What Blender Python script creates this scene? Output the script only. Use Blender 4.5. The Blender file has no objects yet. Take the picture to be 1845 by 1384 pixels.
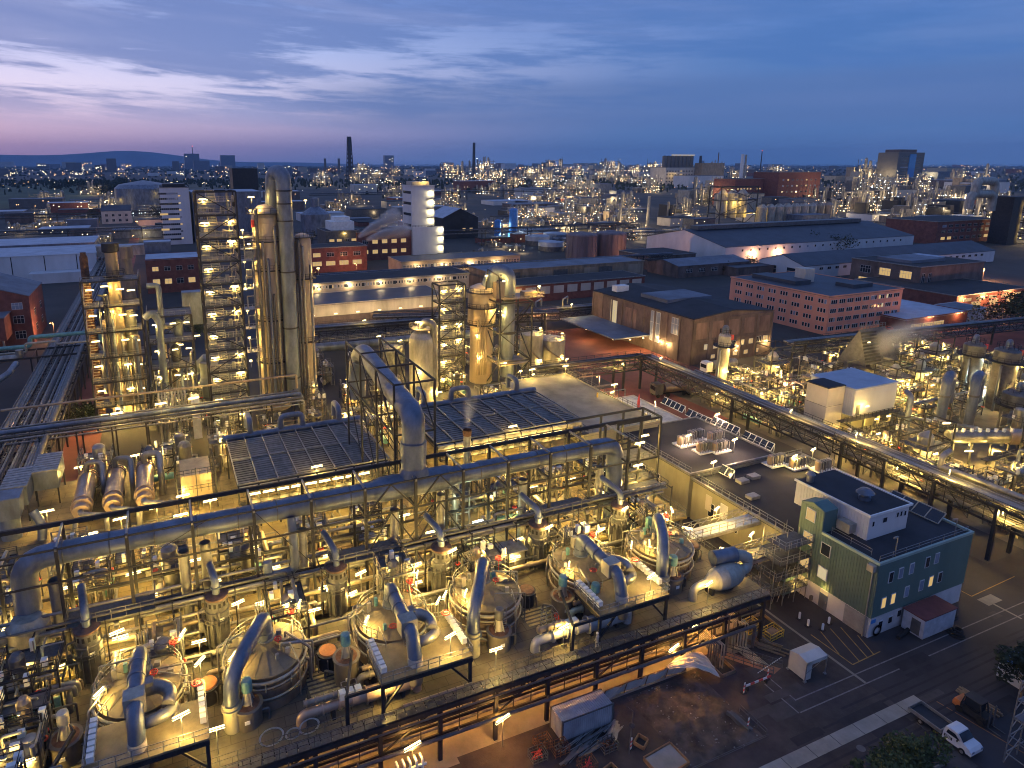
import bpy, math, random
from mathutils import Vector, Matrix
R = math.radians
random.seed(7)
S = bpy.context.scene
COL = S.collection
EYE = Vector((0, 0, 57.0))
YAW, PITCH, FPX = R(25.8), math.atan2(400, 1285), 1285.0
# ------------------------------------------------------------------ camera
cd = bpy.data.cameras.new("camera"); cam = bpy.data.objects.new("camera", cd); COL.objects.link(cam)
cd.sensor_width = 36; cd.lens = 1126.8 / 1845 * 36; cd.shift_x = (922.5 - 789.5) / 1845; cd.shift_y = -(692 - 538.7) / 1845; cd.clip_start = 1; cd.clip_end = 60000
cam.location = EYE; cam.rotation_euler = (R(90) - .21339, 0, -.38107)
S.camera = cam
# ------------------------------------------------------------------ sky
SUN_AZ, SUN_EL = R(-22), R(1.0)          # clockwise from +Y, just over the horizon beyond the left edge
W = bpy.data.worlds.new("World"); S.world = W; W.use_nodes = True
nt = W.node_tree; N = nt.nodes; L = nt.links; N.clear()
def nd(t, **k):
    n = N.new(t)
    for a, b in k.items(): setattr(n, a, b)
    return n
def lk(a, b): L.new(a, b)
def mth(op, a, b=None, c=None):
    n = nd('ShaderNodeMath', operation=op)
    for i, v in enumerate((a, b, c)):
        if v is None: continue
        if isinstance(v, (int, float)): n.inputs[i].default_value = v
        else: lk(v, n.inputs[i])
    return n.outputs[0]
def rng(v, a, b, c=0.0, d=1.0, smooth=True):
    n = nd('ShaderNodeMapRange', interpolation_type='SMOOTHSTEP' if smooth else 'LINEAR')
    lk(v, n.inputs[0])
    for i, x in enumerate((a, b, c, d)): n.inputs[i + 1].default_value = x
    return n.outputs[0]
def ramp(v, pts):
    n = nd('ShaderNodeValToRGB'); e = n.color_ramp.elements
    while len(e) > 1: e.remove(e[0])
    e[0].position = pts[0][0]; e[0].color = (*pts[0][1], 1)
    for p, c in pts[1:]:
        x = e.new(p); x.color = (*c, 1)
    lk(v, n.inputs[0]); return n.outputs[0]
def mixc(f, a, b, mode='MIX'):
    n = nd('ShaderNodeMix', data_type='RGBA', blend_type=mode)
    for s, v in ((0, f), (6, a), (7, b)):
        if isinstance(v, (int, float)): n.inputs[s].default_value = v
        elif isinstance(v, tuple): n.inputs[s].default_value = (*v, 1)
        else: lk(v, n.inputs[s])
    return n.outputs[2]
tc = nd('ShaderNodeTexCoord'); sep = nd('ShaderNodeSeparateXYZ'); lk(tc.outputs['Generated'], sep.inputs[0])
dx, dy, dz = sep.outputs
el = mth('MAXIMUM', dz, 0.0)
az = mth('ARCTAN2', dx, dy)                      # 0 at +Y, clockwise
glow = rng(mth('SUBTRACT', az, mth('MULTIPLY', el, 1.6)), R(38), R(-20))                    # 1 towards the afterglow
e5 = mth('MULTIPLY', el, 4.5)                    # 0..1 over the lowest 13 degrees
warm = ramp(e5, [(0, (.19, .19, .40)), (.10, (.37, .28, .48)), (.22, (.56, .43, .62)), (.45, (.70, .65, .86)), (.72, (.44, .51, .82)), (1, (.16, .25, .55))])
cool = ramp(e5, [(0, (.056, .150, .375)), (.2, (.066, .162, .40)), (.6, (.072, .172, .43)), (.9, (.074, .178, .47)), (1, (.05, .14, .42))])
base = mixc(glow, cool, warm)
def noise(scale, vec, det=6, rough=.55, dist=0.0):
    n = nd('ShaderNodeTexNoise'); n.inputs['Scale'].default_value = scale; n.inputs['Detail'].default_value = det
    n.inputs['Roughness'].default_value = rough; n.inputs['Distortion'].default_value = dist; lk(vec, n.inputs['Vector']); return n.outputs[0]
def vec(a, b, c):
    n = nd('ShaderNodeCombineXYZ')
    for i, v in enumerate((a, b, c)):
        if isinstance(v, (int, float)): n.inputs[i].default_value = v
        else: lk(v, n.inputs[i])
    return n.outputs[0]
sl = mth('MULTIPLY_ADD', az, 0.045, el)          # the cloud bands sink a little to the right
pv = mth('POWER', mth('ADD', sl, 0.015), 0.75)
n1 = noise(1.0, vec(mth('MULTIPLY', az, 2.4), 3.1, mth('MULTIPLY', pv, 22.0)), 11, .60, .35)
n2 = noise(1.0, vec(mth('MULTIPLY', az, 7.0), 8.4, mth('MULTIPLY', pv, 48.0)), 9, .68, .4)
nn = mth('MULTIPLY_ADD', n2, 0.42, mth('MULTIPLY', n1, 0.7))
hz = rng(el, 0.035, 0.10)
cov = mth('MULTIPLY_ADD', rng(el, .10, .19), .075, mth('MULTIPLY', rng(az, R(8), R(32)), -.03))
cl = mth('MULTIPLY', rng(mth('ADD', nn, cov), .50, .63), hz)
ccol = mixc(glow, (.058, .155, .42), (.13, .20, .46))
sky = mixc(mth('MULTIPLY', cl, .88), base, ccol)
veil = noise(1.0, vec(mth('MULTIPLY', az, 1.7), 5.7, mth('MULTIPLY', pv, 13.0)), 7, .58, .6)
sky = mixc(mth('MULTIPLY', rng(veil, .42, .68), .34), sky, mixc(glow, (.15, .23, .49), (.42, .44, .68)))
bank = mth('MULTIPLY', rng(az, R(5), R(20)), rng(mth('ABSOLUTE', mth('SUBTRACT', el, 0.085)), .045, .02))
sky = mixc(mth('MULTIPLY', bank, .55), sky, (.075, .145, .36))
ns = nd('ShaderNodeTexSky', sky_type='NISHITA', sun_disc=False, sun_elevation=SUN_EL, sun_rotation=SUN_AZ)
b1 = nd('ShaderNodeBackground'); lk(ns.outputs[0], b1.inputs[0]); b1.inputs[1].default_value = 0.012
b2 = nd('ShaderNodeBackground'); lk(sky, b2.inputs[0]); b2.inputs[1].default_value = 1.2
ad = nd('ShaderNodeAddShader'); lk(b1.outputs[0], ad.inputs[0]); lk(b2.outputs[0], ad.inputs[1])
wo = nd('ShaderNodeOutputWorld'); lk(ad.outputs[0], wo.inputs[0])
sd = bpy.data.lights.new("sun", 'SUN'); sun = bpy.data.objects.new("sun", sd); COL.objects.link(sun)
sd.energy = 0.04; sd.angle = R(3); sd.color = (1, .72, .6)
sun.rotation_euler = (R(90) - SUN_EL, 0, math.pi - SUN_AZ)
v = S.view_settings; v.view_transform = 'Standard'; v.look = 'None'; v.exposure = 0; v.gamma = 1; v.use_curve_mapping = False
c = S.cycles; c.use_denoising = True; c.max_bounces = 5; c.diffuse_bounces = 2; c.glossy_bounces = 2
c.transmission_bounces = 2; c.volume_bounces = 0; c.sample_clamp_indirect = 2.0; c.sample_clamp_direct = 0; c.use_light_tree = True
c.pixel_filter_type = 'BLACKMAN_HARRIS'; c.filter_width = 1.05; c.caustics_reflective = False; c.caustics_refractive = False
# ------------------------------------------------------------------ materials
MATS = {}
def mat(name, col, rough=.6, metal=0.0, var=.3, scale=.5, streak=1.0, bump=0.0, fine=0.0, spec=.5, tile=None):
    m = bpy.data.materials.new(name); m.use_nodes = True
    t = m.node_tree; b = t.nodes['Principled BSDF']
    b.inputs['Roughness'].default_value = rough; b.inputs['Metallic'].default_value = metal
    b.inputs['Specular IOR Level'].default_value = spec
    g = t.nodes.new('ShaderNodeNewGeometry'); mp = t.nodes.new('ShaderNodeMapping'); mp.inputs['Scale'].default_value = (1, 1, 1 / streak)
    t.links.new(g.outputs['Position'], mp.inputs[0])
    n = t.nodes.new('ShaderNodeTexNoise'); n.inputs['Scale'].default_value = scale; n.inputs['Detail'].default_value = 6; n.inputs['Roughness'].default_value = .65
    t.links.new(mp.outputs[0], n.inputs['Vector'])
    r = t.nodes.new('ShaderNodeValToRGB'); e = r.color_ramp.elements
    e[0].position = .32; e[1].position = .68
    e[0].color = (*[x * (1 - var) for x in col], 1); e[1].color = (*[min(1, x * (1 + var)) for x in col], 1)
    t.links.new(n.outputs[0], r.inputs[0]); t.links.new(r.outputs[0], b.inputs['Base Color'])
    if tile:
        bt = t.nodes.new('ShaderNodeTexBrick'); bt.inputs['Scale'].default_value = 1; bt.inputs['Brick Width'].default_value = tile[0]; bt.inputs['Row Height'].default_value = tile[1]; bt.inputs['Mortar Size'].default_value = .035; bt.inputs['Mortar Smooth'].default_value = .3
        bt.inputs['Color1'].default_value = (1, 1, 1, 1); bt.inputs['Color2'].default_value = (.74, .74, .74, 1); bt.inputs['Mortar'].default_value = (.35, .33, .3, 1); t.links.new(g.outputs['Position'], bt.inputs['Vector'])
        mx = t.nodes.new('ShaderNodeMix'); mx.data_type = 'RGBA'; mx.blend_type = 'MULTIPLY'; mx.inputs[0].default_value = 1; t.links.new(r.outputs[0], mx.inputs[6]); t.links.new(bt.outputs[0], mx.inputs[7]); t.links.new(mx.outputs[2], b.inputs['Base Color'])
    if bump:
        n2 = t.nodes.new('ShaderNodeTexNoise'); n2.inputs['Scale'].default_value = fine or scale * 8; n2.inputs['Detail'].default_value = 4
        t.links.new(g.outputs['Position'], n2.inputs['Vector'])
        bp = t.nodes.new('ShaderNodeBump'); bp.inputs['Strength'].default_value = bump; bp.inputs['Distance'].default_value = .1
        t.links.new(n2.outputs[0], bp.inputs['Height']); t.links.new(bp.outputs[0], b.inputs['Normal'])
    MATS[name] = m; return m
def glowm(name, col, s):
    m = bpy.data.materials.new(name); m.use_nodes = True; t = m.node_tree; t.nodes.clear()
    e = t.nodes.new('ShaderNodeEmission'); e.inputs[0].default_value = (*col, 1); e.inputs[1].default_value = s
    o = t.nodes.new('ShaderNodeOutputMaterial'); t.links.new(e.outputs[0], o.inputs[0])
    m.cycles.emission_sampling = 'NONE'; MATS[name] = m; return m
steel = mat('dark_steel', (.022, .023, .028), .6, .1, .4, .8)
steel2 = mat('grey_steel', (.105, .105, .108), .5, .25, .35, .8)
galv = mat('galvanised_steel', (.25, .25, .25), .45, .5, .3, 1.2)
clad = mat('aluminium_cladding', (.225, .22, .21), .4, .5, .42, .6, 3)
cladw = mat('pale_cladding', (.33, .31, .26), .45, .2, .35, .7, 3)
duct = mat('duct_sheet', (.125, .15, .20), .42, .25, .42, .45, 2.5)
beige = mat('beige_cladding', (.29, .23, .165), .42, .4, .35, .5, 4)
rust = mat('rusty_steel', (.16, .075, .04), .8, .1, .5, 1.5)
rustred = mat('red_lead_cap', (.12, .068, .05), .75, 0, .4, 2)
orange = mat('orange_paint', (.55, .17, .05), .6, 0, .3, 1)
redp = mat('red_paint', (.55, .05, .04), .5, 0, .2, 1)
teal = mat('teal_paint', (.12, .28, .28), .5, 0, .25, 1)
greenp = mat('green_paint', (.06, .22, .12), .5, 0, .25, 1)
bluep = mat('blue_paint', (.05, .22, .55), .5, 0, .2, .5)
white = mat('white_paint', (.72, .72, .70), .5, 0, .15, .7)
yellowp = mat('yellow_paint', (.6, .40, .06), .6, 0, .25, 1)
deckm = mat('deck_plate', (.095, .084, .064), .66, 0, .55, .25, 1, .15, 3, tile=(2.4, 1.2))
gratem = mat('steel_grating', (.10, .10, .10), .6, .3, .3, 2)
conc = mat('concrete', (.27, .26, .235), .85, 0, .3, .25, 1, .1, 4)
concd = mat('stained_concrete', (.20, .19, .165), .85, 0, .45, .12, 1, .1, 4)
asph = mat('asphalt', (.034, .031, .035), .85, 0, .35, .12, 1, .2, 12)
asphr = mat('reddish_paving', (.16, .05, .04), .85, 0, .35, .1, 1, .15, 8)
groundm = mat('dark_ground', (.045, .042, .040), .9, 0, .5, .02)
dirt = mat('excavated_earth', (.075, .06, .05), .95, 0, .6, .5, 1, .6, 3)
bitum = mat('roof_felt', (.024, .025, .031), .85, 0, .4, .15, 1, .1, 3)
rooflt = mat('pale_roof', (.36, .40, .47), .6, .1, .2, .15)
roofmid = mat('grey_roof', (.14, .155, .19), .7, .1, .3, .12)
roofbl = mat('slate_roof', (.045, .053, .072), .6, 0, .3, .15)
brickr = mat('red_brick', (.17, .062, .05), .85, 0, .35, .5)
brickb = mat('brown_brick', (.13, .095, .085), .85, 0, .45, .25, 2)
pink = mat('salmon_render', (.74, .32, .21), .8, 0, .12, .15, 2)
cream = mat('cream_render', (.50, .46, .40), .8, 0, .18, .2, 2)
whitew = mat('white_sheet_wall', (.55, .56, .58), .6, 0, .12, .15, 3)
greenw = mat('green_sheet_wall', (.10, .165, .145), .5, .1, .15, .3, 4)
yellww = mat('ochre_render', (.29, .27, .185), .8, 0, .3, .2, 3)
glass = mat('dark_glass', (.02, .025, .035), .12, 0, .2, .2)
glassb = mat('pale_glass', (.22, .26, .34), .2, 0, .2, .2)
frame_m = mat('window_frame', (.55, .55, .55), .5, 0, .1, 1)
tarp = mat('pale_tarpaulin', (.46, .43, .36), .55, 0, .15, 1, 1, .3, 2)
wood = mat('timber', (.22, .15, .09), .8, 0, .4, 1.5)
leafm = mat('foliage', (.050, .070, .022), .8, 0, .6, 1.2)
leafd = mat('dark_foliage', (.022, .034, .018), .85, 0, .6, .3)
grassm = mat('field_grass', (.050, .072, .034), .9, 0, .4, .01)
rubber = mat('rubber', (.015, .015, .016), .8)
hillm = mat('hazy_hill', (.10, .15, .22), .95, 0, .25, .002)  # distance haze put into the hill colour as a paler blue
lampw = glowm('lamp_tube', (1, .78, .36), 7.0)
lampy = glowm('sodium_lamp', (1, .50, .16), 7.0)
lampc = glowm('cool_lamp', (.92, 1, .80), 6.0)
lampr = glowm('red_beacon', (1, .06, .05), 4.0)
winl = glowm('lit_window', (1, .66, .26), .62)
winc = glowm('lit_window_pale', (1, .80, .46), .62)
farc = glowm('far_cool_lamp', (.85, .95, 1), 4.0)
farl = glowm('far_lamp', (1, .82, .50), 5.0)
faro = glowm('far_sodium_lamp', (1, .55, .22), 4.0)
# ------------------------------------------------------------------ survey
_F = Vector((math.sin(YAW) * math.cos(PITCH), math.cos(YAW) * math.cos(PITCH), -math.sin(PITCH)))
_R = Vector((math.cos(YAW), -math.sin(YAW), 0)); _U = _R.cross(_F)
def at(px, py, z=0.0):                   # the point at height z seen at that place of the survey picture
    d = _F * FPX + _R * (px - 922.5) - _U * (py - 692)
    return EYE + d * ((z - EYE.z) / d.z)
def top(x, y, py):                       # height above (x, y) seen on that row
    k = (692 - py) / FPX; a = Vector((x, y, -EYE.z))
    return (k * a.dot(_F) - a.dot(_U)) / (_U.z - k * _F.z)
# ------------------------------------------------------------------ mesh building
class MB:
    def __init__(s): s.v = []; s.f = []; s.m = []; s.s = []
    def add(s, vs, fs, m=0, sm=False):
        o = len(s.v); s.v += [tuple(p) for p in vs]
        for f in fs: s.f.append([i + o for i in f]); s.m.append(m); s.s.append(sm)
        return s
    def box(s, x0, x1, y0, y1, z0, z1, m=0):
        return s.add([(x, y, z) for z in (z0, z1) for x, y in ((x0, y0), (x1, y0), (x1, y1), (x0, y1))],
                     [(3, 2, 1, 0), (4, 5, 6, 7), (0, 1, 5, 4), (1, 2, 6, 5), (2, 3, 7, 6), (3, 0, 4, 7)], m)
    def rbox(s, cx, cy, z0, lx, ly, lz, a=0, m=0):
        ca, sa = math.cos(a), math.sin(a)
        q = [(cx + x * ca - y * sa, cy + x * sa + y * ca) for x, y in ((-lx / 2, -ly / 2), (lx / 2, -ly / 2), (lx / 2, ly / 2), (-lx / 2, ly / 2))]
        return s.prism(q, z0, z0 + lz, m)
    def prism(s, q, z0, z1, m=0):
        n = len(q)
        return s.add([(x, y, z0) for x, y in q] + [(x, y, z1) for x, y in q],
                     [tuple(range(n))[::-1], tuple(range(n, 2 * n))] + [(i, (i + 1) % n, n + (i + 1) % n, n + i) for i in range(n)], m)
    def bar(s, p, q, w=.2, h=None, m=0):
        p, q = Vector(p), Vector(q); d = q - p
        if d.length < 1e-6: return s
        d.normalize(); u = Vector((0, 0, 1)) if abs(d.z) < .9 else Vector((1, 0, 0))
        a = d.cross(u).normalized() * (w / 2); b = a.cross(d).normalized() * ((h or w) / 2)
        vs = [e + i * a + j * b for e in (p, q) for i, j in ((-1, -1), (1, -1), (1, 1), (-1, 1))]
        return s.add(vs, [(3, 2, 1, 0), (4, 5, 6, 7), (0, 1, 5, 4), (1, 2, 6, 5), (2, 3, 7, 6), (3, 0, 4, 7)], m)
    def tube(s, pts, r, m=0, n=10, bend=None, cap=True, r2=None):
        pts = [Vector(p) for p in pts]; bend = r * 1.6 if bend is None else bend
        path = [pts[0]]
        for i in range(1, len(pts) - 1):
            a, b, c = pts[i - 1], pts[i], pts[i + 1]; d1, d2 = (a - b), (c - b)
            k = min(bend, d1.length * .49, d2.length * .49)
            if k < .02: path.append(b); continue
            p0, p2 = b + d1.normalized() * k, b + d2.normalized() * k
            st = 5 if r > .25 else 3
            for j in range(st + 1):
                t = j / st; path.append((1 - t) ** 2 * p0 + 2 * t * (1 - t) * b + t * t * p2)
        path.append(pts[-1]); vs = []; K = len(path); up = None
        for i, p in enumerate(path):
            d = (path[min(i + 1, K - 1)] - path[max(i - 1, 0)]).normalized()
            if up is None: up = Vector((0, 0, 1)) if abs(d.z) < .9 else Vector((1, 0, 0))
            u = up - d * up.dot(d)
            if u.length < 1e-4: u = Vector((1, 0, 0)) - d * d.x
            u.normalize(); w = d.cross(u); up = u
            rr = r if r2 is None else r + (r2 - r) * i / (K - 1)
            for j in range(n):
                a = 2 * math.pi * j / n; vs.append(p + (u * math.cos(a) + w * math.sin(a)) * rr)
        fs = [(i * n + j, i * n + (j + 1) % n, (i + 1) * n + (j + 1) % n, (i + 1) * n + j) for i in range(K - 1) for j in range(n)]
        s.add(vs, fs, m, True)
        if cap: s.add(vs[:n], [tuple(range(n))[::-1]], m); s.add(vs[-n:], [tuple(range(n))], m)
        return s
    def lathe(s, cx, cy, prof, m=0, n=24, sm=True):
        vs = [(cx + r * math.cos(2 * math.pi * j / n), cy + r * math.sin(2 * math.pi * j / n), z) for r, z in prof for j in range(n)]
        for i in range(len(prof) - 1):
            seg = [vs[i * n + j] for j in range(n)] + [vs[(i + 1) * n + j] for j in range(n)]
            s.add(seg, [(j, (j + 1) % n, n + (j + 1) % n, n + j) for j in range(n)], m, sm)
        if prof[-1][0] > .01: s.add(vs[-n:], [tuple(range(n))], m)
        return s
    def ring(s, cx, cy, z, Rr, r, m=0, n=32, a0=0, a1=360, k=6):
        full = a1 - a0 >= 360; cnt = n if full else n + 1
        vs = []
        for i in range(cnt):
            a = R(a0 + (a1 - a0) * i / n)
            for j in range(k):
                b = 2 * math.pi * j / k; q = Rr + r * math.cos(b); vs.append((cx + q * math.cos(a), cy + q * math.sin(a), z + r * math.sin(b)))
        return s.add(vs, [(i * k + j, ((i + 1) % cnt) * k + j, ((i + 1) % cnt) * k + (j + 1) % k, i * k + (j + 1) % k) for i in range(n) for j in range(k)], m, True)
    def rail(s, pts, h=1.1, step=1.6, w=.06, m=0, mid=True):
        pts = [Vector(p) for p in pts]
        for a, b in zip(pts, pts[1:]):
            d = b - a; n = max(1, round(d.length / step))
            for i in range(n + 1):
                p = a + d * (i / n); s.bar(p, p + Vector((0, 0, h)), w, m=m)
            for z in ((h, h * .55) if mid else (h,)): s.bar(a + Vector((0, 0, z)), b + Vector((0, 0, z)), w, m=m)
        return s
    def rrail(s, cx, cy, z, r, h=1.1, a0=0, a1=360, m=0, n=24):
        pts = [(cx + r * math.cos(R(a0 + (a1 - a0) * i / n)), cy + r * math.sin(R(a0 + (a1 - a0) * i / n)), z) for i in range(n + 1)]
        return s.rail(pts, h, 99, .07, m)
    def build(s, name, mats, parent=None, label=None, kind=None):
        o = Vector((0, 0, 0)); p = parent
        while p is not None: o = o + p.location; p = p.parent
        me = bpy.data.meshes.new(name)
        me.from_pydata([(x - o.x, y - o.y, z - o.z) for x, y, z in s.v], [], s.f)
        for m in (mats if isinstance(mats, (list, tuple)) else [mats]): me.materials.append(m)
        me.polygons.foreach_set('material_index', s.m); me.polygons.foreach_set('use_smooth', s.s); me.update()
        ob = bpy.data.objects.new(name, me); COL.objects.link(ob); ob.parent = parent
        if label: ob['label'] = label
        if kind: ob['kind'] = kind
        return ob
def each(b, name, mats, parent):
    """the separate pieces of b, one part each"""
    key = [tuple(round(c * 500) for c in p) for p in b.v]; par = {}
    def root(k):
        while par.setdefault(k, k) != k: k = par[k]
        return k
    for f in b.f:
        for i in f[1:]: par[root(key[i])] = root(key[f[0]])
    grp = {}
    for n_, f in enumerate(b.f): grp.setdefault(root(key[f[0]]), []).append(n_)
    for ids in grp.values():
        m_ = MB()
        for n_ in ids: m_.add([b.v[i] for i in b.f[n_]], [tuple(range(len(b.f[n_])))], b.m[n_], b.s[n_])
        u, vs, fs = {}, [], []
        for f in m_.f:
            g_ = []
            for i in f:
                k = tuple(round(c * 500) for c in m_.v[i])
                if k not in u: u[k] = len(vs); vs.append(m_.v[i])
                g_.append(u[k])
            fs.append(g_)
        m_.v, m_.f = vs, fs; m_.build(name, mats, parent)
def tag(o, label=None, cat=None, group=None, kind=None):
    for k, v in (('label', label), ('category', cat), ('group', group), ('kind', kind)):
        if v: o[k] = v
    return o
def thing(name, loc, label, cat, group=None):
    o = bpy.data.objects.new(name, None); COL.objects.link(o); o.location = loc; o.empty_display_size = .5
    return tag(o, label, cat, group)
def dup(o, loc, label=None, rz=None, group=None, parent=None):
    c = o.copy(); COL.objects.link(c); c.location = loc
    if parent is not None: c.parent = parent
    if rz is not None: c.rotation_euler.z = rz
    if label: c['label'] = label
    if group: c['group'] = group
    def kids(a, b):
        for ch in list(a.children):
            k = ch.copy(); COL.objects.link(k); k.parent = b; kids(ch, k)
    kids(o, c); return c
LP = 4.9
def light(p, w, parent=None, col=(1, .63, .135), rad=.25):
    d = bpy.data.lights.new('lamp_light', 'POINT'); d.energy = w * LP; d.color = col; d.shadow_soft_size = rad
    o = bpy.data.objects.new('lamp_light', d); COL.objects.link(o)
    q = Vector((0, 0, 0)); r = parent
    while r is not None: q = q + r.location; r = r.parent
    o.parent = parent; o.location = Vector(p) - q; return o
def lampfit(parent, p, w=300, ln=1.5, a=0.0, pole=0.0, m=None, col=(1, .63, .135), drop=.35, wd=.2):
    """a tube light fitting that is part of its structure, its pole standing below it"""
    x, y, z = p; b = MB(); b.rbox(x, y, z, ln, wd + .06, .10, a, 0)
    if pole: b.bar((x, y, z - pole), (x, y, z), .08, m=0)
    f = b.build('light_fitting', [galv], parent)
    b = MB(); b.rbox(x, y, z - .1, ln * .96, wd, .098, a, 0); b.rbox(x, y, z + .101, ln * .9, wd * .7, .05, a, 0); b.build('lamp_tube', [m or lampw], f)
    if w: light((x, y, z - drop), w, parent, col)
    return f
def tube_lamp(p, label, w=300, a=0.0, pole=2.6, ln=1.5, m=None, col=(1, .63, .135), group=None, name='tube_lamp'):
    t = thing(name, (p[0], p[1], p[2] - pole), label, 'lamp', group)
    lampfit(t, p, w, ln, a, pole, m, col); return t
# ================================================================== ground
def sheet(name, x0, x1, y0, y1, z, m, kind='structure', label=None):
    o = MB().add([(x0, y0, z), (x1, y0, z), (x1, y1, z), (x0, y1, z)], [(0, 1, 2, 3)]).build(name, m, kind=kind)
    if label: o['label'] = label
    return o
def poly(name, pts, z, m, kind='structure'):
    return MB().add([(x, y, z) for x, y in pts], [tuple(range(len(pts)))]).build(name, m, kind=kind)
sheet('ground', -9000, 16000, -300, 16000, 0, groundm)
sheet('road', 20, 260, -20, 53.2, .004, asph)
sheet('road_lane', 62, 104, 53.2, 130, .005, asph)
sheet('yard_paving', -40, 104, 53.2, 135, .004, concd)
sheet('reddish_road', -24.2, -17.5, 132, 700, .006, asphr)
sheet('reddish_yard', 86, 104, 116, 150, .008, asphr)
sheet('factory_road', 104, 135, 118, 215, .006, asphr)
sheet('loading_yard', 205, 300, 128, 160, .006, asphr)
sheet('far_road', 200, 420, 240, 262, .006, asph)
sheet('pavement_strip', 38, 69, 38.3, 39.9, .06, conc)
for i in range(8): MB().box(42.2 + i * 3.4, 42.26 + i * 3.4, 38.3, 39.9, .06, .066).build('paving_joint', bitum, kind='structure')
sheet('patched_asphalt', 44, 56, 40.6, 43, .008, concd)
def line(name, p, q, w, m, z=.012):
    d = (Vector(q) - Vector(p)); n = Vector((-d.y, d.x, 0)).normalized() * w / 2
    return MB().add([(a.x, a.y, z) for a in (Vector(p) + n, Vector(q) + n, Vector(q) - n, Vector(p) - n)], [(0, 1, 2, 3)]).build(name, m, kind='structure')
paint = mat('road_paint', (.16, .155, .16), .8, 0, .4, 1.5)
painty = mat('yellow_road_paint', (.30, .19, .05), .8, 0, .4, 1.5)
for nm, p, q in (('road_marking', (56.5, 45.1, 0), (130, 45.1, 0)), ('road_marking', (55.6, 43.5, 0), (130, 43.5, 0)), ('road_marking', (56.6, 45.1, 0), (56.6, 49.5, 0)), ('road_marking', (55.4, 43.5, 0), (55.4, 48.5, 0))):
    line(nm, p, q, .16, paint)
for a, b in (((67.2, 46.4, 0), (67.2, 52.6, 0)), ((67.2, 46.4, 0), (72.2, 46.6, 0)), ((68.4, 46.4, 0), (70.4, 52.4, 0)), ((69.8, 46.4, 0), (71.8, 52.0, 0)), ((71, 46.5, 0), (72.4, 50, 0)), ((67.3, 48.4, 0), (68.8, 52.5, 0)), ((93.6, 49, 0), (93.6, 66, 0)), ((93.6, 49, 0), (104, 49.4, 0))):
    line('yellow_marking', a, b, .14, painty)
line('kerb_line', (65.9, 62, 0), (65.9, 43.6, 0), .35, concd)
line('kerb_line', (94.5, 47, 0), (94.5, 43, 0), .3, concd)
sheet('manhole_slab', 93.5, 96.5, 46.6, 48.2, .012, concd)
sheet('red_patch', 84, 88, 48.2, 50.4, .012, asphr)
# ================================================================== process deck on columns
deck = thing('process_deck', (13, 54, 0), 'wide brown steel deck on columns carrying the row of round reactor tanks', 'process deck')
ZD = 7.0
b = MB()
b.box(-36, 60.8, 55.4, 72.6, ZD - .25, ZD)
b.build('deck_plate', deckm, deck)
b = MB()
for i in range(96):
    x = -35 + i; b.box(x, x + .92, 54.0, 55.36, ZD - .06, ZD - .01)
b.build('front_walkway', gratem, deck)
b = MB()                                    # grating plates, the yellow light from below put into their colour
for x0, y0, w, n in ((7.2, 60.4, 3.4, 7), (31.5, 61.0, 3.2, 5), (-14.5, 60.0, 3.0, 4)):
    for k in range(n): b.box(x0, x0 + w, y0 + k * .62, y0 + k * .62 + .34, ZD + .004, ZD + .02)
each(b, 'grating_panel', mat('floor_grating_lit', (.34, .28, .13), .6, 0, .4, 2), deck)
b = MB()
for y in (54.05, 55.4, 58, 63, 68, 72.5): b.bar((-36, y, ZD - .5), (60.8, y, ZD - .5), .25, .5)
for k in range(17): b.bar((-35.7 + k * 6, 54, ZD - .5), (-35.7 + k * 6, 72.5, ZD - .5), .22, .4)
b.build('deck_beam', steel, deck)
for k in range(17):
    x = -36 + 6 * k + .4
    for y in (54.5, 60, 66, 72.2):
        if y > 61 and k % 2: continue
        MB().box(x - .19, x + .19, y - .19, y + .19, 0, ZD - .7).build('column', steel, deck)
b = MB()
for z in (5.0, 3.1): 
    for y in (54.5, 55.9): b.bar((-36, y, z), (60.8, y, z), .18, .3)
for k in range(48):
    x = -35.6 + 2 * k; b.bar((x, 54.5, 5.0), (x, 55.9, 5.0), .1); b.bar((x, 54.45, 3.1), (x, 54.45, 6.6), .07)
for k in range(8): b.bar((-35.6 + 12 * k, 54.45, 3.2), (-29.8 + 12 * k, 54.45, 6.5), .14)
b.build('lower_tier', steel, deck)
b = MB()
b.rail([(-36, 54.05, ZD), (60.75, 54.05, ZD)], 1.1, 1.5, .055); b.rail([(-36, 55.45, ZD), (12, 55.45, ZD)], 1.1, 1.5, .05)
b.rail([(24, 55.45, ZD), (36, 55.45, ZD)], 1.1, 1.5, .05); b.rail([(60.75, 54.05, ZD), (60.75, 72, ZD)], 1.1, 1.5, .055)
b.build('guard_rail', steel2, deck)
for i, (y, z, r, m) in enumerate(((53.7, 3.4, .2, steel2), (55.2, 4.4, .16, steel), (56.6, 5.4, .3, steel2), (57.2, 4.2, .22, clad), (53.95, 5.9, .1, steel2), (56.0, 2.5, .14, clad))):
    b = MB(); b.tube([(-36, y, z), (58.5 - i, y, z), (58.5 - i, y, .3)], r, n=8)
    for k in range(9): b.tube([(-30 + 10 * k + i, y, z), (-30 + 10 * k + i, y - .1, z + .55)], r * .5, n=6)
    b.build('under_deck_pipe', m, deck)
MB().box(-36, 58, 62.5, 62.8, 0.0, 6.3).build('back_wall', yellww, deck)  # its ochre stands in for the yellow lamp light under the deck
for k in range(15):
    lampfit(deck, (-32 + 6.2 * k, 57.9 + (k % 2), 5.9), 200, 1.6, .0, 0, lampy, (1, .42, .07))
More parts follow.
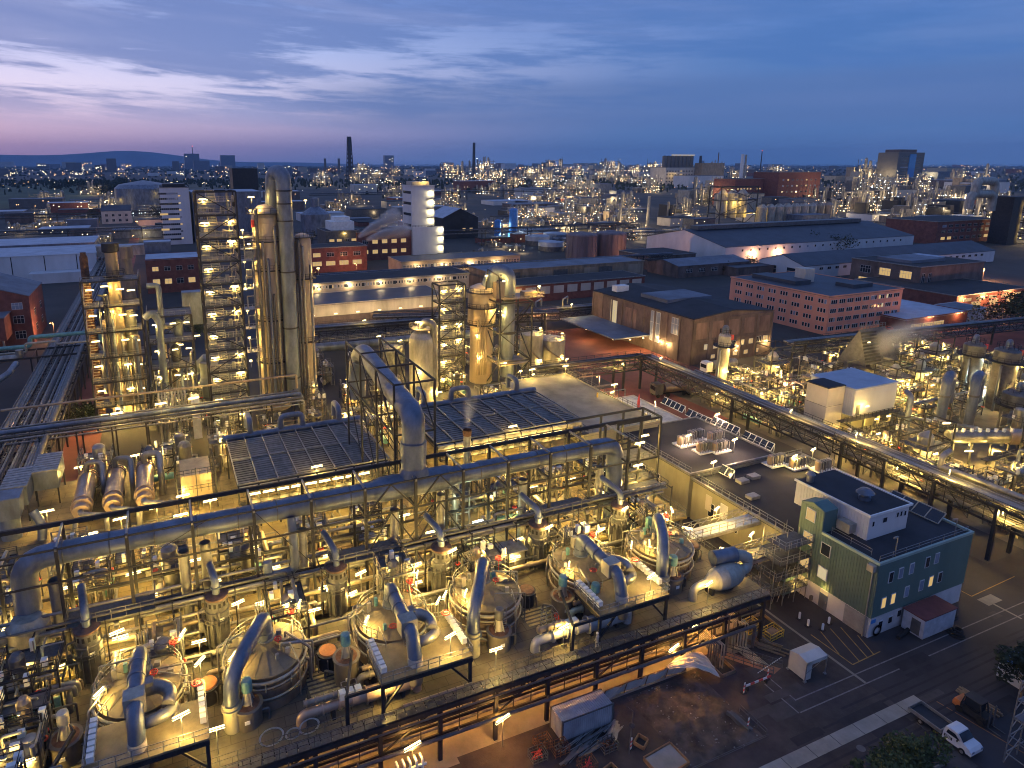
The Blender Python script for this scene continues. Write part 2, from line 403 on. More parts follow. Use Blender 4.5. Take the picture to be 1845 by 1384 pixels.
for x, y, a in ((13.5, 56.0, .6), (33, 56.1, .2), (52.5, 55.8, .3), (25, 56.0, 0), (44.5, 63.8, .9), (22.6, 66.5, .9), (34.5, 71, 0), (58.8, 67.5, -.9), (57.5, 71, -.9), (59.6, 61, -.9), (9.6, 70.8, 0), (-2.2, 70.5, 0), (46.8, 71.5, .9), (21.5, 71, 0), (-1.5, 57, 0), (-16, 60, .3), (-20, 68, .2), (-26, 60, .2), (-30, 66, .1)):
    lampfit(deck, (x, y, ZD + 2.7), 170, 1.5, a, 2.7)
# ------------------------------------------------------------------ reactor tanks
def wheel(b, x, y, z, r=.4, m=0):
    b.ring(x, y, z, r, .07, m, 12)
    for k in range(3): b.bar((x - r * math.cos(k), y - r * math.sin(k), z), (x + r * math.cos(k), y + r * math.sin(k), z), .05, m=m)
def tank(cx, cy, kind, label):
    t = thing('reactor_tank', (cx, cy, ZD), label, 'tank', 'round reactor tanks on the process deck')
    rr = random.Random(int(cx * 10))
    b = MB(); b.lathe(cx, cy, [(4.75, 7), (4.75, 8.0), (4.35, 8.0), (4.35, 9.0), (4.55, 9.0), (4.55, 9.2), (4.3, 9.2), (4.3, 10.5)], n=40)
    for k in range(20):
        a = k * math.pi / 10; b.rbox(cx + 4.4 * math.cos(a), cy + 4.4 * math.sin(a), 8, .1, .5, 1.9, a)
    b.build('shell', mat_shell, t)
    b = MB(); b.lathe(cx, cy, [(4.5, 10.5), (4.5, 10.62), (4.3, 10.66), (1.2, 11.15), (0, 11.2)], n=40)
    for k in range(16):
        a = k * math.pi / 8; b.bar((cx + 1.2 * math.cos(a), cy + 1.2 * math.sin(a), 11.17), (cx + 4.3 * math.cos(a), cy + 4.3 * math.sin(a), 10.68), .05)
    b.build('roof', mat_roof, t)
    b = MB(); b.ring(cx, cy, 10.25, 4.78, .17, 0, 40); b.ring(cx, cy, 9.55, 4.7, .09, 0, 40); b.ring(cx, cy, 8.5, 4.9, .1, 0, 40)
    for k in range(10):
        a = k * math.pi / 5 + .2; b.tube([(cx + 4.78 * math.cos(a), cy + 4.78 * math.sin(a), 10.25), (cx + 4.78 * math.cos(a), cy + 4.78 * math.sin(a), 9.2)], .07, n=6)
    b.build('ring_pipe', cladw, t)
    b = MB(); b.rrail(cx, cy, 10.6, 4.45, 1.1, -20, 230)
    b.build('guard_rail', galv, t)
    for x, y, sx, sy, h in ((rr.uniform(-3, 3), rr.uniform(-3, 3), .4, .3, .8), (rr.uniform(-3, 3), rr.uniform(-3, 3), .3, .3, 1.3), (-2.6, 1.2, .5, .3, 1.3), (-1.5, 1.9, .4, .4, 1.2), (1.8, 1.3, .6, .5, .9), (3.2, .2, .6, .4, .5), (.6, 3.4, .8, .6, 1.6), (-3.4, -.4, .4, .4, .9), (2.4, -1.8, .5, .4, .7)):
        MB().rbox(cx + x, cy + y, 10.7, sx, sy, h, rr.uniform(-.4, .4)).build('instrument_box', cladw if rr.random() < .7 else teal, t)
    for k in range(6):
        a = rr.uniform(0, 6.28); r0 = rr.uniform(1.4, 3.6); a2 = a + rr.uniform(-.9, .9); MB().tube([(cx + r0 * math.cos(a), cy + r0 * math.sin(a), 10.8), (cx + r0 * math.cos(a), cy + r0 * math.sin(a), 11.2 + rr.uniform(0, .7)), (cx + 4.9 * math.cos(a2), cy + 4.9 * math.sin(a2), 11.2), (cx + 4.9 * math.cos(a2), cy + 4.9 * math.sin(a2), 7.4)], rr.choice((.06, .09, .13)), n=6).build('roof_pipe', rr.choice((clad, cladw, galv)), t)
    b = MB(); la = rr.uniform(3.6, 5.6); lx, ly = cx + 4.95 * math.cos(la), cy + 4.95 * math.sin(la)
    for s_ in (-.25, .25): b.bar((lx - s_ * math.sin(la), ly + s_ * math.cos(la), 7), (lx - s_ * math.sin(la), ly + s_ * math.cos(la), 11.6), .06)
    for k in range(14): b.bar((lx + .25 * math.sin(la), ly - .25 * math.cos(la), 7.3 + .3 * k), (lx - .25 * math.sin(la), ly + .25 * math.cos(la), 7.3 + .3 * k), .05)
    b.build('ladder', galv, t)
    MB().lathe(cx + 2.3, cy + .6, [(.75, 10.8), (.75, 11.15), (.2, 11.2)], n=18).build('manhole', beige, t)
    b = MB(); b.tube([(cx - 4.5, cy + 2, 7.2), (cx - 5.0, cy + 2, 9.6), (cx - 4.2, cy + 2.6, 11.2), (cx - 3.6, cy + 2.6, 10.6)], .13, n=6)
    b.tube([(cx + 4.9, cy - 1.6, 7), (cx + 4.9, cy - 1.6, 9.3), (cx + 4.1, cy - 1.4, 9.3)], .2, n=8); b.tube([(cx - 3, cy - 4.2, 7), (cx - 3, cy - 4.2, 9), (cx - 2.6, cy - 3.5, 9)], .16, n=8)
    for k in range(5): b.tube([(cx - .5 + .3 * k, cy + 4.4, 8), (cx - .5 + .3 * k, cy + 4.4, 12.4), (cx - .5 + .3 * k, cy + 5.4, 12.6 + .1 * k), (cx - .5 + .3 * k, cy + 6.5, 11)], .06, n=5)
    each(b, 'branch_pipe', clad, t)
    b = MB(); wheel(b, cx + 3.6, cy + 3.0, 12.2, .5); b.bar((cx + 3.6, cy + 3, 10.6), (cx + 3.6, cy + 3, 12.2), .09); b.build('valve_wheel', redp, t); b = MB(); wheel(b, cx + 1.5, cy - .2, 11.6, .4); b.bar((cx + 1.5, cy - .2, 10.9), (cx + 1.5, cy - .2, 11.6), .08)
    b.build('valve_wheel', redp, t)
    lampfit(t, (cx + 4.1, cy + 2.6, 12.9), 260, 1.3, 1.1, 2.2); lampfit(t, (cx - 3.3, cy - 1.6, 12.1), 170, 1.3, .9, 1.3)
    lampfit(t, (cx - 2.2, cy + 4.9, 13.2), 260, 1.5, .3, 2.4)
    for ch in t.children:
        if ch.type == 'MESH' and ch.name.split('.')[0] in ('shell', 'roof', 'ring_pipe', 'guard_rail', 'instrument_box', 'manhole', 'branch_pipe', 'valve_wheel'): ch.scale = (.89, .89, 1)
    nx, ny = (cx + .2, cy + 1.0)
    b = MB()
    b.lathe(nx, ny, [(1.0, 11.0), (.95, 11.3), (.85, 11.35), (.85, 12)], n=20)
    if kind == 'A':
        b.tube([(nx, ny, 11.5), (nx, ny, 13.4), (cx + .1, cy - 5.2, 13.3), (cx + .2, cy - 6.7, 13.1), (cx + .2, cy - 7.5, 10.6)], .74, n=16, bend=1.5)
        for y in (-.6, -2.4, -4.2): b.tube([(cx + .1, cy + y, 13.36), (cx + .1, cy + y - .35, 13.35)], .84, n=16)
        b.build('overhead_duct', duct, t)
        b = MB(); b.rbox(cx + .1, cy - 5.3, 12.5, 1.8, 1.4, 1.65, .06); b.tube([(cx + .2, cy - 7.5, 11.2), (cx + .2, cy - 7.5, 8.4)], .8, n=16)
        each(b, 'damper_box', cladw, t)
        b = MB(); b.tube([(cx + .5, cy - 3.2, 12.6), (cx + 2.2, cy - 3.4, 12.6), (cx + 3.1, cy - 4.4, 12.4), (cx + 2.8, cy - 5.6, 12.2)], .62, n=12, bend=1.0)
        b.tube([(cx + .6, cy - 6.6, 11.9), (cx + 2.4, cy - 6.4, 11.9), (cx + 3.4, cy - 5.3, 11.6)], .52, n=12, bend=.9)
        b.rbox(cx + 1.0, cy - 3.3, 12.1, 1.1, .9, 1.3)
        each(b, 'side_branch_duct', clad, t)
    else:
        b.tube([(nx, ny, 11.5), (nx, ny, 13.8), (cx - 2.2, cy - 2.8, 13.4), (cx - 3.7, cy - 4.6, 12.2), (cx - 3.8, cy - 4.8, 9.4)], .74, n=16, bend=1.9)
        b.build('overhead_duct', duct, t)
        b = MB(); b.tube([(cx - 3.8, cy - 4.8, 9.9), (cx - 3.8, cy - 4.8, 7)], .84, n=16); b.lathe(cx - 3.8, cy - 4.8, [(1, 9.3), (1, 9.5), (.84, 9.52)], n=18); b.build('duct_stub', yellww, t)
    return t
mat_shell = mat('tank_shell', (.19, .145, .11), .55, .25, .35, .6, 2)
mat_roof = mat('tank_roof', (.18, .15, .095), .62, .1, .42, .45)
TX = [(-7.5, 'A', 'round reactor tank with a long duct running to its front platform, leftmost of six'), (3.7, 'B', 'round reactor tank with bent drop duct, second from left, near the white hoops'),
      (16.7, 'A', 'round reactor tank behind the front platform over the deck edge, third from left'), (27.7, 'B', 'round reactor tank with steep drop duct, fourth from left, in the middle of the row'),
      (40.8, 'A', 'round reactor tank with pale elbow duct, fifth from left, near the two pale exchangers'), (52.3, 'B', 'round reactor tank farthest right, nearest the bulb shaped exchanger')]
for cx, k, lb in TX: tank(cx, 65, k, lb)
# ------------------------------------------------------------------ front service platforms of the A tanks
def platform(cx, label):
    z = 10.5; t = thing('service_platform', (cx, 58.5, ZD), label, 'platform', 'raised platforms before the reactor tanks')
    x0, x1, y0, y1 = cx - 3.9, cx + 5.4, 55.2, 60.6
    MB().box(x0, x1, y0, y1, z - .2, z).build('platform_floor', mat_roof, t)
    b = MB(); b.rail([(x0, y1, z), (x0, y0, z), (x1, y0, z), (x1, y1 + 1, z), (x1 - 1.8, y1 + 1.4, z)], 1.1, 1.2, .06); b.build('guard_rail', galv, t)
    b = MB()
    for x in (x0 + .2, x1 - .2):
        b.bar((x, y0 + .1, z - .5), (x, y1, z - .5), .25, .4); b.bar((x, y0 + .2, 7), (x, y0 + .2, z - .2), .3); b.bar((x, y1 - .2, 7), (x, y1 - .2, z - .2), .25)
        b.bar((x, y0 + .2, 7.3), (x + (2.2 if x < cx else -2.2), y0 + .2, z - .5), .18)
    b.bar((x0, y0 + .1, z - .5), (x1, y0 + .1, z - .5), .25, .4)
    b.bar((x0 - 3.2, y0 + .2, 7), (x0 - 3.2, y0 + .2, z - .3), .32); b.bar((x0 - 3.2, y0 + .2, z - .4), (x0, y0 + .2, z - .4), .22, .32); b.bar((x0 - 3.2, y0 + .2, z - .4), (x0 - 1.2, y1 + 1, z - .4), .25, .32)
    b.build('support_frame', steel, t)
    for k in range(7):
        MB().rbox(x0 + .5, y0 + .9 + k * .72, z + .55, .55, .5, .6).build('junction_box', white, t)
        MB().rbox(x1 - .35, y0 + 1.6 + k * .74, z + .55, .5, .52, .62).build('junction_box', white, t)
    b = MB(); wheel(b, x1 - .6, y1 + .6, z + 1.3, .45); b.build('valve_wheel', redp, t); b = MB(); wheel(b, cx - .8, y1 + 1, z + 1.2, .4); b.build('valve_wheel', redp, t)
    lampfit(t, (cx + 3.4, y0 + 1.0, z + 2.3), 230, 1.5, .35, 2.3); lampfit(t, (x1 - .2, y1 + 2, z + 2.5), 230, 1.5, .9, 2.5)
    return t
platform(-7.5, 'raised platform with white junction boxes at the lower left corner of the deck'); platform(16.7, 'raised platform with white junction boxes and a steel bracket over the deck front, middle one'); platform(40.8, 'raised platform with white junction boxes behind the two pale exchangers, rightmost one')
# ------------------------------------------------------------------ scrubber vessels with brown caps
def scrubber(x, y, label):
    t = thing('scrubber_vessel', (x, y, ZD), label, 'vessel', 'capped scrubber vessels behind the tanks')
    MB().lathe(x, y, [(1.25, 7), (1.25, 11.0), (1.32, 11.0), (1.32, 11.15), (1.2, 11.2), (1.2, 12.6)], n=24).build('shell', steel2, t)
    MB().lathe(x, y, [(1.28, 12.6), (1.28, 12.8), (.45, 12.95)], n=24).build('cap', rustred, t)
    b = MB()
    for k in range(14): a = k * math.pi / 7; b.rbox(x + 1.2 * math.cos(a), y + 1.2 * math.sin(a), 11.8, .06, .26, .5, a)
    b.build('vent_slot', rubber, t)
    b = MB(); b.tube([(x, y, 12.8), (x, y, 14.6), (x - .7, y + 3.6, 15.2)], .42, n=12, bend=1.1); b.tube([(x, y, 13.6), (x, y, 13.75)], .55, n=12)
    b.build('outlet_pipe', duct, t)
    b = MB()
    for k in range(4): a = 3.4 + k * .45; b.tube([(x + 1.5 * math.cos(a), y + 1.5 * math.sin(a), 7), (x + 1.5 * math.cos(a), y + 1.5 * math.sin(a), 9.6 + .5 * k), (x + 1.1 * math.cos(a), y + 1.1 * math.sin(a), 9.9 + .5 * k)], .09, n=6)
    b.tube([(x - 2, y - .5, 7), (x - 2, y - .5, 11.5), (x - 1.2, y, 11.5)], .1, n=6); b.rbox(x - 1.7, y - .4, 9, .5, .5, 1.2)
    b.rrail(x, y, 9.6, 1.7, 1.0, 150, 330, n=9)
    b.build('side_pipe', steel2, t)
    MB().rbox(x + .4, y - 1.23, 10.2, .5, .06, .36, .3).build('name_plate', white, t)
    return t
for x, y, l in ((-12.2, 73.4, 'capped grey vessel at the back of the leftmost reactor tank'), (-.1, 73.8, 'capped grey vessel left of the tank beside the white hoops'), (12.8, 73.8, 'capped grey vessel left behind the middle front platform'),
                (25.2, 72.6, 'capped grey vessel left behind the fourth tank with the steep duct'), (38.5, 72.6, 'capped grey vessel behind the fifth tank, below the long header pipe'), (51, 72.4, 'capped grey vessel at the back of the rightmost tank')):
    scrubber(x, y, l)
# ------------------------------------------------------------------ agitator vessels
def agitator(x, y, h, label, mc):
    t = thing('agitator_vessel', (x, y, ZD), label, 'vessel', 'small motor topped vessels on the deck')
    MB().lathe(x, y, [(1.3, 7), (1.3, 7 + h), (1.42, 7 + h), (1.42, 7.15 + h), (1.1, 7.16 + h), (.9, 7.0 + h), (.3, 7.1 + h)], n=24).build('shell', mat_drum, t)
    MB().lathe(x, y, [(1.12, 7.165 + h), (.4, 7.22 + h), (.02, 7.22 + h)], n=20).build('rusty_cover', rust, t)
    b = MB(); b.lathe(x, y, [(.55, 7 + h), (.4, 7.9 + h), (.3, 8.6 + h)], n=12)
    for k in range(4): a = k * 1.57 + .5; b.bar((x + .75 * math.cos(a), y + .75 * math.sin(a), 7 + h), (x + .3 * math.cos(a), y + .3 * math.sin(a), 8.6 + h), .1)
    b.build('pedestal', cladw, t)
    MB().lathe(x, y, [(.3, 8.5 + h), (.52, 8.6 + h), (.52, 9.5 + h), (.45, 9.75 + h), (.2, 9.8 + h)], n=16).build('motor', mc, t)
    b = MB(); b.tube([(x - 1.3, y + .3, 7.9), (x - 2.1, y + .9, 7.9), (x - 2.1, y + .9, 7)], .14, n=6); b.tube([(x + 1.2, y - .4, 8.2), (x + 1.9, y - .4, 8.2), (x + 1.9, y - .4, 7)], .12, n=6); b.build('feed_pipe', steel2, t)
    MB().rbox(x - .2, y - 1.33, 7.9, .5, .05, .36, 0).build('name_plate', white, t)
mat_drum = mat('drum_shell', (.17, .15, .125), .5, .3, .3, .6, 2)
for x, y, h, l, mc in ((-13.4, 62.4, 2.0, 'motor topped vessel beside the leftmost tank platform', cladw), (1.4, 59.9, 1.9, 'motor topped vessel right of the bent drop duct near the white hoops', teal), (11.0, 61.6, 2.6, 'tall motor topped vessel left of the middle platform', teal),
                       (27.0, 59.6, 1.9, 'motor topped vessel at the foot of the fourth tank', steel2), (36.2, 62.0, 2.0, 'motor topped vessel with two plates left of the fifth tank', teal), (39.0, 59.4, 1.7, 'motor topped vessel half hidden by the pale exchanger', teal), (50.6, 60.2, 1.8, 'motor topped vessel beside the drop duct of the rightmost tank', teal)):
    agitator(x, y, h, l, mc)
def drum(x, y, label):
    t = thing('filter_drum', (x, y, ZD), label, 'drum', 'rust capped drums beside the tanks')
    MB().lathe(x, y, [(1.0, 7), (1.0, 8.6), (1.15, 8.6), (1.15, 8.8), (.95, 8.82)], n=20).build('shell', steel, t)
    MB().lathe(x, y, [(.95, 8.83), (.9, 8.95), (.3, 9.0)], n=20).build('orange_lid', rustred if x > 20 else mat_or, t)
    b = MB()
    for k in range(7): a = k * .9; b.tube([(x + 1.3 * math.cos(a), y + 1.3 * math.sin(a), 7), (x + 1.3 * math.cos(a), y + 1.3 * math.sin(a), 8.3 + .2 * (k % 3)), (x + .95 * math.cos(a), y + .95 * math.sin(a), 8.4)], .07, n=5)
    b.build('valve_pipe', steel2, t)
mat_or = mat('orange_lid', (.42, .17, .06), .65, 0, .25, 1)
drum(9.7, 64.4, 'bright orange capped drum right of the second tank'); drum(33.2, 65.2, 'rust capped drum right of the fourth tank'); drum(57.6, 65, 'rust capped drum right of the rightmost tank'); drum(-1.8, 64.6, 'dull capped drum between the two leftmost tanks')
# ------------------------------------------------------------------ exchangers lying on the deck
def exch(x0, x1, y, z, r, m, label, boxes=3, seed=1):
    t = thing('heat_exchanger', ((x0 + x1) / 2, y, ZD), label, 'heat exchanger', 'horizontal exchangers on the deck edge')
    n = x1 - x0; b = MB()
    b.tube([(x0 - .3, y, ZD + .1), (x0 - .3, y, z), (x0 + n * .5, y, z)], r * .62, n=14, bend=r)
    b.tube([(x0 + n * .42, y, z), (x0 + n * .55, y, z)], r * .8, n=14); b.tube([(x0 + n * .55, y, z), (x1, y, z)], r, n=16)
    for f in (.15, .3, .55, .8, .97): b.tube([(x0 + n * f, y, z), (x0 + n * f + .16, y, z)], r * (1.18 if f > .5 else .85), n=16)
    b.tube([(x1, y, z), (x1 + .5, y, z), (x1 + .5, y, ZD)], r * .6, n=12)
    b.build('shell', m, t)
    b = MB()
    for k in range(boxes): b.rbox(x0 + n * .34 + k * .75, y, z + r * .62, .6, .75, .75)
    b.build('junction_box', white, t)
    b = MB(); b.tube([(x0, y + .2, z + r * 1.3), (x0 + n * .3, y + .2, z + r * 1.3)], r * .4, n=10)
    for k in range(4): b.tube([(x0 + .2 + k * n * .08, y + .2, z + r * 1.3), (x0 + .35 + k * n * .08, y + .2, z + r * 1.3)], r * .55, n=10)
    b.build('actuator', beige, t)
    b = MB()
    for f in (.25, .6, .9): b.box(x0 + n * f - .15, x0 + n * f + .15, y - .5, y + .5, ZD, z - r * .5)
    b.build('saddle', steel, t)
exch(6.0, 16.4, 57.0, 8.3, .75, mat('copper_lit_cladding', (.42, .30, .22), .45, .4, .2, .6), 'long exchanger in warm light along the deck edge, near the white hoops', 3)
exch(12.2, 16.2, 59.9, 8.1, .6, cladw, 'short pale exchanger under the middle front platform', 1)
exch(30.4, 41.4, 57.0, 8.3, .85, mat('blue_grey_cladding', (.38, .38, .38), .45, .35, .15, .6), 'long pale exchanger with bulky middle beside the walkway, right of centre', 2)
exch(36.6, 42.6, 60.0, 8.2, .62, mat('mint_cladding', (.30, .38, .34), .45, .3, .15, .6), 'mint coloured exchanger parallel behind the long pale one', 3)
exch(-16, -10, 57.0, 8.2, .7, cladw, 'pale exchanger at the lower left edge of the deck', 1)
t = thing('bulb_exchanger', (56, 57.5, ZD), 'pale bulb shaped exchanger topped by a bluish drum, right end of deck', 'heat exchanger')
b = MB(); prof = [(.5, 0), (.55, .8), (.75, 1.2), (1.35, 2.2), (1.55, 3.4), (1.5, 5), (1.2, 5.9), (.8, 6.5)]
tmp = MB(); tmp.lathe(0, 0, prof, n=24)
b.add([(52.6 + z, 57.2 + y + .04 * z, 8.7 + x) for x, y, z in tmp.v], tmp.f, 0, True)
b.tube([(51.4, 57.1, 7), (51.4, 57.1, 8.6), (52.8, 57.2, 8.7)], .5, n=12); b.tube([(58.8, 57.5, 8.7), (60.2, 57.6, 8.9), (60.3, 57.9, 10.2), (58.6, 58.4, 10.6)], .75, n=14, bend=1.0)
b.build('shell', cladw, t)
b = MB(); b.tube([(55.6, 58.9, 10.6), (58.8, 58.5, 10.6)], .95, n=18); b.build('upper_drum', duct, t)
b = MB(); b.box(54, 54.4, 56.7, 57.9, 7, 7.9); b.box(57, 57.4, 56.7, 57.9, 7, 7.9); b.build('saddle', steel, t)
# ------------------------------------------------------------------ small things on the deck
for i, (x, r) in enumerate(((2.9, 1.0), (4.75, .62), (6.2, .85))):
    MB().add([], []).ring(x, 54.9, 0, r, .085, 0, 28)
    b = MB(); q = MB(); q.ring(0, 0, 0, r, .085, 0, 28); b.add([(x + a, 55.75 - bb * .08, 7.0 + r + .08 + bb) for a, bb, cc in q.v], q.f, 0, True)
    o = b.build('white_hoop', white); tag(o, ['large white hoop leaning on the walkway rail, left of three', 'smallest white hoop leaning on the walkway rail between two larger ones', 'middle sized white hoop leaning on the walkway rail, right of three'][i], 'hoop', 'white hoops on the walkway rail')
for x, y, l in ((10.5, 58.2, 'wire tool cage with a red reel beside the deck slots'), (33.6, 60.3, 'wire tool cage with a red reel near the mint exchanger')):
    t = thing('tool_cage', (x, y, ZD), l, 'cage')
    b = MB()
    for z in (7.1, 7.7, 8.3, 8.9):
        for p, q in (((x - .7, y - .6), (x + .7, y - .6)), ((x + .7, y - .6), (x + .7, y + .6)), ((x + .7, y + .6), (x - .7, y + .6)), ((x - .7, y + .6), (x - .7, y - .6))): b.bar((*p, z), (*q, z), .05)
    for dx_ in (-.7, 0, .7):
        for dy_ in (-.6, .6): b.bar((x + dx_, y + dy_, 7), (x + dx_, y + dy_, 8.9), .06)
    b.build('cage_frame', galv, t); b = MB(); b.tube([(x + .75, y - .2, 8), (x + .9, y - .2, 8)], .45, n=14); b.build('hose_reel', redp, t)
b = MB()
for k in range(8): b.tube([(14.8 + k * .9, 54.8 + .0 * k, 7.6), (15.6 + k * .9, 54.8, 7.6)], .14, n=8)
b.build('valve_manifold', beige); tag(COL.objects['valve_manifold'], 'row of brass coloured pipe pieces lying along the walkway', 'pipes')
# a worker on the walkway
def person(x, y, z, a, label, jacket, trousers):
    t = thing('person', (x, y, z), label, 'person'); t.rotation_euler.z = 0
    me = bpy.data.meshes.new('body')
    ca, sa = math.cos(a), math.sin(a)
    J = [(0, 0, .95, .14), (0, 0, 1.15, .15), (0, 0, 1.38, .17), (0, .01, 1.5, .065), (0, .02, 1.62, .095), (0, .02, 1.74, .085),
         (-.1, 0, .9, .1), (-.11, .06, .5, .07), (-.11, .0, .08, .05), (-.11, .14, .04, .045), (.1, 0, .9, .1), (.11, -.05, .5, .07), (.11, -.16, .09, .05), (.11, -.02, .04, .045),
         (-.21, 0, 1.42, .07), (-.27, .02, 1.14, .05), (-.26, .16, .92, .04), (-.26, .22, .84, .03), (.21, 0, 1.42, .07), (.27, -.04, 1.14, .05), (.27, .08, .92, .04), (.27, .13, .84, .03)]
    E = [(0, 1), (1, 2), (2, 3), (3, 4), (4, 5), (0, 6), (6, 7), (7, 8), (8, 9), (0, 10), (10, 11), (11, 12), (12, 13), (2, 14), (14, 15), (15, 16), (16, 17), (2, 18), (18, 19), (19, 20), (20, 21)]
    me.from_pydata([(px * ca - py * sa, px * sa + py * ca, pz) for px, py, pz, r in J], E, []); me.materials.append(jacket)
    o = bpy.data.objects.new('body', me); COL.objects.link(o); o.parent = t
    md = o.modifiers.new('skin', 'SKIN'); o.modifiers.new('sub', 'SUBSURF').levels = 1
    for i, q in enumerate(J): me.skin_vertices[0].data[i].radius = (q[3], q[3])
    me.skin_vertices[0].data[0].use_root = True
    b = MB(); b.lathe(x - .02 * sa, y + .02 * ca, [(.15, z + 1.74), (.125, z + 1.78), (.11, z + 1.84), (.05, z + 1.88), (0, z + 1.885)], n=12); b.build('hard_hat', white, t)
    return t
person(36.4, 54.7, ZD - .01, .4, 'worker in pale overalls and a white helmet on the deck walkway', mat('pale_overall', (.42, .38, .30), .8, 0, .1, 3), steel2)
# ================================================================== process floor behind the tanks
pf = thing('process_floor', (15, 100, 0), 'brightly lit process floor behind the row of round tanks, under the long header pipe', 'process floor')
floorm = mat('lit_floor', (.17, .135, .07), .72, 0, .5, .22, 1, .1, 3, tile=(3.2, 1.6))
b = MB(); b.box(-26, 64.5, 74.2, 128, 6.6, 7); b.build('floor_slab', floorm, pf)
b = MB()
for k in range(14): b.bar((-25 + k * 6.8, 74.3, 3), (-25 + k * 6.8, 74.3, 6.6), .4); b.bar((-25 + k * 6.8, 74.3, 0), (-25 + k * 6.8, 74.3, 6.6), .35)
b.rail([(-26, 128, 7), (-26, 74.3, 7), (64.4, 74.3, 7), (64.4, 128, 7)], 1.1, 2, .06)
b.build('guard_rail', steel2, pf)
b = MB()
rq = random.Random(5)
for k in range(26):
    x, y = rq.uniform(-24, 60), rq.uniform(78, 97); b.box(x, x + rq.uniform(2, 7), y, y + rq.uniform(.25, .5), 7.003, 7.03)
b.build('floor_channel', gratem, pf)
for k in range(13):
    for y in (80.5, 86.5, 93.5):
        x = -22 + 6.7 * k + (y * 1.7) % 3
        if 34 < x < 50 and y > 92: continue
        cool = 27 < x < 36 and y < 90
        lampfit(pf, (x, y, 10.4), 260, 1.7, .05 * (k % 3), 3.4 if k % 2 else 0, lampc if cool else None, (.85, 1, .6) if cool else (1, .62, .13))
# ------------------------------------------------------------------ header pipe
hp = thing('header_pipe', (20, 78, 7), 'very long large grey header pipe running across the plant above the round tanks', 'pipe')
b = MB(); b.tube([(-17.6, 78, 13.5), (-17.6, 78, 19.3), (19.0, 78, 19.3)], 1.22, n=20, bend=2.6)
b.tube([(28.5, 78, 19.3), (53.6, 78, 19.3), (53.6, 78, 7.2)], 1.22, n=20, bend=2.4); b.build('main_run', duct, hp)
b = MB(); b.tube([(18.2, 78, 19.3), (19.4, 78, 19.3)], 1.22, n=20, r2=1.6); b.tube([(19.4, 78, 19.3), (27.8, 78, 19.3)], 1.6, n=20); b.tube([(27.8, 78, 19.3), (29, 78, 19.3)], 1.6, n=20, r2=1.22); b.build('wide_section', duct, hp)
b = MB()
for k in range(16):
    x = -14 + 4.2 * k
    if 17 < x < 30: continue
    b.tube([(x, 78, 19.3), (x + .12, 78, 19.3)], 1.27, n=20)
each(b, 'seam_band', steel2, hp)
b = MB(); b.lathe(23.6, 78, [(1.9, 20.6), (1.55, 21.6), (1.5, 23.2), (1.62, 23.2), (1.62, 25.0), (1.5, 25)], n=24); b.tube([(23.6, 78, 24.8), (23.6, 78, 28.6), (25.0, 108, 29.4), (25.2, 112, 26.5), (25.2, 113.2, 20)], 1.42, n=22, bend=4.6)
b.build('rising_duct', duct, hp)
b = MB(); b.lathe(-17.6, 76.5, [(1.3, 7), (1.9, 8), (2.0, 8.2), (2.0, 12.6), (1.95, 12.8), (1.3, 13.6)], n=24); b.tube([(-19.4, 75.6, 12.4), (-20.8, 75, 12.4)], .7, n=12); b.build('end_vessel', cladw, hp)
b = MB(); b.tube([(8.5, 76.8, 18.6), (8.5, 75.5, 14.8), (8.5, 75.4, 12.5), (5.5, 75.4, 12.5), (5.5, 75.4, 14.4)], .5, n=12, bend=1.1); b.build('loop_branch', bluep if 0 else duct, hp)
hf = thing('pipe_gantry', (20, 78, 7), 'dark steel frame of posts and crossbars carrying the long header pipe', 'frame')
for k in range(13):
    x = -20.4 + 6.2 * k
    MB().box(x - .16, x + .16, 75.3, 75.62, 7, 21.2).build('post', steel, hf); MB().box(x - .16, x + .16, 81.3, 81.62, 7, 21.2).build('post', steel, hf)
    MB().bar((x, 75.2, 21), (x, 81.7, 21), .2, .26).build('cross_bar', galv, hf); MB().bar((x, 75.2, 17.3), (x, 81.7, 17.3), .2, .26).build('cross_bar', steel, hf)
b = MB()
for z in (21, 17.3): b.bar((-20.4, 75.46, z), (54, 75.46, z), .14, .2); b.bar((-20.4, 81.46, z), (62, 81.46, z), .3 if z > 20 else .16, .5 if z > 20 else .2)
b.bar((-20.4, 75.46, 12.2), (61, 75.46, 12.2), .2, .3); b.bar((-20.4, 81.46, 12.2), (61, 81.46, 12.2), .2, .3)
for x0 in (16.8, 23.0): b.bar((x0, 75.4, 12.2), (x0 + 3.1, 75.4, 17.3), .16); b.bar((x0 + 6.2, 75.4, 12.2), (x0 + 3.1, 75.4, 17.3), .16); b.bar((x0, 75.4, 17.3), (x0 + 3.1, 75.4, 21), .16); b.bar((x0 + 6.2, 75.4, 17.3), (x0 + 3.1, 75.4, 21), .16)
b.bar((4.4, 75.4, 21), (14, 75.4, 8), .07); b.bar((-8, 75.4, 17.3), (-.4, 75.4, 21), .06)
b.build('longitudinal_bar', steel, hf)
fr = thing('open_gantry', (58, 90, 7), 'dark open frame of the right end of the process floor, beside the roof with condensers', 'frame')
b = MB()
for x in (56.2, 60.3, 64):
    for y in (81.4, 86): b.bar((x, y, 7), (x, y, 20.6), .28)
for z in (20.6, 14, 10.5): b.bar((50, 86, z), (64, 86, z), .22, .35); b.bar((64, 81.4, z), (64, 86, z), .22, .3); b.bar((56, 81.4, z), (64, 81.4, z), .2, .3)
b.build('frame_bar', steel, fr)
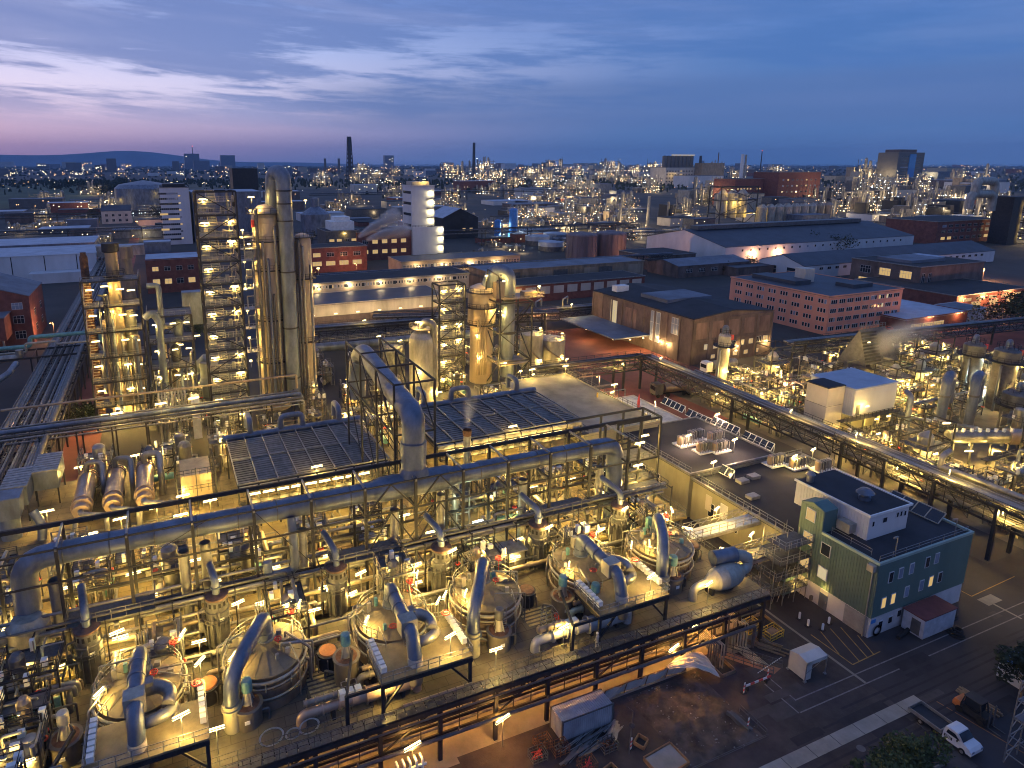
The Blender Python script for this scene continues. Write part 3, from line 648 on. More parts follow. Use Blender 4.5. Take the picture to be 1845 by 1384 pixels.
b = MB(); b.box(56.4, 63.8, 81.6, 85.8, 10.3, 10.5); b.rail([(56.4, 81.6, 10.5), (63.8, 81.6, 10.5), (63.8, 85.8, 10.5)], 1.1, 1.2, .06); b.box(56.4, 63.8, 81.6, 85.8, 13.8, 13.95); b.rail([(56.4, 81.6, 13.95), (63.8, 81.6, 13.95)], 1.1, 1.2, .06); b.build('landing', gratem, fr)
for z in (9.9, 13.3, 17): lampfit(fr, (60.2, 81.2, z), 260, 1.8, 0, 0); lampfit(fr, (62.6, 83.4, z), 200, 1.8, 0, 0)
# ------------------------------------------------------------------ open topped vent stacks
for x, y, zt, l in ((-15.0, 77.2, 16.8, 'open vent stack near the left bend of the header pipe'), (-2.9, 76.4, 17.4, 'left open vent stack of the close pair before the header pipe'), (-.7, 77.0, 17.6, 'right open vent stack of the close pair before the header pipe'), (9.6, 76.6, 16.9, 'open vent stack next to the blue loop under the header pipe'),
                    (20.6, 76.5, 17.0, 'open vent stack under the wide part of the header pipe'), (27.0, 77.6, 17.2, 'open vent stack just right of the wide header part'), (38.4, 77.0, 17.2, 'open vent stack before the lit floor right of the middle'), (50.6, 77.2, 16.6, 'open vent stack with slanted mouth near the right bend of the header pipe')):
    t = thing('vent_stack', (x, y, 7), l, 'stack', 'open vent stacks under the header pipe')
    b = MB(); b.tube([(x, y, 7), (x, y, zt)], .58, n=16, cap=False); b.tube([(x, y, zt), (x, y, zt - 2.5)], .48, n=16, cap=False); b.tube([(x, y, 11.4), (x, y, 11.7)], .68, n=16); b.build('shaft', galv if x > 9 else clad, t)
    MB().lathe(x, y, [(.47, zt - 2.4), (0, zt - 2.39)], n=14).build('dark_mouth', rubber, t)
# ------------------------------------------------------------------ middle level pipe rack in front of the header
mr = thing('pipe_rack', (20, 75, 7), 'lower pipe rack along the foot of the header frame behind the tanks', 'pipe rack')
rq = random.Random(9)
for i, (y, z, r, m) in enumerate(((76.6, 11.4, .36, duct), (75.9, 11.0, .2, clad), (74.9, 11.3, .26, clad), (74.4, 10.6, .16, cladw), (77.4, 11.6, .2, steel2), (76.2, 13.4, .18, clad), (74.6, 13.0, .15, steel2), (73.9, 9.4, .22, clad), (75.4, 9.0, .3, beige), (76.3, 8.6, .18, clad))):
    b = MB(); xs = sorted(rq.uniform(-20, 60) for _ in range(3)); pts = [(-24, y, z)]
    for x in xs: d = rq.choice((-.8, .8, 0)); pts += [(x, y, pts[-1][2]), (x, y, min(14, max(8.2, pts[-1][2] + d)))] if d else []
    pts.append((61.5 - i * .5, y, pts[-1][2])); b.tube(pts, r, n=10)
    for x in (-12, 6, 27, 45): b.tube([(x + i, y, pts[0][2]), (x + i + .5, y, pts[0][2])], r * 1.3, n=10)
    b.build('pipe_run', m, mr)
b = MB()
for k in range(28): x = -23 + 3.1 * k; b.bar((x, 73.6, 7), (x, 73.6, 13), .13); b.bar((x, 73.6, 10.3), (x, 77.6, 10.3), .14); b.bar((x, 73.6, 12.7), (x, 77.6, 12.7), .12)
b.build('rack_frame', steel, mr)
b = MB()
for x0, x1 in ((12.4, 20.6), (40, 47), (-14, -6), (52, 60)):
    b = MB(); b.box(x0, x1, 73.7, 76.9, 12.74, 12.86); b.rail([(x0, 76.9, 12.86), (x0, 73.7, 12.86), (x1, 73.7, 12.86), (x1, 76.9, 12.86)], 1.1, 1.3, .06)
    b.build('rack_walkway', gratem, mr)
for x in (-18, -9.5, 4.5, 11.5, 22.5, 31, 36.5, 46, 56.5): lampfit(mr, (x, 74.2, 10.1), 230, 1.6, .1, 0); lampfit(mr, (x + 3, 73.4, 8.9), 150, 1.2, .3, 0)
t = thing('process_cabin', (33.5, 74, 7), 'small dark cabin with a flat roof under the pipe rack behind the fourth tank', 'cabin')
MB().box(31.5, 36.2, 71.6, 74.2, 7, 10).build('wall', steel2, t); MB().box(31.2, 36.5, 71.3, 74.4, 10, 10.2).build('roof', galv, t)
# ------------------------------------------------------------------ frame round the rising duct
rf = thing('duct_gantry', (25, 92, 7), 'dark lattice frame guiding the big rising duct between the two louvred coolers', 'frame')
b = MB()
for x in (22.4, 27.8):
    for y in (82, 90.5, 99, 107.5):
        b.bar((x, y, 7), (x, y, 31.4), .24)
    for z in (31.4, 24.5): b.bar((x, 82, z), (x, 107.5, z), .22)
    for y in (82, 90.5, 99): b.bar((x, y, 24.5), (x, y + 8.5, 31.4), .15); b.bar((x, y, 14), (x, y + 8.5, 24.5), .15); b.bar((x, y + 8.5, 7), (x, y, 14), .12)
for y in (82, 90.5, 99, 107.5): b.bar((22.4, y, 31.4), (27.8, y, 31.4), .22); b.bar((22.4, y, 24.5), (27.8, y, 24.5), .2); b.bar((22.4, y, 7), (27.8, y, 14), .12); b.bar((22.4, y, 24.5), (27.8, y, 14), .12)
b.build('lattice', steel, rf)
# ------------------------------------------------------------------ louvred air coolers
def cooler(x0, x1, y0, y1, n, label):
    z = 14.0; t = thing('air_cooler', ((x0 + x1) / 2, (y0 + y1) / 2, 7), label, 'air cooler', 'louvred air coolers')
    MB().box(x0, x1, y0, y1, z - 1.2, z - .62).build('casing', rubber, t)  # black, so the shade between the slats comes from its colour
    w = (x1 - x0) / n
    for k in range(n):
        b = MB(); xa, xb = x0 + k * w + .08, x0 + (k + 1) * w - .08; m = int((y1 - y0) / .86); q = random.Random(k + int(x0))
        tilt = q.choice((.02, .05, .10))
        for j in range(m):
            y = y0 + .3 + j * (y1 - y0 - .4) / m
            b.add([(xa, y, z - .2), (xb, y, z - .2), (xb, y + .4, z - .2 + tilt), (xa, y + .4, z - .2 + tilt), (xa, y + .02, z - .26), (xb, y + .02, z - .26), (xb, y + .42, z - .26 + tilt), (xa, y + .42, z - .26 + tilt)], [(0, 1, 2, 3), (7, 6, 5, 4), (0, 4, 5, 1), (3, 2, 6, 7)])
        b.build('louvre_panel', louv, t)
    b = MB()
    for k in range(n + 1): b.bar((x0 + k * w, y0, z + .1), (x0 + k * w, y1, z + .1), .14, .25)
    for y in (y0, (y0 + y1) / 2, y1): b.bar((x0, y, z + .06), (x1, y, z + .06), .14, .2)
    b.build('frame_rib', galv, t)
    b = MB(); b.tube([(x0 - .5, y1 + .6, z), (x1 + .5, y1 + .6, z)], .62, n=14); b.build('rear_header', duct, t)
    b = MB()
    for x, k in ((x0 + w * 1.4, 0), (x0 + w * 3.2, 1), (x1 - w * 1.2, 0)):
        b = MB(); b.tube([(x, y1 + .6, z + .3), (x, y1 + .6, z + 2.6), (x + (3.6 if k else 0), y1 + (0.6 if k else 4.5), z + 2.6), (x + (3.6 if k else 0), y1 + (.6 if k else 4.5), z)], .5, n=12, bend=1.0); b.build('riser_pipe', duct, t)
    b = MB()
    for k in range(n): b.box(x0 + k * w + .15, x0 + (k + 1) * w - .15, y0 - .5, y0 - .02, z - 1.0, z - .3); b.box(x0 + k * w + w * .4, x0 + k * w + w * .6, y0 - .56, y0 - .5, z - .8, z - .5)
    b.build('fan_box', cladw, t)
    b = MB()
    for k in range(n + 1):
        for y in (y0, y1): b.bar((x0 + k * w, y, 7), (x0 + k * w, y, z - 1.2), .22)
    b.rail([(x0, y0 - 1.6, 11.6), (x1 + .6, y0 - 1.6, 11.6), (x1 + .6, y0 + 3, 11.6)], 1.2, 1.3, .06); b.box(x0, x1 + .8, y0 - 1.6, y0 - .6, 11.5, 11.6)
    b.rail([(x0, y0 - 1.7, 9), (x1, y0 - 1.7, 9)], 1.2, 1.3, .06); b.box(x0, x1, y0 - 1.7, y0 - .6, 8.9, 9)
    b.build('support_frame', steel, t)
    for k in range(int(n * 1.2)): 
        x = x0 + 2 + k * (x1 - x0 - 3) / (n * 1.2)
        lampfit(t, (x, y0 - .9, 12.7), 150, 1.7, 0, 0); 
        if k % 2 == 0: lampfit(t, (x + 1, y0 + 5, 11.6), 200, 1.7, 0, 0)
    lampfit(t, ((x0 + x1) / 2, y0 - .2, z + .9), 120, 1.7, .05, 0)
louv = mat('louvre_blade', (.17, .165, .16), .5, .15, .35, .8)
cooler(4.6, 26.4, 98.6, 117.6, 8, 'left louvred air cooler bank with slatted roof'); cooler(35, 62, 101, 119, 9, 'right louvred air cooler bank with slatted roof below the steam wisp')
mat_cu = mat('copper_toned_cladding', (.40, .30, .22), .4, .45, .2, .5)
# ------------------------------------------------------------------ three exchangers on the left
for i, (x, l) in enumerate(((-15.6, 'copper toned horizontal exchanger with looped pipe, left one of the three'), (-11.7, 'copper toned horizontal exchanger with looped pipe, middle one of the three'), (-7.6, 'copper toned horizontal exchanger with fat looped pipe, right one of the three'))):
    t = thing('tube_exchanger', (x, 114, 7), l, 'heat exchanger', 'three copper toned exchangers')
    b = MB(); b.tube([(x, 107.5, 10.2), (x, 109, 10.2)], 1.05, n=20); b.tube([(x, 109, 10.2), (x, 120.5, 10.2)], 1.25, n=20)
    for y in (108.9, 110.2, 119.6, 120.4): b.tube([(x, y, 10.2), (x, y + .22, 10.2)], 1.42, n=20)
    b.build('shell', mat_cu, t)
    r = .38 + .1 * (i == 2)
    b = MB(); b.tube([(x, 119.8, 11.2), (x, 119.8, 13), (x + 2.3, 119, 13), (x + 2.3, 116.5, 10.6), (x + 2.3, 116.2, 7)], r, n=12, bend=.9); b.build('loop_pipe', clad, t)
    b = MB(); b.tube([(x, 107.4, 10.4), (x + .1, 106.6, 10.3), (x + 1.9, 106.4, 9.9), (x + 3.0, 107.2, 9.2), (x + 3.6, 107.6, 9.2)], r, n=12, bend=.7); b.tube([(x - .6, 108, 9.2), (x - .8, 106.8, 8.8), (x - .8, 106.7, 7)], r * .9, n=12); b.build('front_pipe', clad, t)
    b = MB(); b.box(x - 1, x + 1, 110.8, 111.3, 7, 9.2); b.box(x - 1, x + 1, 118, 118.5, 7, 9.2); b.build('saddle', steel, t)
b = MB()
for k in range(11): b.box(-19, -3, 98.5 + k * .85, 99.0 + k * .85, 7.003, 7.05)
b.build('floor_grating', gratem, pf)
for x, y, a in ((-17, 125.5, .2), (-9, 127, .2), (-6, 104.5, .15), (-10.5, 103, .15), (-2.5, 107, .15), (-14, 100, .1), (-3, 100.6, .1), (1, 103.5, .1), (-20, 110, .1)): lampfit(pf, (x, y, 10.2), 260, 2.0, a, 3)
t = thing('filter_housing', (-24, 110, 5), 'blue grey funnel shaped filter box on a fat pipe at the left edge', 'filter')
b = MB(); b.add([(-26.2, 108.4, 13.6), (-22.6, 108.4, 13.6), (-22.6, 112.2, 13.6), (-26.2, 112.2, 13.6), (-25.9, 108.6, 10.4), (-22.9, 108.6, 10.4), (-22.9, 112, 10.4), (-25.9, 112, 10.4)], [(0, 1, 2, 3), (7, 6, 5, 4), (4, 5, 1, 0), (5, 6, 2, 1), (6, 7, 3, 2), (7, 4, 0, 3)]); b.build('hopper', duct, t)
b = MB(); b.tube([(-24.4, 110.2, 10.5), (-24.4, 110.2, 4)], 1.25, n=18); b.tube([(-21.4, 109, 11), (-20.4, 108.4, 9), (-20.8, 107.6, 5.5)], .6, n=12); b.build('fat_pipe', duct, t)
b = MB(); b.box(-26.6, -20, 106.6, 113.4, 5.6, 5.9); b.rail([(-26.6, 113.4, 5.9), (-26.6, 106.6, 5.9), (-20, 106.6, 5.9)], 1.1, 1.2, .07); b.build('platform', steel, t)
for x, y, l in ((-24.3, 118.4, 'left ribbed grey air intake box behind the funnel shaped filter'), (-21.0, 123.2, 'right ribbed grey air intake box behind the funnel shaped filter')):
    t = thing('air_intake', (x, y, 7), l, 'air intake', 'ribbed air intake boxes')
    MB().box(x - 1.6, x + 1.6, y - 4, y + 4, 9.8, 12.6).build('casing', duct, t)
    b = MB()
    for k in range(8): b.box(x - 1.7, x + 1.7, y - 3.9 + k, y - 3.1 + k, 12.6, 12.85)
    b.build('ribbed_top', galv, t)
    b = MB()
    for dx_ in (-1.4, 1.4):
        for dy_ in (-3.6, 3.6): b.bar((x + dx_, y + dy_, 7), (x + dx_, y + dy_, 9.8), .2)
    b.build('leg', steel, t)
t = thing('walled_tank_house', (-.5, 112, 7), 'pale boxy housing in dark scaffolding left of the left louvred cooler', 'housing')
MB().box(-2.6, 1.6, 108.5, 115.5, 8.4, 12.6).build('casing', beige, t)
b = MB()
for z in (7.4, 10, 12.7):
    b.rail([(-3.2, 107.8, z), (2.2, 107.8, z), (2.2, 116, z)], 1.1, 1, .07)
for x in (-3.2, -.5, 2.2): b.bar((x, 107.8, 7), (x, 107.8, 14), .14)
b.build('scaffold', steel, t)
for x, l in ((-1.6, 'left of two upright drums above the copper toned exchangers'), (1.4, 'right of two upright drums above the copper toned exchangers')):
    t = thing('upright_drum', (x - 3, 126, 7), l, 'drum'); MB().lathe(x - 3, 126, [(.9, 7), (1.1, 8), (1.1, 11), (.8, 11.6), (.4, 11.8)], n=18).build('shell', clad, t)
    b = MB(); b.tube([(x - 3, 125.6, 8), (x - 3, 124.4, 8), (x - 3, 124.4, 7)], .3, n=8); b.build('outlet', clad, t)
# ================================================================== clutter skids: each one a small process skid
def skid(kind, seed):
    q = random.Random(seed); t = thing('process_skid', (0, 0, 0), 'process skid', 'process skid')
    w, d, h = q.uniform(3.4, 5), q.uniform(2.8, 4), q.uniform(3.4, 6.2)
    b = MB(); lv = [h * .55, h]
    for x in (-w / 2, w / 2):
        for y in (-d / 2, d / 2): b.bar((x, y, 0), (x, y, h + 1.1), .14)
    for z in lv:
        for p, r_ in (((-w / 2, -d / 2), (w / 2, -d / 2)), ((w / 2, -d / 2), (w / 2, d / 2)), ((w / 2, d / 2), (-w / 2, d / 2)), ((-w / 2, d / 2), (-w / 2, -d / 2))): b.bar((*p, z), (*r_, z), .14, .2)
    b.bar((-w / 2, -d / 2, 0), (w / 2, -d / 2, lv[0]), .1); b.bar((w / 2, d / 2, 0), (w / 2, -d / 2, lv[0]), .1)
    b.rail([(-w / 2, d / 2, h), (-w / 2, -d / 2, h), (w / 2, -d / 2, h), (w / 2, d / 2, h)], 1.1, 1.2, .06)
    b.build('frame', [steel, steel2][seed % 2], t)
    MB().box(-w / 2, w / 2, .1, d / 2, h - .08, h - .01).build('grating', gratem, t)
    r = q.uniform(.55, .95); x = q.uniform(-w / 4, w / 4); vh = h + q.uniform(-.6, 2.4)
    b = MB(); b.lathe(x, 0, [(r * .5, .4), (r, .9), (r, vh - .5), (r * .6, vh - .1), (.15, vh)], n=16); b.build('upright_vessel', q.choice((clad, cladw, beige, steel2)), t)
    b = MB(); yy = -d / 2 + .4; b.tube([(-w / 2 + .2, yy, 1.0), (w / 2 - .2, yy, 1.0)], q.uniform(.3, .55), n=12); b.build('lying_drum', q.choice((clad, cladw, teal, beige)), t)
    mm = [clad, cladw, galv, beige, steel2]
    for k in range(9):
        px, py, pz = q.uniform(-w / 2, w / 2), q.uniform(-d / 2, d / 2), 0; pts = [(px, py, 0)]
        for s_ in range(q.randint(2, 5)):
            ax = q.randint(0, 2) if s_ else 2
            if ax == 2: pz = q.uniform(.5, h + 1.4)
            elif ax == 0: px = q.uniform(-w / 2 - .5, w / 2 + .5)
            else: py = q.uniform(-d / 2 - .5, d / 2 + .5)
            if (Vector(pts[-1]) - Vector((px, py, pz))).length > .3: pts.append((px, py, pz))
        MB().tube(pts, q.choice((.06, .08, .1, .14, .2)), n=6).build('pipe', mm[k % 5], t)
    for k in range(3): MB().rbox(q.uniform(-w / 2, w / 2), q.uniform(-d / 2, d / 2), h + .1, q.uniform(.3, .7), q.uniform(.3, .6), q.uniform(.5, 1.2)).build('instrument_box', white, t)
    b = MB(); wheel(b, q.uniform(-w / 2, w / 2), -d / 2, h * .6, .3); b.build('valve_wheel', redp, t)
    return t
SK = [skid(0, s_) for s_ in range(10)]; _used = set()
def put_skid(i, x, y, z, rz, label, group, w=260, lz=None, col=(1, .63, .14), m=None):
    o = SK[i % 10]
    if i % 10 in _used: o = dup(o, (x, y, z), label, rz, group)
    else: _used.add(i % 10); o.location = (x, y, z); o.rotation_euler.z = rz; tag(o, label, None, group)
    if w and (i * 7919 + int(y)) % 5 < 3:
        w = w * 1.5; q = random.Random(i * 7 + int(x)); hx = [c_ for c_ in o.children if c_.name.startswith('frame')][0].dimensions.z
        l = bpy.data.lights.new('lamp_light', 'POINT'); l.energy = w * LP; l.color = col; l.shadow_soft_size = .3
        lo = bpy.data.objects.new('lamp_light', l); COL.objects.link(lo); lo.parent = o; lo.location = (q.uniform(-1, 1), q.uniform(-1.5, 0), hx * .75)
        b = MB(); a = q.uniform(-.3, .3) - rz; b.rbox(0, 0, 0, 1.1, .12, .12, a); e = b.build('lamp_tube', m or lampw); e.parent = o; e.location = lo.location + Vector((0, 0, .5))
        e2 = MB().rbox(0, 0, .121, 1.2, .3, .1, a).build('light_fitting', galv); e2.parent = o; e2.location = e.location
    return o
ADJ = ('slim', 'crowded', 'pale', 'tall')
q = random.Random(11); n = 0
def field(x0, x1, y0, y1, z, sx, sy, where, group, w=260, skip=None, jit=.9, **k):
    global n
    y = y0
    while y <= y1:
        x = x0
        while x <= x1:
            xx, yy = x + q.uniform(-jit, jit), y + q.uniform(-jit, jit)
            if not (skip and skip(xx, yy)):
                put_skid(n, xx, yy, z, q.choice((0, math.pi / 2, math.pi, -math.pi / 2)), 'pipe filled process skid %s' % where, group, w, **k); n += 1
            x += sx
        y += sy
field(-23, -8, 92, 96, 7, 7.5, 5, 'on the lit floor left of the louvred coolers', 'skids on the left process floor', 220)
field(-21, 20, 84, 90, 7, 8.2, 5.5, 'on the lit floor behind the header pipe, left half', 'skids behind the left header pipe', 0)
field(32, 60, 86, 94, 7, 8.5, 7.5, 'on the lit floor behind the header pipe, right half', 'skids behind the right header pipe', 0)
field(-34, -20, 59, 72, 7, 6.5, 6, 'at the lower left corner of the deck', 'skids at the lower left corner', 240)
field(-34, -22, 78, 90, 4, 6.5, 6, 'left of the end vessel of the header pipe', 'skids left of the end vessel', 240)
field(-18, 62, 71.2, 71.2, 7, 12.2, 9, 'squeezed between a tank and the lower pipe rack', 'skids behind the tanks', 0)
field(-14, 60, 122.5, 126, 7, 9, 5, 'between the louvred coolers and the tall columns', 'skids behind the coolers', 260)
field(-2, 98, 134, 154, 0, 8.5, 7.5, 'at the foot of the tall columns', 'skids at the foot of the columns', 420, lambda x, y: (x > 86 and y < 152) or 44 < x < 60 and y > 140)
field(28, 66, 162, 176, 0, 8.5, 8, 'between the tall columns and the striped halls', 'skids behind the tall columns', 380, lambda x, y: 48 < x < 58)
field(-33, -17, 56.5, 71, 7, 5.2, 4.8, 'crammed into the lower left corner of the deck', 'skids at the lower left corner', 130)
field(-5, 3, 168, 204, 0, 6, 8, 'between the left process tower and the stair tower', 'skids beside the stair tower', 380)
field(34, 110, 186, 200, 0, 10, 9, 'in the dim yard behind the caged column', 'skids behind the caged column', 260)
def runs(nm, k, x0, x1, y0, y1, z0, z1, label, group, base):
    for i in range(k):
        x, y, z = q.uniform(x0, x1), q.uniform(y0, y1), q.uniform(z0, z1); ln = q.uniform(4, 15); r = q.choice((.08, .11, .15, .22, .3)); m = [clad, cladw, galv, steel2, beige][i % 5]
        x2, y2 = (min(x1 + 3, x + ln), y) if i % 3 else (x, min(y1 + 2, y + ln * .6))
        b = MB(); b.tube([(x, y, base), (x, y, z), (x2, y2, z), (x2, y2, z - 1 if i % 2 else base)], r, n=8); tag(b.build('pipe_run', m), label, 'pipe', group)
runs('pipe_run', 40, -34, -16, 56, 72, 7.8, 11, 'pipe run threading the crammed lower left corner of the deck', 'pipe runs at the lower left corner', 7)
runs('pipe_run', 70, -22, 60, 79, 96, 7.6, 11.5, 'pipe run over the lit floor behind the header pipe', 'pipe runs on the lit floor', 7)
runs('pipe_run', 40, -2, 95, 132, 156, 1.5, 6, 'pipe run at the foot of the tall columns', 'pipe runs at the foot of the columns', 0)
runs('pipe_run', 26, -14, 58, 66, 72, 7.5, 9, 'thin pipe run on the deck between the round tanks', 'pipe runs between the tanks', 7)
# ================================================================== stair tower
def lattice(b, x0, x1, y0, y1, z0, z1, n, w=.3, d=.18, faces='SWE', start=0):
    for x in (x0, x1):
        for y in (y0, y1): b.bar((x, y, z0), (x, y, z1), w)
    dz = (z1 - z0) / n
    for i in range(n + 1):
        z = z0 + i * dz
        b.bar((x0, y0, z), (x1, y0, z), d, w); b.bar((x0, y1, z), (x1, y1, z), d, w); b.bar((x0, y0, z), (x0, y1, z), d, w); b.bar((x1, y0, z), (x1, y1, z), d, w)
        if i < n:
            a, c_ = (x0, x1) if (i + start) % 2 else (x1, x0)
            if 'S' in faces: b.bar((a, y0, z), (c_, y0, z + dz), d)
            if 'W' in faces: b.bar((x0, y0 if i % 2 else y1, z), (x0, y1 if i % 2 else y0, z + dz), d)
            if 'E' in faces: b.bar((x1, y0 if i % 2 else y1, z), (x1, y1 if i % 2 else y0, z + dz), d)
def stair_tower(x0, x1, y0, y1, H, n, label, lampw_, wide=.34, top_extra=0):
    t = thing('stair_tower', ((x0 + x1) / 2, (y0 + y1) / 2, 0), label, 'stair tower')
    b = MB(); lattice(b, x0, x1, y0, y1, 0, H, n, wide, .2); b.build('lattice', steel, t)
    dz = H / n
    for i in range(n):
        for hh in (0, .5):
            z = (i + hh) * dz + .3
            if z < 1: continue
            b = MB(); b.box(x0 + .3, x1 - .3, y0 + .8, y1 - .3, z - .12, z)
            b.build('landing', gratem, t)
            b = MB(); b.rail([(x0 + .3, y0 + .8, z), (x1 - .3, y0 + .8, z), (x1 - .3, y1 - .4, z)], 1.1, 1.0, .07); b.build('guard_rail', cladw, t)
        z = i * dz + .3
        b = MB(); xm = x0 + (x1 - x0) * .32
        for hh in (0, .5):
            for k in range(9):
                zz = z + hh * dz + k * dz * .5 / 9; yy = y0 + 1.0 + (k if hh else 8 - k) * (y1 - y0 - 2.2) / 9; b.box(xm - .3 if hh else x0 + .5, xm + 1.4 if hh else xm - .4, yy, yy + .32, zz, zz + .05)
        for xx in (xm - .3, xm + 1.4): b.bar((xx, y0 + .9, z + dz * .5), (xx, y1 - 1, z + dz), .1, .25)
        for k in range(8): b.bar((x0 + .5, y0 + .6, z + .3 + k * dz / 9), (xm + 1.3, y0 + .6, z + .3 + k * dz / 9), .06)
        b.build('stair_flight', cladw, t)
        b = MB(); b.tube([(x1 - 1.6, y0 + 1.6, z), (x1 - 1.6, y0 + 1.6, z + dz)], .2, n=8); b.tube([(x1 - 2.6, y0 + .9, z + 1.2), (x1 - 1.0, y0 + .9, z + 1.2), (x1 - 1.0, y0 + .9, z + 2.6)], .09, n=6); b.rbox(x1 - 2.6, y0 + 1.3, z, .7, .6, 1.5); b.build('service_pipe', clad, t)
        if lampw_:
            lampfit(t, (x0 + 1.4, y0 + .5, z + dz * .62), lampw_, 1.7, .05, 0, wd=.28)
            if i % 3 != 1: lampfit(t, (x1 - 1.4, y0 + .5, z + dz * (.68 if i % 2 else .8)), lampw_, 1.7, .05, 0, wd=.28)
    return t
stair_tower(4.7, 12.3, 158, 165, 51.5, 11, 'tall dark framed stair tower with bright landings left of the big columns', 330)
t = thing('tall_columns', (20, 172, 0), 'pair of tall pinkish columns with a fat grey swan neck duct standing before them', 'columns')
mat_col = mat('column_cladding', (.40, .33, .27), .42, .35, .2, .35, 5)
b = MB(); b.lathe(17.4, 172.9, [(3.5, 0), (3.5, 45.2), (3.1, 46.6), (1.9, 47.8), (0, 48.2)], n=32)
for z in range(4, 46, 4): b.ring(17.4, 172.9, z, 3.5, .06, 0, 28)
b.build('left_column', mat_col, t)
b = MB(); b.lathe(25.4, 172.2, [(2.1, 0), (2.1, 39.6), (1.6, 41), (0, 41.5)], n=28); b.build('right_column', mat_col, t)
b = MB(); b.tube([(21.2, 169.2, 4), (21.2, 169.2, 54.8), (19.4, 172.2, 55.0), (19.0, 173.2, 47)], 1.78, n=24, bend=2.3); b.build('swan_neck_duct', duct, t)
for z in (8, 20, 33, 44.4, 48.2, 51): MB().tube([(21.2, 169.2, z), (21.2, 169.2, z + .3)], 1.95, n=24).build('duct_collar', steel, t)
for i, (x, y, zt, r) in enumerate(((14.6, 168.9, 47, .42), (15.7, 168.7, 40, .3), (16.7, 168.6, 36, .36), (17.6, 168.5, 28, .26), (18.5, 168.2, 43, .3), (13.4, 169.6, 38, .26), (24.0, 169.2, 40, .34), (24.9, 169.2, 38.5, .26), (26.6, 169.8, 34, .24), (23.3, 169.2, 30, .22))):
    MB().tube([(x, y, 2), (x, y, zt), (x + .2, y + 1.6, zt)], r, n=8).build('riser_pipe', [steel2, clad, duct][i % 3], t)
for z, r in ((46.2, 4.2), (40, 4.0), (33.5, 3.9), (22, 3.9), (12, 3.9)):
    b = MB(); b.lathe(17.4, 172.9, [(3.55, z - .15), (r + .5, z - .15), (r + .5, z), (3.55, z)], n=28); b.rrail(17.4, 172.9, z, r + .4, 1.2, 150, 330, n=10); b.build('ring_platform', steel, t)
for z, r in ((40.6, 3.2), (31, 3.1), (16, 3.2)):
    b = MB(); b.lathe(25.4, 172.2, [(2.1, z - .15), (r, z - .15), (r, z), (2.1, z)], n=24); b.rrail(25.4, 172.2, z, r - .1, 1.2, 230, 420, n=10); b.build('ring_platform', steel, t)
b = MB(); b.box(10.8, 13.8, 168.5, 172, 41, 41.2); b.rail([(10.8, 168.5, 41.2), (13.8, 168.5, 41.2)], 1.1, 1, .07); b.rbox(12.6, 170, 36.5, 1.6, 1.4, 1.6); b.rbox(12.4, 170, 32, 1.2, 1.2, 2)
for z in (15, 20.5, 25, 29.5, 36, 38.5): b.box(10.8, 14.4, 169.2, 171.8, z, z + .15); b.rail([(10.8, 169.2, z + .15), (14.4, 169.2, z + .15)], 1.1, .9, .07); b.tube([(11.6, 169, z), (11.6, 169, z + 3.2), (13, 168.8, z + 3.2)], .16, n=6)
b.build('side_platform', galv, t)
for x, y, z, w in ((11.6, 171.4, 24.4, 500), (11.6, 171.4, 30.4, 500), (11.6, 171.4, 35.6, 500), (11.6, 171.4, 42.6, 500), (14.0, 171, 49.8, 600), (26.4, 171, 48.8, 300), (11.6, 171.4, 18, 500), (13.6, 170.4, 46.9, 260), (11.6, 171.4, 12.5, 500), (28.9, 171.6, 28, 300), (28.9, 171.6, 33, 240), (12.8, 170.4, 39.6, 200)):
    lampfit(t, (x, y, z), w * .75, 1.5 if z > 49 else .7, 0, 1.6, wd=.5)
MB().rbox(14.0, 169.6, 43.3, 1.0, .8, 1.6).build('red_cabinet', redp, t)
t.location.x += 2.4
# ------------------------------------------------------------------ left process tower
t = thing('process_tower', (-13, 174, 0), 'dark process tower crowded with pipes, stairs and lamps at the left, before the reddish road', 'process tower')
b = MB(); lattice(b, -18.2, -7.4, 171.5, 180, 0, 33, 6, .3, .16, 'E'); b.build('lattice', steel, t)
for z in (5.5, 11, 16.5, 22, 27.5, 33):
    b = MB(); b.box(-18.2, -7.4, 172.6, 180, z - .15, z); b.build('landing', gratem, t)
    b = MB(); b.rail([(-18.2, 171.5, z), (-7.4, 171.5, z), (-7.4, 180, z)], 1.1, 1.2, .07); b.build('guard_rail', galv, t)
    b = MB()
    for k in range(9): b.box(-18 + .1, -16.6, 172 + k * .5, 172.4 + k * .5, z - 5 + k * .5, z - 4.9 + k * .5)
    b.bar((-18, 172, z - 5), (-18, 177, z), .1, .25); b.build('stair_flight', beige, t)
    for x, y, zz in ((-16.6, 171.2, z - 1.6), (-11, 171.2, z - 1.8), (-9, 172.6, z - 2.4), (-14, 174, z - 1.4)): lampfit(t, (x, y, zz), 210, 1.6, .05, 0, wd=.35)
q = random.Random(21)
for i in range(16):
    x = -15.8 + i * .52; zt = q.uniform(14, 31); MB().tube([(x, 171.9 + (i % 3) * .5, q.uniform(1, 12)), (x, 171.9 + (i % 3) * .5, zt), (x + q.uniform(-1.5, 1.5), 173.5, zt)], q.choice((.14, .2, .3, .38)), n=8).build('riser_pipe', [steel2, duct, beige, steel][i % 4], t)
for x, y, r, z0, z1, m in ((-12.2, 175.6, 1.25, 0, 40.5, beige), (-17.6, 178, .8, 0, 38.6, rust), (-9.8, 176, 1.2, 2, 26, steel2), (-14.6, 176, 1.1, 4, 24, beige)):
    b = MB(); b.lathe(x, y, [(r, z0), (r, z1 - 1), (r * .7, z1 - .4), (r * .7, z1)], n=18); b.build('column_shell', m, t)
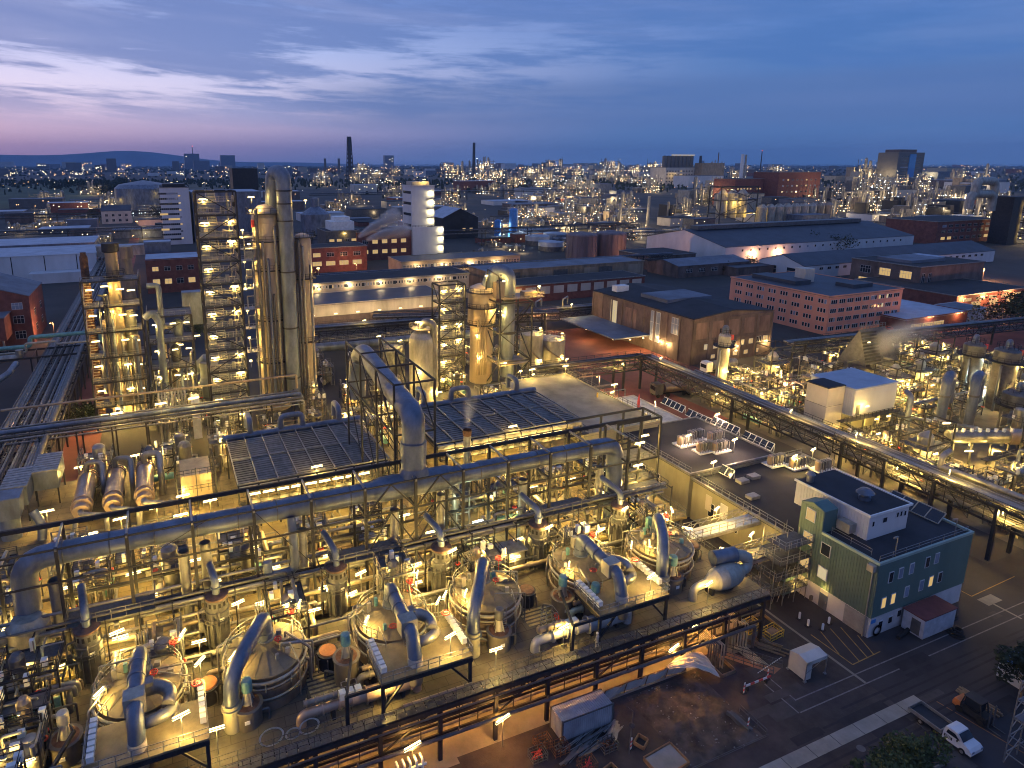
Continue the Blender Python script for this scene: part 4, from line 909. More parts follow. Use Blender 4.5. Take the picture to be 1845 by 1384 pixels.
b = MB(); b.lathe(-12.2, 175.6, [(1.6, 33.2), (2.4, 33.6), (2.4, 33.8), (1.3, 33.8)], n=18); b.rrail(-12.2, 175.6, 33.8, 2.3, 1.1, n=12); b.lathe(-12.2, 175.6, [(1.3, 38.6), (1.7, 38.8), (1.7, 40.6)], n=18); b.build('ring_platform', steel, t)
b = MB(); b.tube([(-7, 174, 24), (-5.5, 174, 25.2), (-4.2, 174, 23.5), (-4.2, 174, 9)], .8, n=14, bend=1.2); b.tube([(-6, 175, 31), (-3.6, 175, 31), (-3.6, 175, 22)], .6, n=12); b.build('swan_neck_pipe', duct, t)
t = thing('column_group', (-1.7, 196, 0), 'yellow lit swan neck column with neighbouring vessels left of the stair tower', 'columns')
b = MB(); b.lathe(-1.2, 196, [(1.3, 0), (1.3, 14.4), (1.5, 14.4), (1.5, 15), (1.0, 16)], n=20); b.tube([(-1.2, 196, 15.5), (-1.2, 196, 17.4), (-4, 196, 17.6), (-4.6, 196, 15)], .8, n=14, bend=2); b.build('column_shell', clad, t)
b = MB(); b.tube([(2.4, 192, 6), (5.8, 190, 9.6)], 1.4, n=16); b.lathe(5.2, 188, [(1.2, 0), (2, 1.5), (2, 4), (1.4, 5.2), (1.4, 9)], n=20); b.build('dark_vessel', duct, t)
for k in range(6): MB().tube([(-4.8 + .7 * k, 193, 0), (-4.8 + .7 * k, 193, 12 + k % 3), (-4.2 + .7 * k, 195, 12 + k % 3)], .22, n=8).build('riser_pipe', beige, t)
b = MB(); b.box(1.6, 6.6, 212, 216, 14, 23); b.build('grey_cabin', duct, t)
for x, y, z in ((-3, 192, 8), (0, 193, 13), (4, 192.6, 15), (-5, 192, 4), (5.5, 191, 3)): lampfit(t, (x, y, z), 150, 1.4, 0, 0, wd=.4)
# pipe sleeves left of the stair tower
t = thing('vertical_pipe_bank', (2, 156, 0), 'bank of pale upright pipes left of the foot of the stair tower', 'pipes')
for k in range(9): MB().tube([(-5.4 + .62 * k, 156, 0), (-5.4 + .62 * k, 156, 10.2 + .3 * (k % 3)), (-5.4 + .62 * k, 160, 10.6 + .3 * (k % 3))], .2, n=8).build('upright_pipe', [cladw, clad][k % 2], t)
MB().box(.6, 2.2, 155.4, 155.9, 1, 10.6).build('flat_duct', white, t)
# ------------------------------------------------------------------ domed vessel, mid tower, mid column
t = thing('domed_vessel', (53, 160, 0), 'dome topped vessel with a bent pipe right behind the right louvred cooler', 'vessel')
b = MB(); b.lathe(52.6, 160, [(3.2, 0), (3.2, 15.4), (3.0, 16.6), (2.2, 17.8), (1.1, 18.4), (0, 18.6)], n=32); b.build('shell', cladw, t)
b = MB(); b.tube([(52.6, 160, 18), (52.8, 159.8, 20.4), (55.2, 158.4, 20.2), (55.3, 158.2, 2)], .95, n=16, bend=1.6); b.build('bent_pipe', clad, t)
b = MB(); b.lathe(52.6, 160, [(2.4, 18.7), (2.6, 18.7), (2.6, 18.9), (2.4, 18.9)], n=20); b.rrail(52.0, 160.6, 18.6, 2.4, 1.1, 90, 300, n=12); b.build('top_rail', cladw, t)
lampfit(t, (51.2, 159, 20.6), 300, 1.6, 0, .6); lampfit(t, (56, 156.6, 3.4), 500, 1.6, 0, 0); lampfit(t, (50.4, 156.2, 9), 200, 1.4, 0, 0)
t = thing('dark_vessel', (48, 170, 0), 'dull grey vessel with a flat railed top left of the domed vessel', 'vessel')
b = MB(); b.lathe(48.6, 170, [(2.9, 0), (2.9, 11.6), (2.5, 12.4), (0, 12.8)], n=28); b.build('shell', steel2, t); b = MB(); b.rrail(48.6, 170, 12, 2.8, 1.1, n=16); b.build('guard_rail', galv, t)
lampfit(t, (49.6, 167.8, 14.4), 330, 1.4, .3, 1.4); lampfit(t, (44, 168, 16), 330, 1.4, .3, 4)
stair_tower(59.5, 66.4, 166.4, 171.6, 27.6, 6, 'shorter steel stair tower with glowing landings between the dome topped vessel and the caged duct', 420, .36)
t = thing('caged_column', (73, 170, 0), 'squat column with ring platforms, hooded duct and lattice cage at the plant centre', 'column')
mat_mid = mat('brownish_cladding', (.36, .29, .22), .42, .35, .22, .35, 5)
b = MB(); b.lathe(73.2, 171, [(3.2, 0), (3.2, 15), (3.9, 16), (3.9, 24), (3.3, 25.6), (1.4, 26.4), (0, 26.5)], n=32); b.build('shell', mat_mid, t)
for z, r in ((16.2, 5.0), (20.6, 4.9), (24.6, 4.6)):
    b = MB(); b.lathe(73.2, 171, [(3.9, z - .15), (r, z - .15), (r, z), (3.9, z)], n=30); b.rrail(73.2, 171, z, r - .1, 1.2, 150, 380, n=18); b.build('ring_platform', steel, t)
b = MB(); b.tube([(79.2, 166.8, 2), (79.2, 166.8, 29.6), (75.6, 168.6, 30.4), (74.2, 170, 25.5)], 1.85, n=22, bend=3.4); b.build('hooded_duct', duct, t)
for z in (6, 13.6, 22.4): MB().tube([(79.2, 166.8, z), (79.2, 166.8, z + .4)], 2.05, n=22).build('duct_collar', steel, t)
b = MB(); lattice(b, 73.6, 83.2, 160.8, 168.6, 0, 23, 3, .36, .22, 'SWE', 1); b.bar((73.6, 160.8, 23), (73.0, 160.8, 30), .3); b.bar((73, 168.6, 23), (72.4, 166, 31), .3); b.bar((73, 160.8, 30), (72.4, 166, 31), .2); b.build('lattice_cage', steel, t)
b = MB(); b.box(74, 83, 161.2, 168.4, 6.6, 6.8); b.box(76, 88.5, 163.5, 170, 23.2, 23.4); b.rail([(76, 163.5, 23.4), (88.5, 163.5, 23.4), (88.5, 170, 23.4)], 1.1, 1.2, .08); b.rbox(85, 166, 23.4, 4, 2.6, 1.2); b.rbox(74.5, 163.6, 24, 2.4, 2, 4); b.build('platform', beige, t)
b = MB()
for k in range(5): b.tube([(70 + k * .7, 167, 3), (70 + k * .7, 166.6, 18 + k)], .2 + .05 * (k % 2), n=8)
b.build('riser_pipe', beige, t)
for x, y, z, w in ((86.5, 163.2, 26.2, 600), (76.4, 164.4, 28, 360), (76, 165.4, 20, 500), (77.4, 166.2, 18.8, 260), (72, 166, 29.4, 330), (69.6, 166.4, 14, 330), (70, 165.6, 8, 420), (75, 160, 7.8, 330), (80, 160.4, 5, 330), (84, 160.6, 3.5, 300)): lampfit(t, (x, y, z), w, .9, .2, 1.4, wd=.4)
for x, y, r, h, l in ((99.4, 178.6, 3.9, 7.4, 'pale storage tank with spiral stair lit at its foot beside the valve yard'), (92.4, 178.6, 3.5, 9.6, 'yellow lit storage tank between the lattice cage and the spiral stair tank')):
    t = thing('storage_tank', (x, y, 0), l, 'tank')
    b = MB(); b.lathe(x, y, [(r, 0), (r, h), (r * .95, h + .1), (0, h + .6)], n=36); b.build('shell', cladw, t)
    b = MB(); b.rrail(x, y, h, r - .1, 1.2, n=24); b.build('guard_rail', cladw, t)
    b = MB()
    for k in range(26): a = R(170 + k * 6); b.rbox(x + (r + .45) * math.cos(a), y + (r + .45) * math.sin(a), h - k * h / 26, .9, .45, .08, a)
    b.build('spiral_stair', beige, t)
    lampfit(t, (x + 1, y - r - .5, 2.6), 420, .8, 0, 2.4, wd=.5); lampfit(t, (x + 1.5, y - r + 1, h + 2), 330, .9, 0, 2)
# ------------------------------------------------------------------ left long pipe rack
t = thing('long_pipe_rack', (-28, 240, 0), 'long pipe rack running away along the left edge to the distance', 'pipe rack')
q = random.Random(3)
for i in range(22):
    x = -32.6 + i * .42; r = q.choice((.09, .12, .12, .18, .22)); r = .5 if i in (1, 20) else r; z = 8.2 + (.5 if i % 5 == 0 else 0)
    y0 = 128 + q.uniform(0, 4)
    MB().tube([(x, y0, z), (x, q.uniform(420, 470), z)], r, n=8).build('long_pipe', [steel2, duct, steel, galv, steel2, clad][q.randint(0, 5)], t)
for i in range(8): MB().tube([(-32 + i * 1.1, 130, 6.4), (-32 + i * 1.1, 460, 6.4)], .2, n=6).build('lower_pipe', [steel2, clad][i % 2], t)
b = MB()
for k in range(30):
    y = 132 + 11 * k
    for x in (-33, -23.4): b.bar((x, y, 0), (x, y, 8), .35)
    for z in (5.9, 7.8): b.bar((-33.2, y, z), (-23.2, y, z), .3, .4)
    if k < 14: b.bar((-33, y, 0), (-33, y + 11, 7.8), .14); b.bar((-23.4, y, 0), (-23.4, y + 11, 7.8), .14)
for x in (-33.2, -23.2): b.bar((x, 130, 7.4), (x, 460, 7.4), .2, .5)
for k in range(110): b.bar((-33, 132 + 3 * k, 8), (-23.4, 132 + 3 * k, 8), .1)
b.build('trestle', steel, t)
t = thing('crossing_pipe_bridge', (-40, 225, 0), 'green and white pipes with square loops crossing over the long pipe rack at the left', 'pipe bridge')
MB().tube([(-60, 222, 10), (-36, 222, 10), (-36, 222, 12.4), (-19.5, 222, 12.4), (-19.5, 222, 9.6)], .55, n=10).build('green_pipe', teal, t)
MB().tube([(-60, 218, 9.4), (-36.5, 218, 9.4), (-36.5, 218, 11.6), (-29.5, 218, 11.6), (-29.5, 217, 11), (-20, 217, 11), (-19, 217, 7.4), (-12, 217, 7.8)], .3, n=10).build('white_pipe', cladw, t)
MB().tube([(-62, 214, 9), (-37.4, 214, 9), (-37.4, 214, 11)], .9, n=12).build('fat_pipe', clad, t)
MB().tube([(-37, 205, 9.6), (-37, 196, 9.6), (-39.5, 188, 9), (-40, 160, 8.5)], .7, n=12).build('fat_pipe', duct, t)
b = MB()
for x in (-58, -46, -35, -20, -12):
    for y in (213, 223): b.bar((x, y, 0), (x, y, 9), .35)
for y in (213, 223): b.bar((-60, y, 8.8), (-10, y, 8.8), .3, .5)
for k in range(24): b.bar((-60 + 2.1 * k, 213, 9), (-60 + 2.1 * k, 223, 9), .12)
b.build('bridge_frame', steel, t)
t = thing('cross_rack', (-8, 152, 0), 'low rack of rusty toned pipes crossing from the left rack to the stair tower', 'pipe rack')
for i, (y, z, r, m) in enumerate(((147, 9, .2, clad), (148, 9.3, .35, steel2), (149.4, 9, .16, cladw), (150.6, 9.4, .5, duct), (152, 9, .18, steel2), (153.6, 9.2, .22, clad), (155, 12.4, .24, beige), (146, 8.6, .14, galv))): MB().tube([(-32, y, z), (22, y, z), (22, y, z - 3)], r, n=8).build('rack_pipe', m, t)
b = MB()
for k in range(10):
    for y in (146, 155): b.bar((-31 + 5.8 * k, y, 0), (-31 + 5.8 * k, y, 9.2), .28)
    b.bar((-31 + 5.8 * k, 145.6, 8.4), (-31 + 5.8 * k, 155.4, 8.4), .25, .35)
b.rail([(-31, 145.6, 9.6), (-4, 145.6, 9.6)], 1.1, 2.2, .07)
b.build('rack_frame', steel, t)
for x, y in ((-12.5, 146.4), (-5, 149), (1, 150)): lampfit(t, (x, y, 11.6), 130, 2.2, .15, 2.2, wd=.4)
# ------------------------------------------------------------------ right pipe bridges
def pipe_bridge(name, p, q_, w, z, npipe, label, posts, seed, rails=True, lampn=0):
    p, q_ = Vector(p), Vector(q_); d = (q_ - p); ln = d.length; d.normalize(); nrm = Vector((-d.y, d.x, 0))
    t = thing(name, (p.x, p.y, 0), label, 'pipe bridge'); g = random.Random(seed)
    def P(s, o, zz): return p + d * s + nrm * o + Vector((0, 0, zz))
    for i in range(npipe):
        o = -w / 2 + .4 + i * (w - .8) / max(1, npipe - 1); r = g.choice((.1, .14, .18, .25)); r = .28 if i == 0 else r; zz = z + .3 + (.6 if i == 0 else 0)
        MB().tube([P(0, o, zz), P(ln, o, zz)], r, n=8).build('bridge_pipe', [steel2, duct, steel, galv, steel2][g.randint(0, 4)], t)
        if i % 2: MB().tube([P(0, o, z - 2.2), P(ln, o, z - 2.2)], r, n=6).build('lower_pipe', [steel2, clad][i % 4 // 2], t)
    b = MB(); k = 0; s = 0.0
    for o in (-w / 2, w / 2):
        for zz in (z, z - 2.6): b.bar(P(0, o, zz), P(ln, o, zz), .2, .32)
        m = max(1, round(ln / 3.2))
        for i in range(m):
            a, c_ = i * ln / m, (i + 1) * ln / m; b.bar(P(a, o, z if i % 2 else z - 2.6), P(c_, o, z - 2.6 if i % 2 else z), .12); b.bar(P(a, o, z - 2.6), P(a, o, z), .1)
        if rails: b.rail([P(0, o, z + .05), P(ln, o, z + .05)], 1.1, 2.4, .07)
    for i in range(round(ln / 1.6)): b.bar(P(i * 1.6, -w / 2, z), P(i * 1.6, w / 2, z), .12)
    b.build('truss', steel, t)
    for s in posts:
        b = MB()
        for o in (-w / 2, w / 2): b.bar(P(s, o, 0), P(s, o, z), .5)
        b.bar(P(s, -w / 2, z - 2.7), P(s, w / 2, z - 2.7), .4); b.build('trestle_post', steel, t)
    for i in range(lampn): lampfit(t, tuple(P((i + .5) * ln / lampn, -w / 2 + .3, z - .5 if i % 2 else z + 2.4)), 330, 1.5, .5, 0 if i % 2 else 2.4)
    return t
pipe_bridge('pipe_bridge', (78, 150, 0), (111, 148.6, 0), 5, 7.8, 9, 'pipe bridge running left from the corner by the brick hall to the storage tanks', (8, 25), 4, lampn=2)
pipe_bridge('pipe_bridge', (110.5, 149, 0), (108.5, 84, 0), 5, 7.8, 11, 'long pipe bridge coming down past the parked tank trucks', (3, 38), 5, lampn=3)
pipe_bridge('pipe_bridge', (108.5, 83.8, 0), (107, 40, 0), 5, 8.6, 12, 'near end of the pipe bridge on heavy black posts beside the green building', (2, 11, 20, 30, 36), 6, lampn=5)
pipe_bridge('pipe_bridge', (160, 146, 0), (330, 128, 0), 5, 6.5, 9, 'pipe bridge on the far side of the right plant, before the salmon building', (4, 40, 80, 120), 8)
pipe_bridge('pipe_bridge', (120, 212, 0), (60, 232, 0), 6, 7.5, 8, 'pipe bridge with bent expansion loops left of the brick hall', (5, 30, 55), 9)
b = MB(); b.tube([(109.6, 66, 9.4), (109.6, 66, 11.5), (111.5, 66, 12)], .5, n=10); b.tube([(109.6, 66, 9.6), (109.6, 40, 9.6)], .5, n=10); tag(b.build('grey_bent_pipe', clad), 'grey pipe with an upturned end lying on the near pipe bridge', 'pipe')
pipe_bridge('pipe_bridge', (36, 226, 0), (146, 218, 0), 9, 6.5, 14, 'wide dim pipe bridge before the striped halls, between the tall columns and the brick hall', (4, 25, 50, 75, 100), 12, True, 3)
for i in range(4):
    x = 94 + 11 * i; b = MB(); b.tube([(x, 221, 6.8), (x, 221, 9.6), (x + 5, 226, 9.6), (x + 5, 226, 6.8)], .3, n=8); tag(b.build('expansion_loop', cladw), 'raised pipe loop above the wide dim pipe bridge', 'pipe', 'raised pipe loops')
t = thing('fat_pipe_walkway', (58, 206, 0), 'fat grey pipe with a railed walkway on top right of the tall columns', 'pipe'); b = MB(); b.tube([(34, 207, 5), (92, 203, 5)], 1.3, n=14); b.build('fat_pipe', duct, t); b = MB(); b.rail([(34, 206, 6.5), (92, 202, 6.5)], 1.1, 2, .08); b.rail([(34, 208, 6.5), (92, 204, 6.5)], 1.1, 2, .08)
for k in range(6): b.bar((36 + 11 * k, 206.5 - .75 * k, 0), (36 + 11 * k, 206.5 - .75 * k, 3.8), .5)
b.build('guard_rail', galv, t)

t = thing('open_structure', (-3, 180, 0), 'open steel structure with lit floors between the left process tower and the framed stair tower', 'structure')
b = MB(); lattice(b, -6.6, 2.6, 174, 184, 0, 24, 4, .3, .16, 'SE'); b.build('lattice', steel, t)
for z in (6, 12, 18, 24):
    b = MB(); b.box(-6.6, 2.6, 174.6, 184, z - .15, z); b.build('landing', gratem, t); b = MB(); b.rail([(-6.6, 184, z), (-6.6, 174, z), (2.6, 174, z), (2.6, 184, z)], 1.1, 1.2, .07); b.build('guard_rail', galv, t)
    for x in (-5, -1.4, 1.4): lampfit(t, (x, 173.6, z - 1.6), 170 if x != -1.4 else 0, 1.3, .05, 0, wd=.25)
    MB().lathe(-4 + z * .15, 178, [(.9, z - 5.4), (1.1, z - 4.8), (1.1, z - 2), (.5, z - 1.4)], n=14).build('vessel', [clad, beige, steel2, duct][z // 6 - 1], t)
for i in range(8): MB().tube([(-6 + 1.1 * i, 174.4, 0), (-6 + 1.1 * i, 174.4, 9 + 2 * (i % 4)), (-5.4 + 1.1 * i, 178, 9 + 2 * (i % 4))], .16 + .08 * (i % 3), n=8).build('riser_pipe', [steel2, clad, duct][i % 3], t)
# ================================================================== buildings
_wm = {}
def winmesh(w, h, lit, bars):
    k = (w, h, lit, bars)
    if k not in _wm:
        b = MB(); b.box(-w / 2, w / 2, -.06, .03, 0, h, 0); b.box(-w / 2 + .09, w / 2 - .09, -.075, -.062, .09, h - .09, 1)
        for i in range(1, bars): x = -w / 2 + i * w / bars; b.box(x - .045, x + .045, -.095, -.076, .09, h - .09, 0)
        if h > 1.9: b.box(-w / 2 + .09, w / 2 - .09, -.099, -.09, h * .62, h * .62 + .08, 0)
        me = bpy.data.meshes.new('window'); me.from_pydata(b.v, [], b.f)
        me.materials.append(frame_m); me.materials.append((glass, winl, winc, glassb)[lit]); me.polygons.foreach_set('material_index', b.m); _wm[k] = me
    return _wm[k]
def add_win(t, wall, x, y, z, w, h, rz, lit, bars=1):
    o = bpy.data.objects.new('window', winmesh(w, h, lit, bars)); COL.objects.link(o); o.parent = t
    o.location = Vector((x, y, z)) - t.location; o.rotation_euler.z = rz; return o
def bldg(name, label, cat, x0, x1, y0, y1, h, wm, rm, roof='flat', rh=2.0, wins=(), group=None, z0=0, seed=1, over=.25):
    t = thing(name, ((x0 + x1) / 2, (y0 + y1) / 2, z0), label, cat, group); q = random.Random(seed); z1 = z0 + h
    b = MB(); b.box(x0, x1, y0, y1, z0, z1)
    xm, ym = (x0 + x1) / 2, (y0 + y1) / 2
    if roof == 'y': b.add([(x0, y0, z1 + .001), (x1, y0, z1 + .001), (xm, y0, z1 + rh), (x0, y1, z1 + .001), (x1, y1, z1 + .001), (xm, y1, z1 + rh)], [(0, 1, 2), (5, 4, 3)])
    if roof == 'x': b.add([(x0, y0, z1 + .001), (x0, y1, z1 + .001), (x0, ym, z1 + rh), (x1, y0, z1 + .001), (x1, y1, z1 + .001), (x1, ym, z1 + rh)], [(2, 1, 0), (3, 4, 5)])
    w = b.build('wall', wm, t)
    b = MB(); o = over
    if roof == 'flat':
        b.box(x0 - o, x1 + o, y0 - o, y1 + o, z1, z1 + .3); b.build('roof', rm, t)
        b = MB()
        for a, c_, d_, e in ((x0 - o - .03, x1 + o + .03, y0 - o - .03, y0 - o + .25), (x0 - o - .03, x0 - o + .25, y0 - o + .25, y1 + o - .25), (x1 + o - .25, x1 + o + .03, y0 - o + .25, y1 + o - .25), (x0 - o - .03, x1 + o + .03, y1 + o - .25, y1 + o + .03)): b.box(a, c_, d_, e, z1 + .1, z1 + .5)
        b.build('parapet', galv if rm is bitum else wm, t)
    elif roof == 'y':
        for s_, xe in ((-1, x0 - o), (1, x1 + o)):
            b.add([(xe, y0 - o, z1 + .02), (xe, y1 + o, z1 + .02), (xm, y1 + o, z1 + rh + .12), (xm, y0 - o, z1 + rh + .12), (xe, y0 - o, z1 + .22), (xe, y1 + o, z1 + .22), (xm, y1 + o, z1 + rh + .34), (xm, y0 - o, z1 + rh + .34)], [(0, 1, 2, 3), (7, 6, 5, 4), (0, 4, 5, 1), (0, 3, 7, 4), (1, 5, 6, 2)])
        b.build('roof', rm, t)
    elif roof == 'x':
        for ye in (y0 - o, y1 + o):
            b.add([(x0 - o, ye, z1 + .02), (x1 + o, ye, z1 + .02), (x1 + o, ym, z1 + rh + .12), (x0 - o, ym, z1 + rh + .12), (x0 - o, ye, z1 + .22), (x1 + o, ye, z1 + .22), (x1 + o, ym, z1 + rh + .34), (x0 - o, ym, z1 + rh + .34)], [(0, 1, 2, 3), (7, 6, 5, 4), (0, 4, 5, 1), (0, 3, 7, 4), (1, 5, 6, 2)])
        b.build('roof', rm, t)
    cnt = 0; extra = MB()
    for (face, z, n, ww, hh, p, bars, *mg) in wins:
        m0, m1 = mg if mg else (.06, .94)
        for i in range(n):
            f = m0 + (m1 - m0) * ((i + .5) / n); lit = (q.choice((1, 1, 2)) if q.random() < p else (0 if q.random() < .9 else 3))
            x, y, rz = (x0 + f * (x1 - x0), y0 - .0, 0) if face == 'S' else (x0, y0 + f * (y1 - y0), -math.pi / 2) if face == 'W' else (x1, y0 + f * (y1 - y0), math.pi / 2)
            cnt += 1
            if cnt <= 100: add_win(t, w, x, y, z0 + z, ww, hh, rz, lit, bars)
            else:
                me = winmesh(ww, hh, lit, bars); ca, sa = math.cos(rz), math.sin(rz)
                extra.add([(x + v.co.x * ca - v.co.y * sa, y + v.co.x * sa + v.co.y * ca, z0 + z + v.co.z) for v in me.vertices], [tuple(pp.vertices) for pp in me.polygons])
                for j, pp in enumerate(me.polygons): extra.m[-len(me.polygons) + j] = 0 if pp.material_index == 0 else 1 + lit
    if extra.v: extra.build('window_rows', [frame_m, glass, winl, winc, glassb], t, kind='stuff')
    return t
def roofbox(t, x, y, z, a, b_, c_, m=None, nm='roof_vent'): return MB().rbox(x, y, z, a, b_, c_).build(nm, m or galv, t)
def door(t, x, y, z, w, h, rz, m, nm='door', glowtop=False):
    ca, sa = math.cos(rz), math.sin(rz); b = MB()
    b.rbox(x + .03 * sa, y - .03 * ca, z, w, .12, h, rz, 0)
    o = b.build(nm, m, t); b = MB(); b.rbox(x + .1 * sa + .35 * w * ca, y - .1 * ca + .35 * w * sa, z + 1.0, .1, .08, .18, rz); b.build('handle', galv, o)
    if glowtop: MB().rbox(x + .06 * sa, y - .06 * ca, z + h, w, .1, .5, rz).build('lit_transom', winl, t)
    return o
# --- switch halls right of the reactor deck
hall = bldg('switch_hall', 'pale yellow hall whose dark flat roof carries dark condenser units', 'building', 73, 91.5, 84, 105, 7.7, yellww, bitum, wins=(('W', 2.5, 3, 1.2, 2.2, 0, 1, .3, .9),))
def chiller(x, y, z, label):
    t = thing('condenser_unit', (x, y, z), label, 'condenser', 'condenser units on the dark roofs')
    b = MB(); b.box(x - 1.8, x + 1.8, y - 1.1, y + 1.1, z, z + .25); b.build('skid_base', white, t)
    for k in range(3): MB().lathe(x - 1.1 + 1.1 * k, y, [(.45, z + .25), (.5, z + .5), (.5, z + 1.7), (.3, z + 1.9)], n=14).build('cooling_drum', [mat_cu, steel2, clad][k], t)
    b = MB()
    for k in range(6): b.tube([(x - 1.6 + .6 * k, y - .8, z), (x - 1.6 + .6 * k, y - .8, z + 1.9), (x - 1.6 + .6 * k, y + .2, z + 1.9)], .07, n=6)
    b.build('hook_pipe', galv, t)
for x, y, l in ((80.2, 94.5, 'condenser unit at the left end of the long row on the dark hall roof'), (81.4, 90.6, 'condenser unit near the front edge of the dark hall roof'), (83.6, 95.8, 'condenser unit with the tallest drums in the middle of the dark hall roof'), (86.4, 93.6, 'separate condenser unit on the right of the dark hall roof'), (84.0, 89.6, 'condenser unit beside the lamp on the dark hall roof'),
                (92, 79.4, 'condenser unit in bright light on the lower roof by the pipe bridge'), (95, 76.6, 'condenser unit on the lower roof, farther right, by the green building'), (89.5, 81.8, 'condenser unit on the lower roof next to the parapet of the dark hall')): chiller(x, y, 8.05 if y > 84 else 7.45, l)
for i, (x, y, z, l) in enumerate(((79.4, 92.6, 8, 'roof lamp over the left condenser row'), (85.5, 87.6, 8, 'roof lamp alone on the dark hall roof, right side'), (91.6, 99, 8, 'roof lamp at the far parapet of the dark hall'), (76.5, 82.6, 7.4, 'roof lamp at the front corner of the lower roof'), (90.4, 78.6, 7.4, 'roof lamp among the bright condensers on the lower roof'), (95.6, 79.4, 7.4, 'roof lamp at the pipe bridge side of the lower roof'))): tube_lamp((x, y, z + 2.6), l, 300, .2, 2.6, group='roof lamps', col=(1, .62, .36) if i < 3 else (1, .64, .16))
low = bldg('switch_hall', 'lower pale yellow hall with dark roof between the condenser hall and the green building', 'building', 73.4, 97.5, 62.2, 83.6, 7.0, yellww, bitum, wins=(('W', 2.5, 2, 1.2, 2.4, .0, 1, .4, .9),))
door(low, 73.4, 76, 3.4, 1.6, 2.6, -math.pi / 2, white); door(low, 73.4, 79.5, 3.4, 1.4, 2.6, -math.pi / 2, cream)
for x, y in ((88.2, 66.5), (91.5, 66.5), (79.6, 79), (82.5, 79.5), (77, 74)): MB().rbox(x, y, 7.35, 1.8, 1.4, .5).build('roof_light', cladw, low)
b = MB(); b.rail([(73.4, 62.6, 7.5), (73.4, 83.2, 7.5), (97.2, 83.2, 7.5)], 1.0, 1.6, .07); b.build('roof_rail', galv, low)
b = MB(); b.rail([(73.2, 84, 8), (73.2, 105, 8)], 1, 1.6, .06); b.build('roof_rail', galv, hall); b = MB(); b.rail([(91.4, 84.2, 8), (91.4, 104.8, 8)], 1, 1.6, .06); b.build('roof_rail', galv, hall)
for i, (x, y, z, rz, l) in enumerate(((92.8, 113, 7.0, 0, 'first dark solar panel row along the white roof'), (92.6, 104.6, 7.0, 0, 'second dark solar panel row along the white roof'), (92.2, 96.6, 8.0, 0, 'third dark solar panel row, on the parapet of the dark hall'), (92.2, 88, 8.0, 0, 'nearest dark solar panel row on the parapet of the dark hall'), (78.8, 81.2, 7.4, 0, 'two white framed panels on the lower roof edge'))):
    t = thing('solar_panel_row', (x, y, z), l, 'solar panels', 'panel rows on the flat roofs'); b = MB(); f = MB()
    for k in range(5 if i < 4 else 2):
        yy = y - 2.9 + k * 1.45 if i < 4 else y - .8 + k * 1.5
        b.add([(x - .5, yy, z + .3), (x - .5, yy + 1.3, z + .3), (x + .3, yy + 1.3, z + 1.5), (x + .3, yy, z + 1.5)], [(3, 2, 1, 0)]); f.bar((x - .5, yy - .04, z + .3), (x + .3, yy - .04, z + 1.5), .12); f.bar((x - .5, yy, z + .3), (x - .5, yy + 1.4, z + .3), .1); f.bar((x + .3, yy, z + 1.5), (x + .3, yy + 1.4, z + 1.5), .1); f.bar((x + .3, yy, z), (x + .3, yy, z + 1.5), .08)
    b.build('panel_glass', glass, t); f.build('panel_frame', white, t)
t = bldg('tank_hall', 'hall with a bare stained concrete roof behind the right louvred cooler', 'building', 65, 81.6, 104.2, 140, 8.7, yellww, concd); b = MB(); b.rail([(65, 104.2, 9.2), (81.6, 104.2, 9.2), (81.6, 139, 9.2)], 1.0, 1.7, .06); b.build('roof_rail', steel2, t)
b = MB(); b.lathe(79, 122, [(.2, 9), (.2, 10)], n=8); b.build('yellow_post', yellowp, t)
for x, y in ((72, 139), (80.4, 138.2), (82.5, 121)): lampfit(t, (x, y, 11.6), 360, 1.7, .1, 2.6)
t = bldg('annex', 'low annex with a white gravel roof beside the bare concrete roof', 'building', 82.4, 92, 106, 127, 5.6, cream, mat('white_gravel_roof', (.42, .42, .42), .8, 0, .3, .8)); tube_lamp((84.5, 124.5, 8.6), 'roof lamp on the white gravel roof', 330, .3, 2.6, group='roof lamps')
MB().lathe(86.2, 117, [(.3, 6), (.3, 8.6), (.05, 10.2)], n=8).build('striped_marker', redp, t)
tube_lamp((82, 106, 12), 'slanting lamp beam in the corner frame before the white gravel roof', 300, .9, 3, 2.6, group='roof lamps')
# --- bridges from deck to halls
for i, (y, z, l) in enumerate(((69.6, 7, 'covered grey footbridge from the tanks to the yellow hall'), (62.6, 6.4, 'open grated footbridge from the deck to the lower yellow hall'))):
    t = thing('footbridge', (66, y, z), l, 'footbridge', 'footbridges between deck and halls')
    b = MB(); b.box(60.9, 73.2, y - 1.2, y + 1.2, z - .2, z); b.build('bridge_deck', rooflt if i == 0 else gratem, t)
    b = MB(); b.rail([(60.9, y - 1.2, z), (73, y - 1.2, z)], 1.2, 1.5, .07); b.rail([(60.9, y + 1.2, z), (73, y + 1.2, z)], 1.2, 1.5, .07)
    for k in range(8): b.bar((61 + 1.5 * k, y + 1.2, z), (62.5 + 1.5 * k, y + 1.2, z + 1.2), .06)
    b.bar((60.9, y - 1.2, z - .4), (73.2, y - 1.2, z - .4), .2, .4); b.build('truss', cladw if i == 0 else galv, t)
    lampfit(t, (67, y + 1.3, z + 2.2), 260, 1.5, .4, 1.1)
t = thing('scaffold_stair', (70.4, 60.4, 0), 'pale scaffold stair with sheet roofed landings beside the green building', 'scaffold')
b = MB()
for k in range(4): b.box(66.2 + .5 * k, 72.8, 58.6, 63.4 - .5 * k, 2.0 + 2.2 * k, 2.1 + 2.2 * k)
b.build('landing', gratem, t)
b = MB()
for k in range(4):
    z = 2.1 + 2.2 * k; b.rail([(66.2 + .5 * k, 63.4 - .5 * k, z), (66.2 + .5 * k, 58.6, z), (72.8, 58.6, z)], 1.1, 1.1, .06)
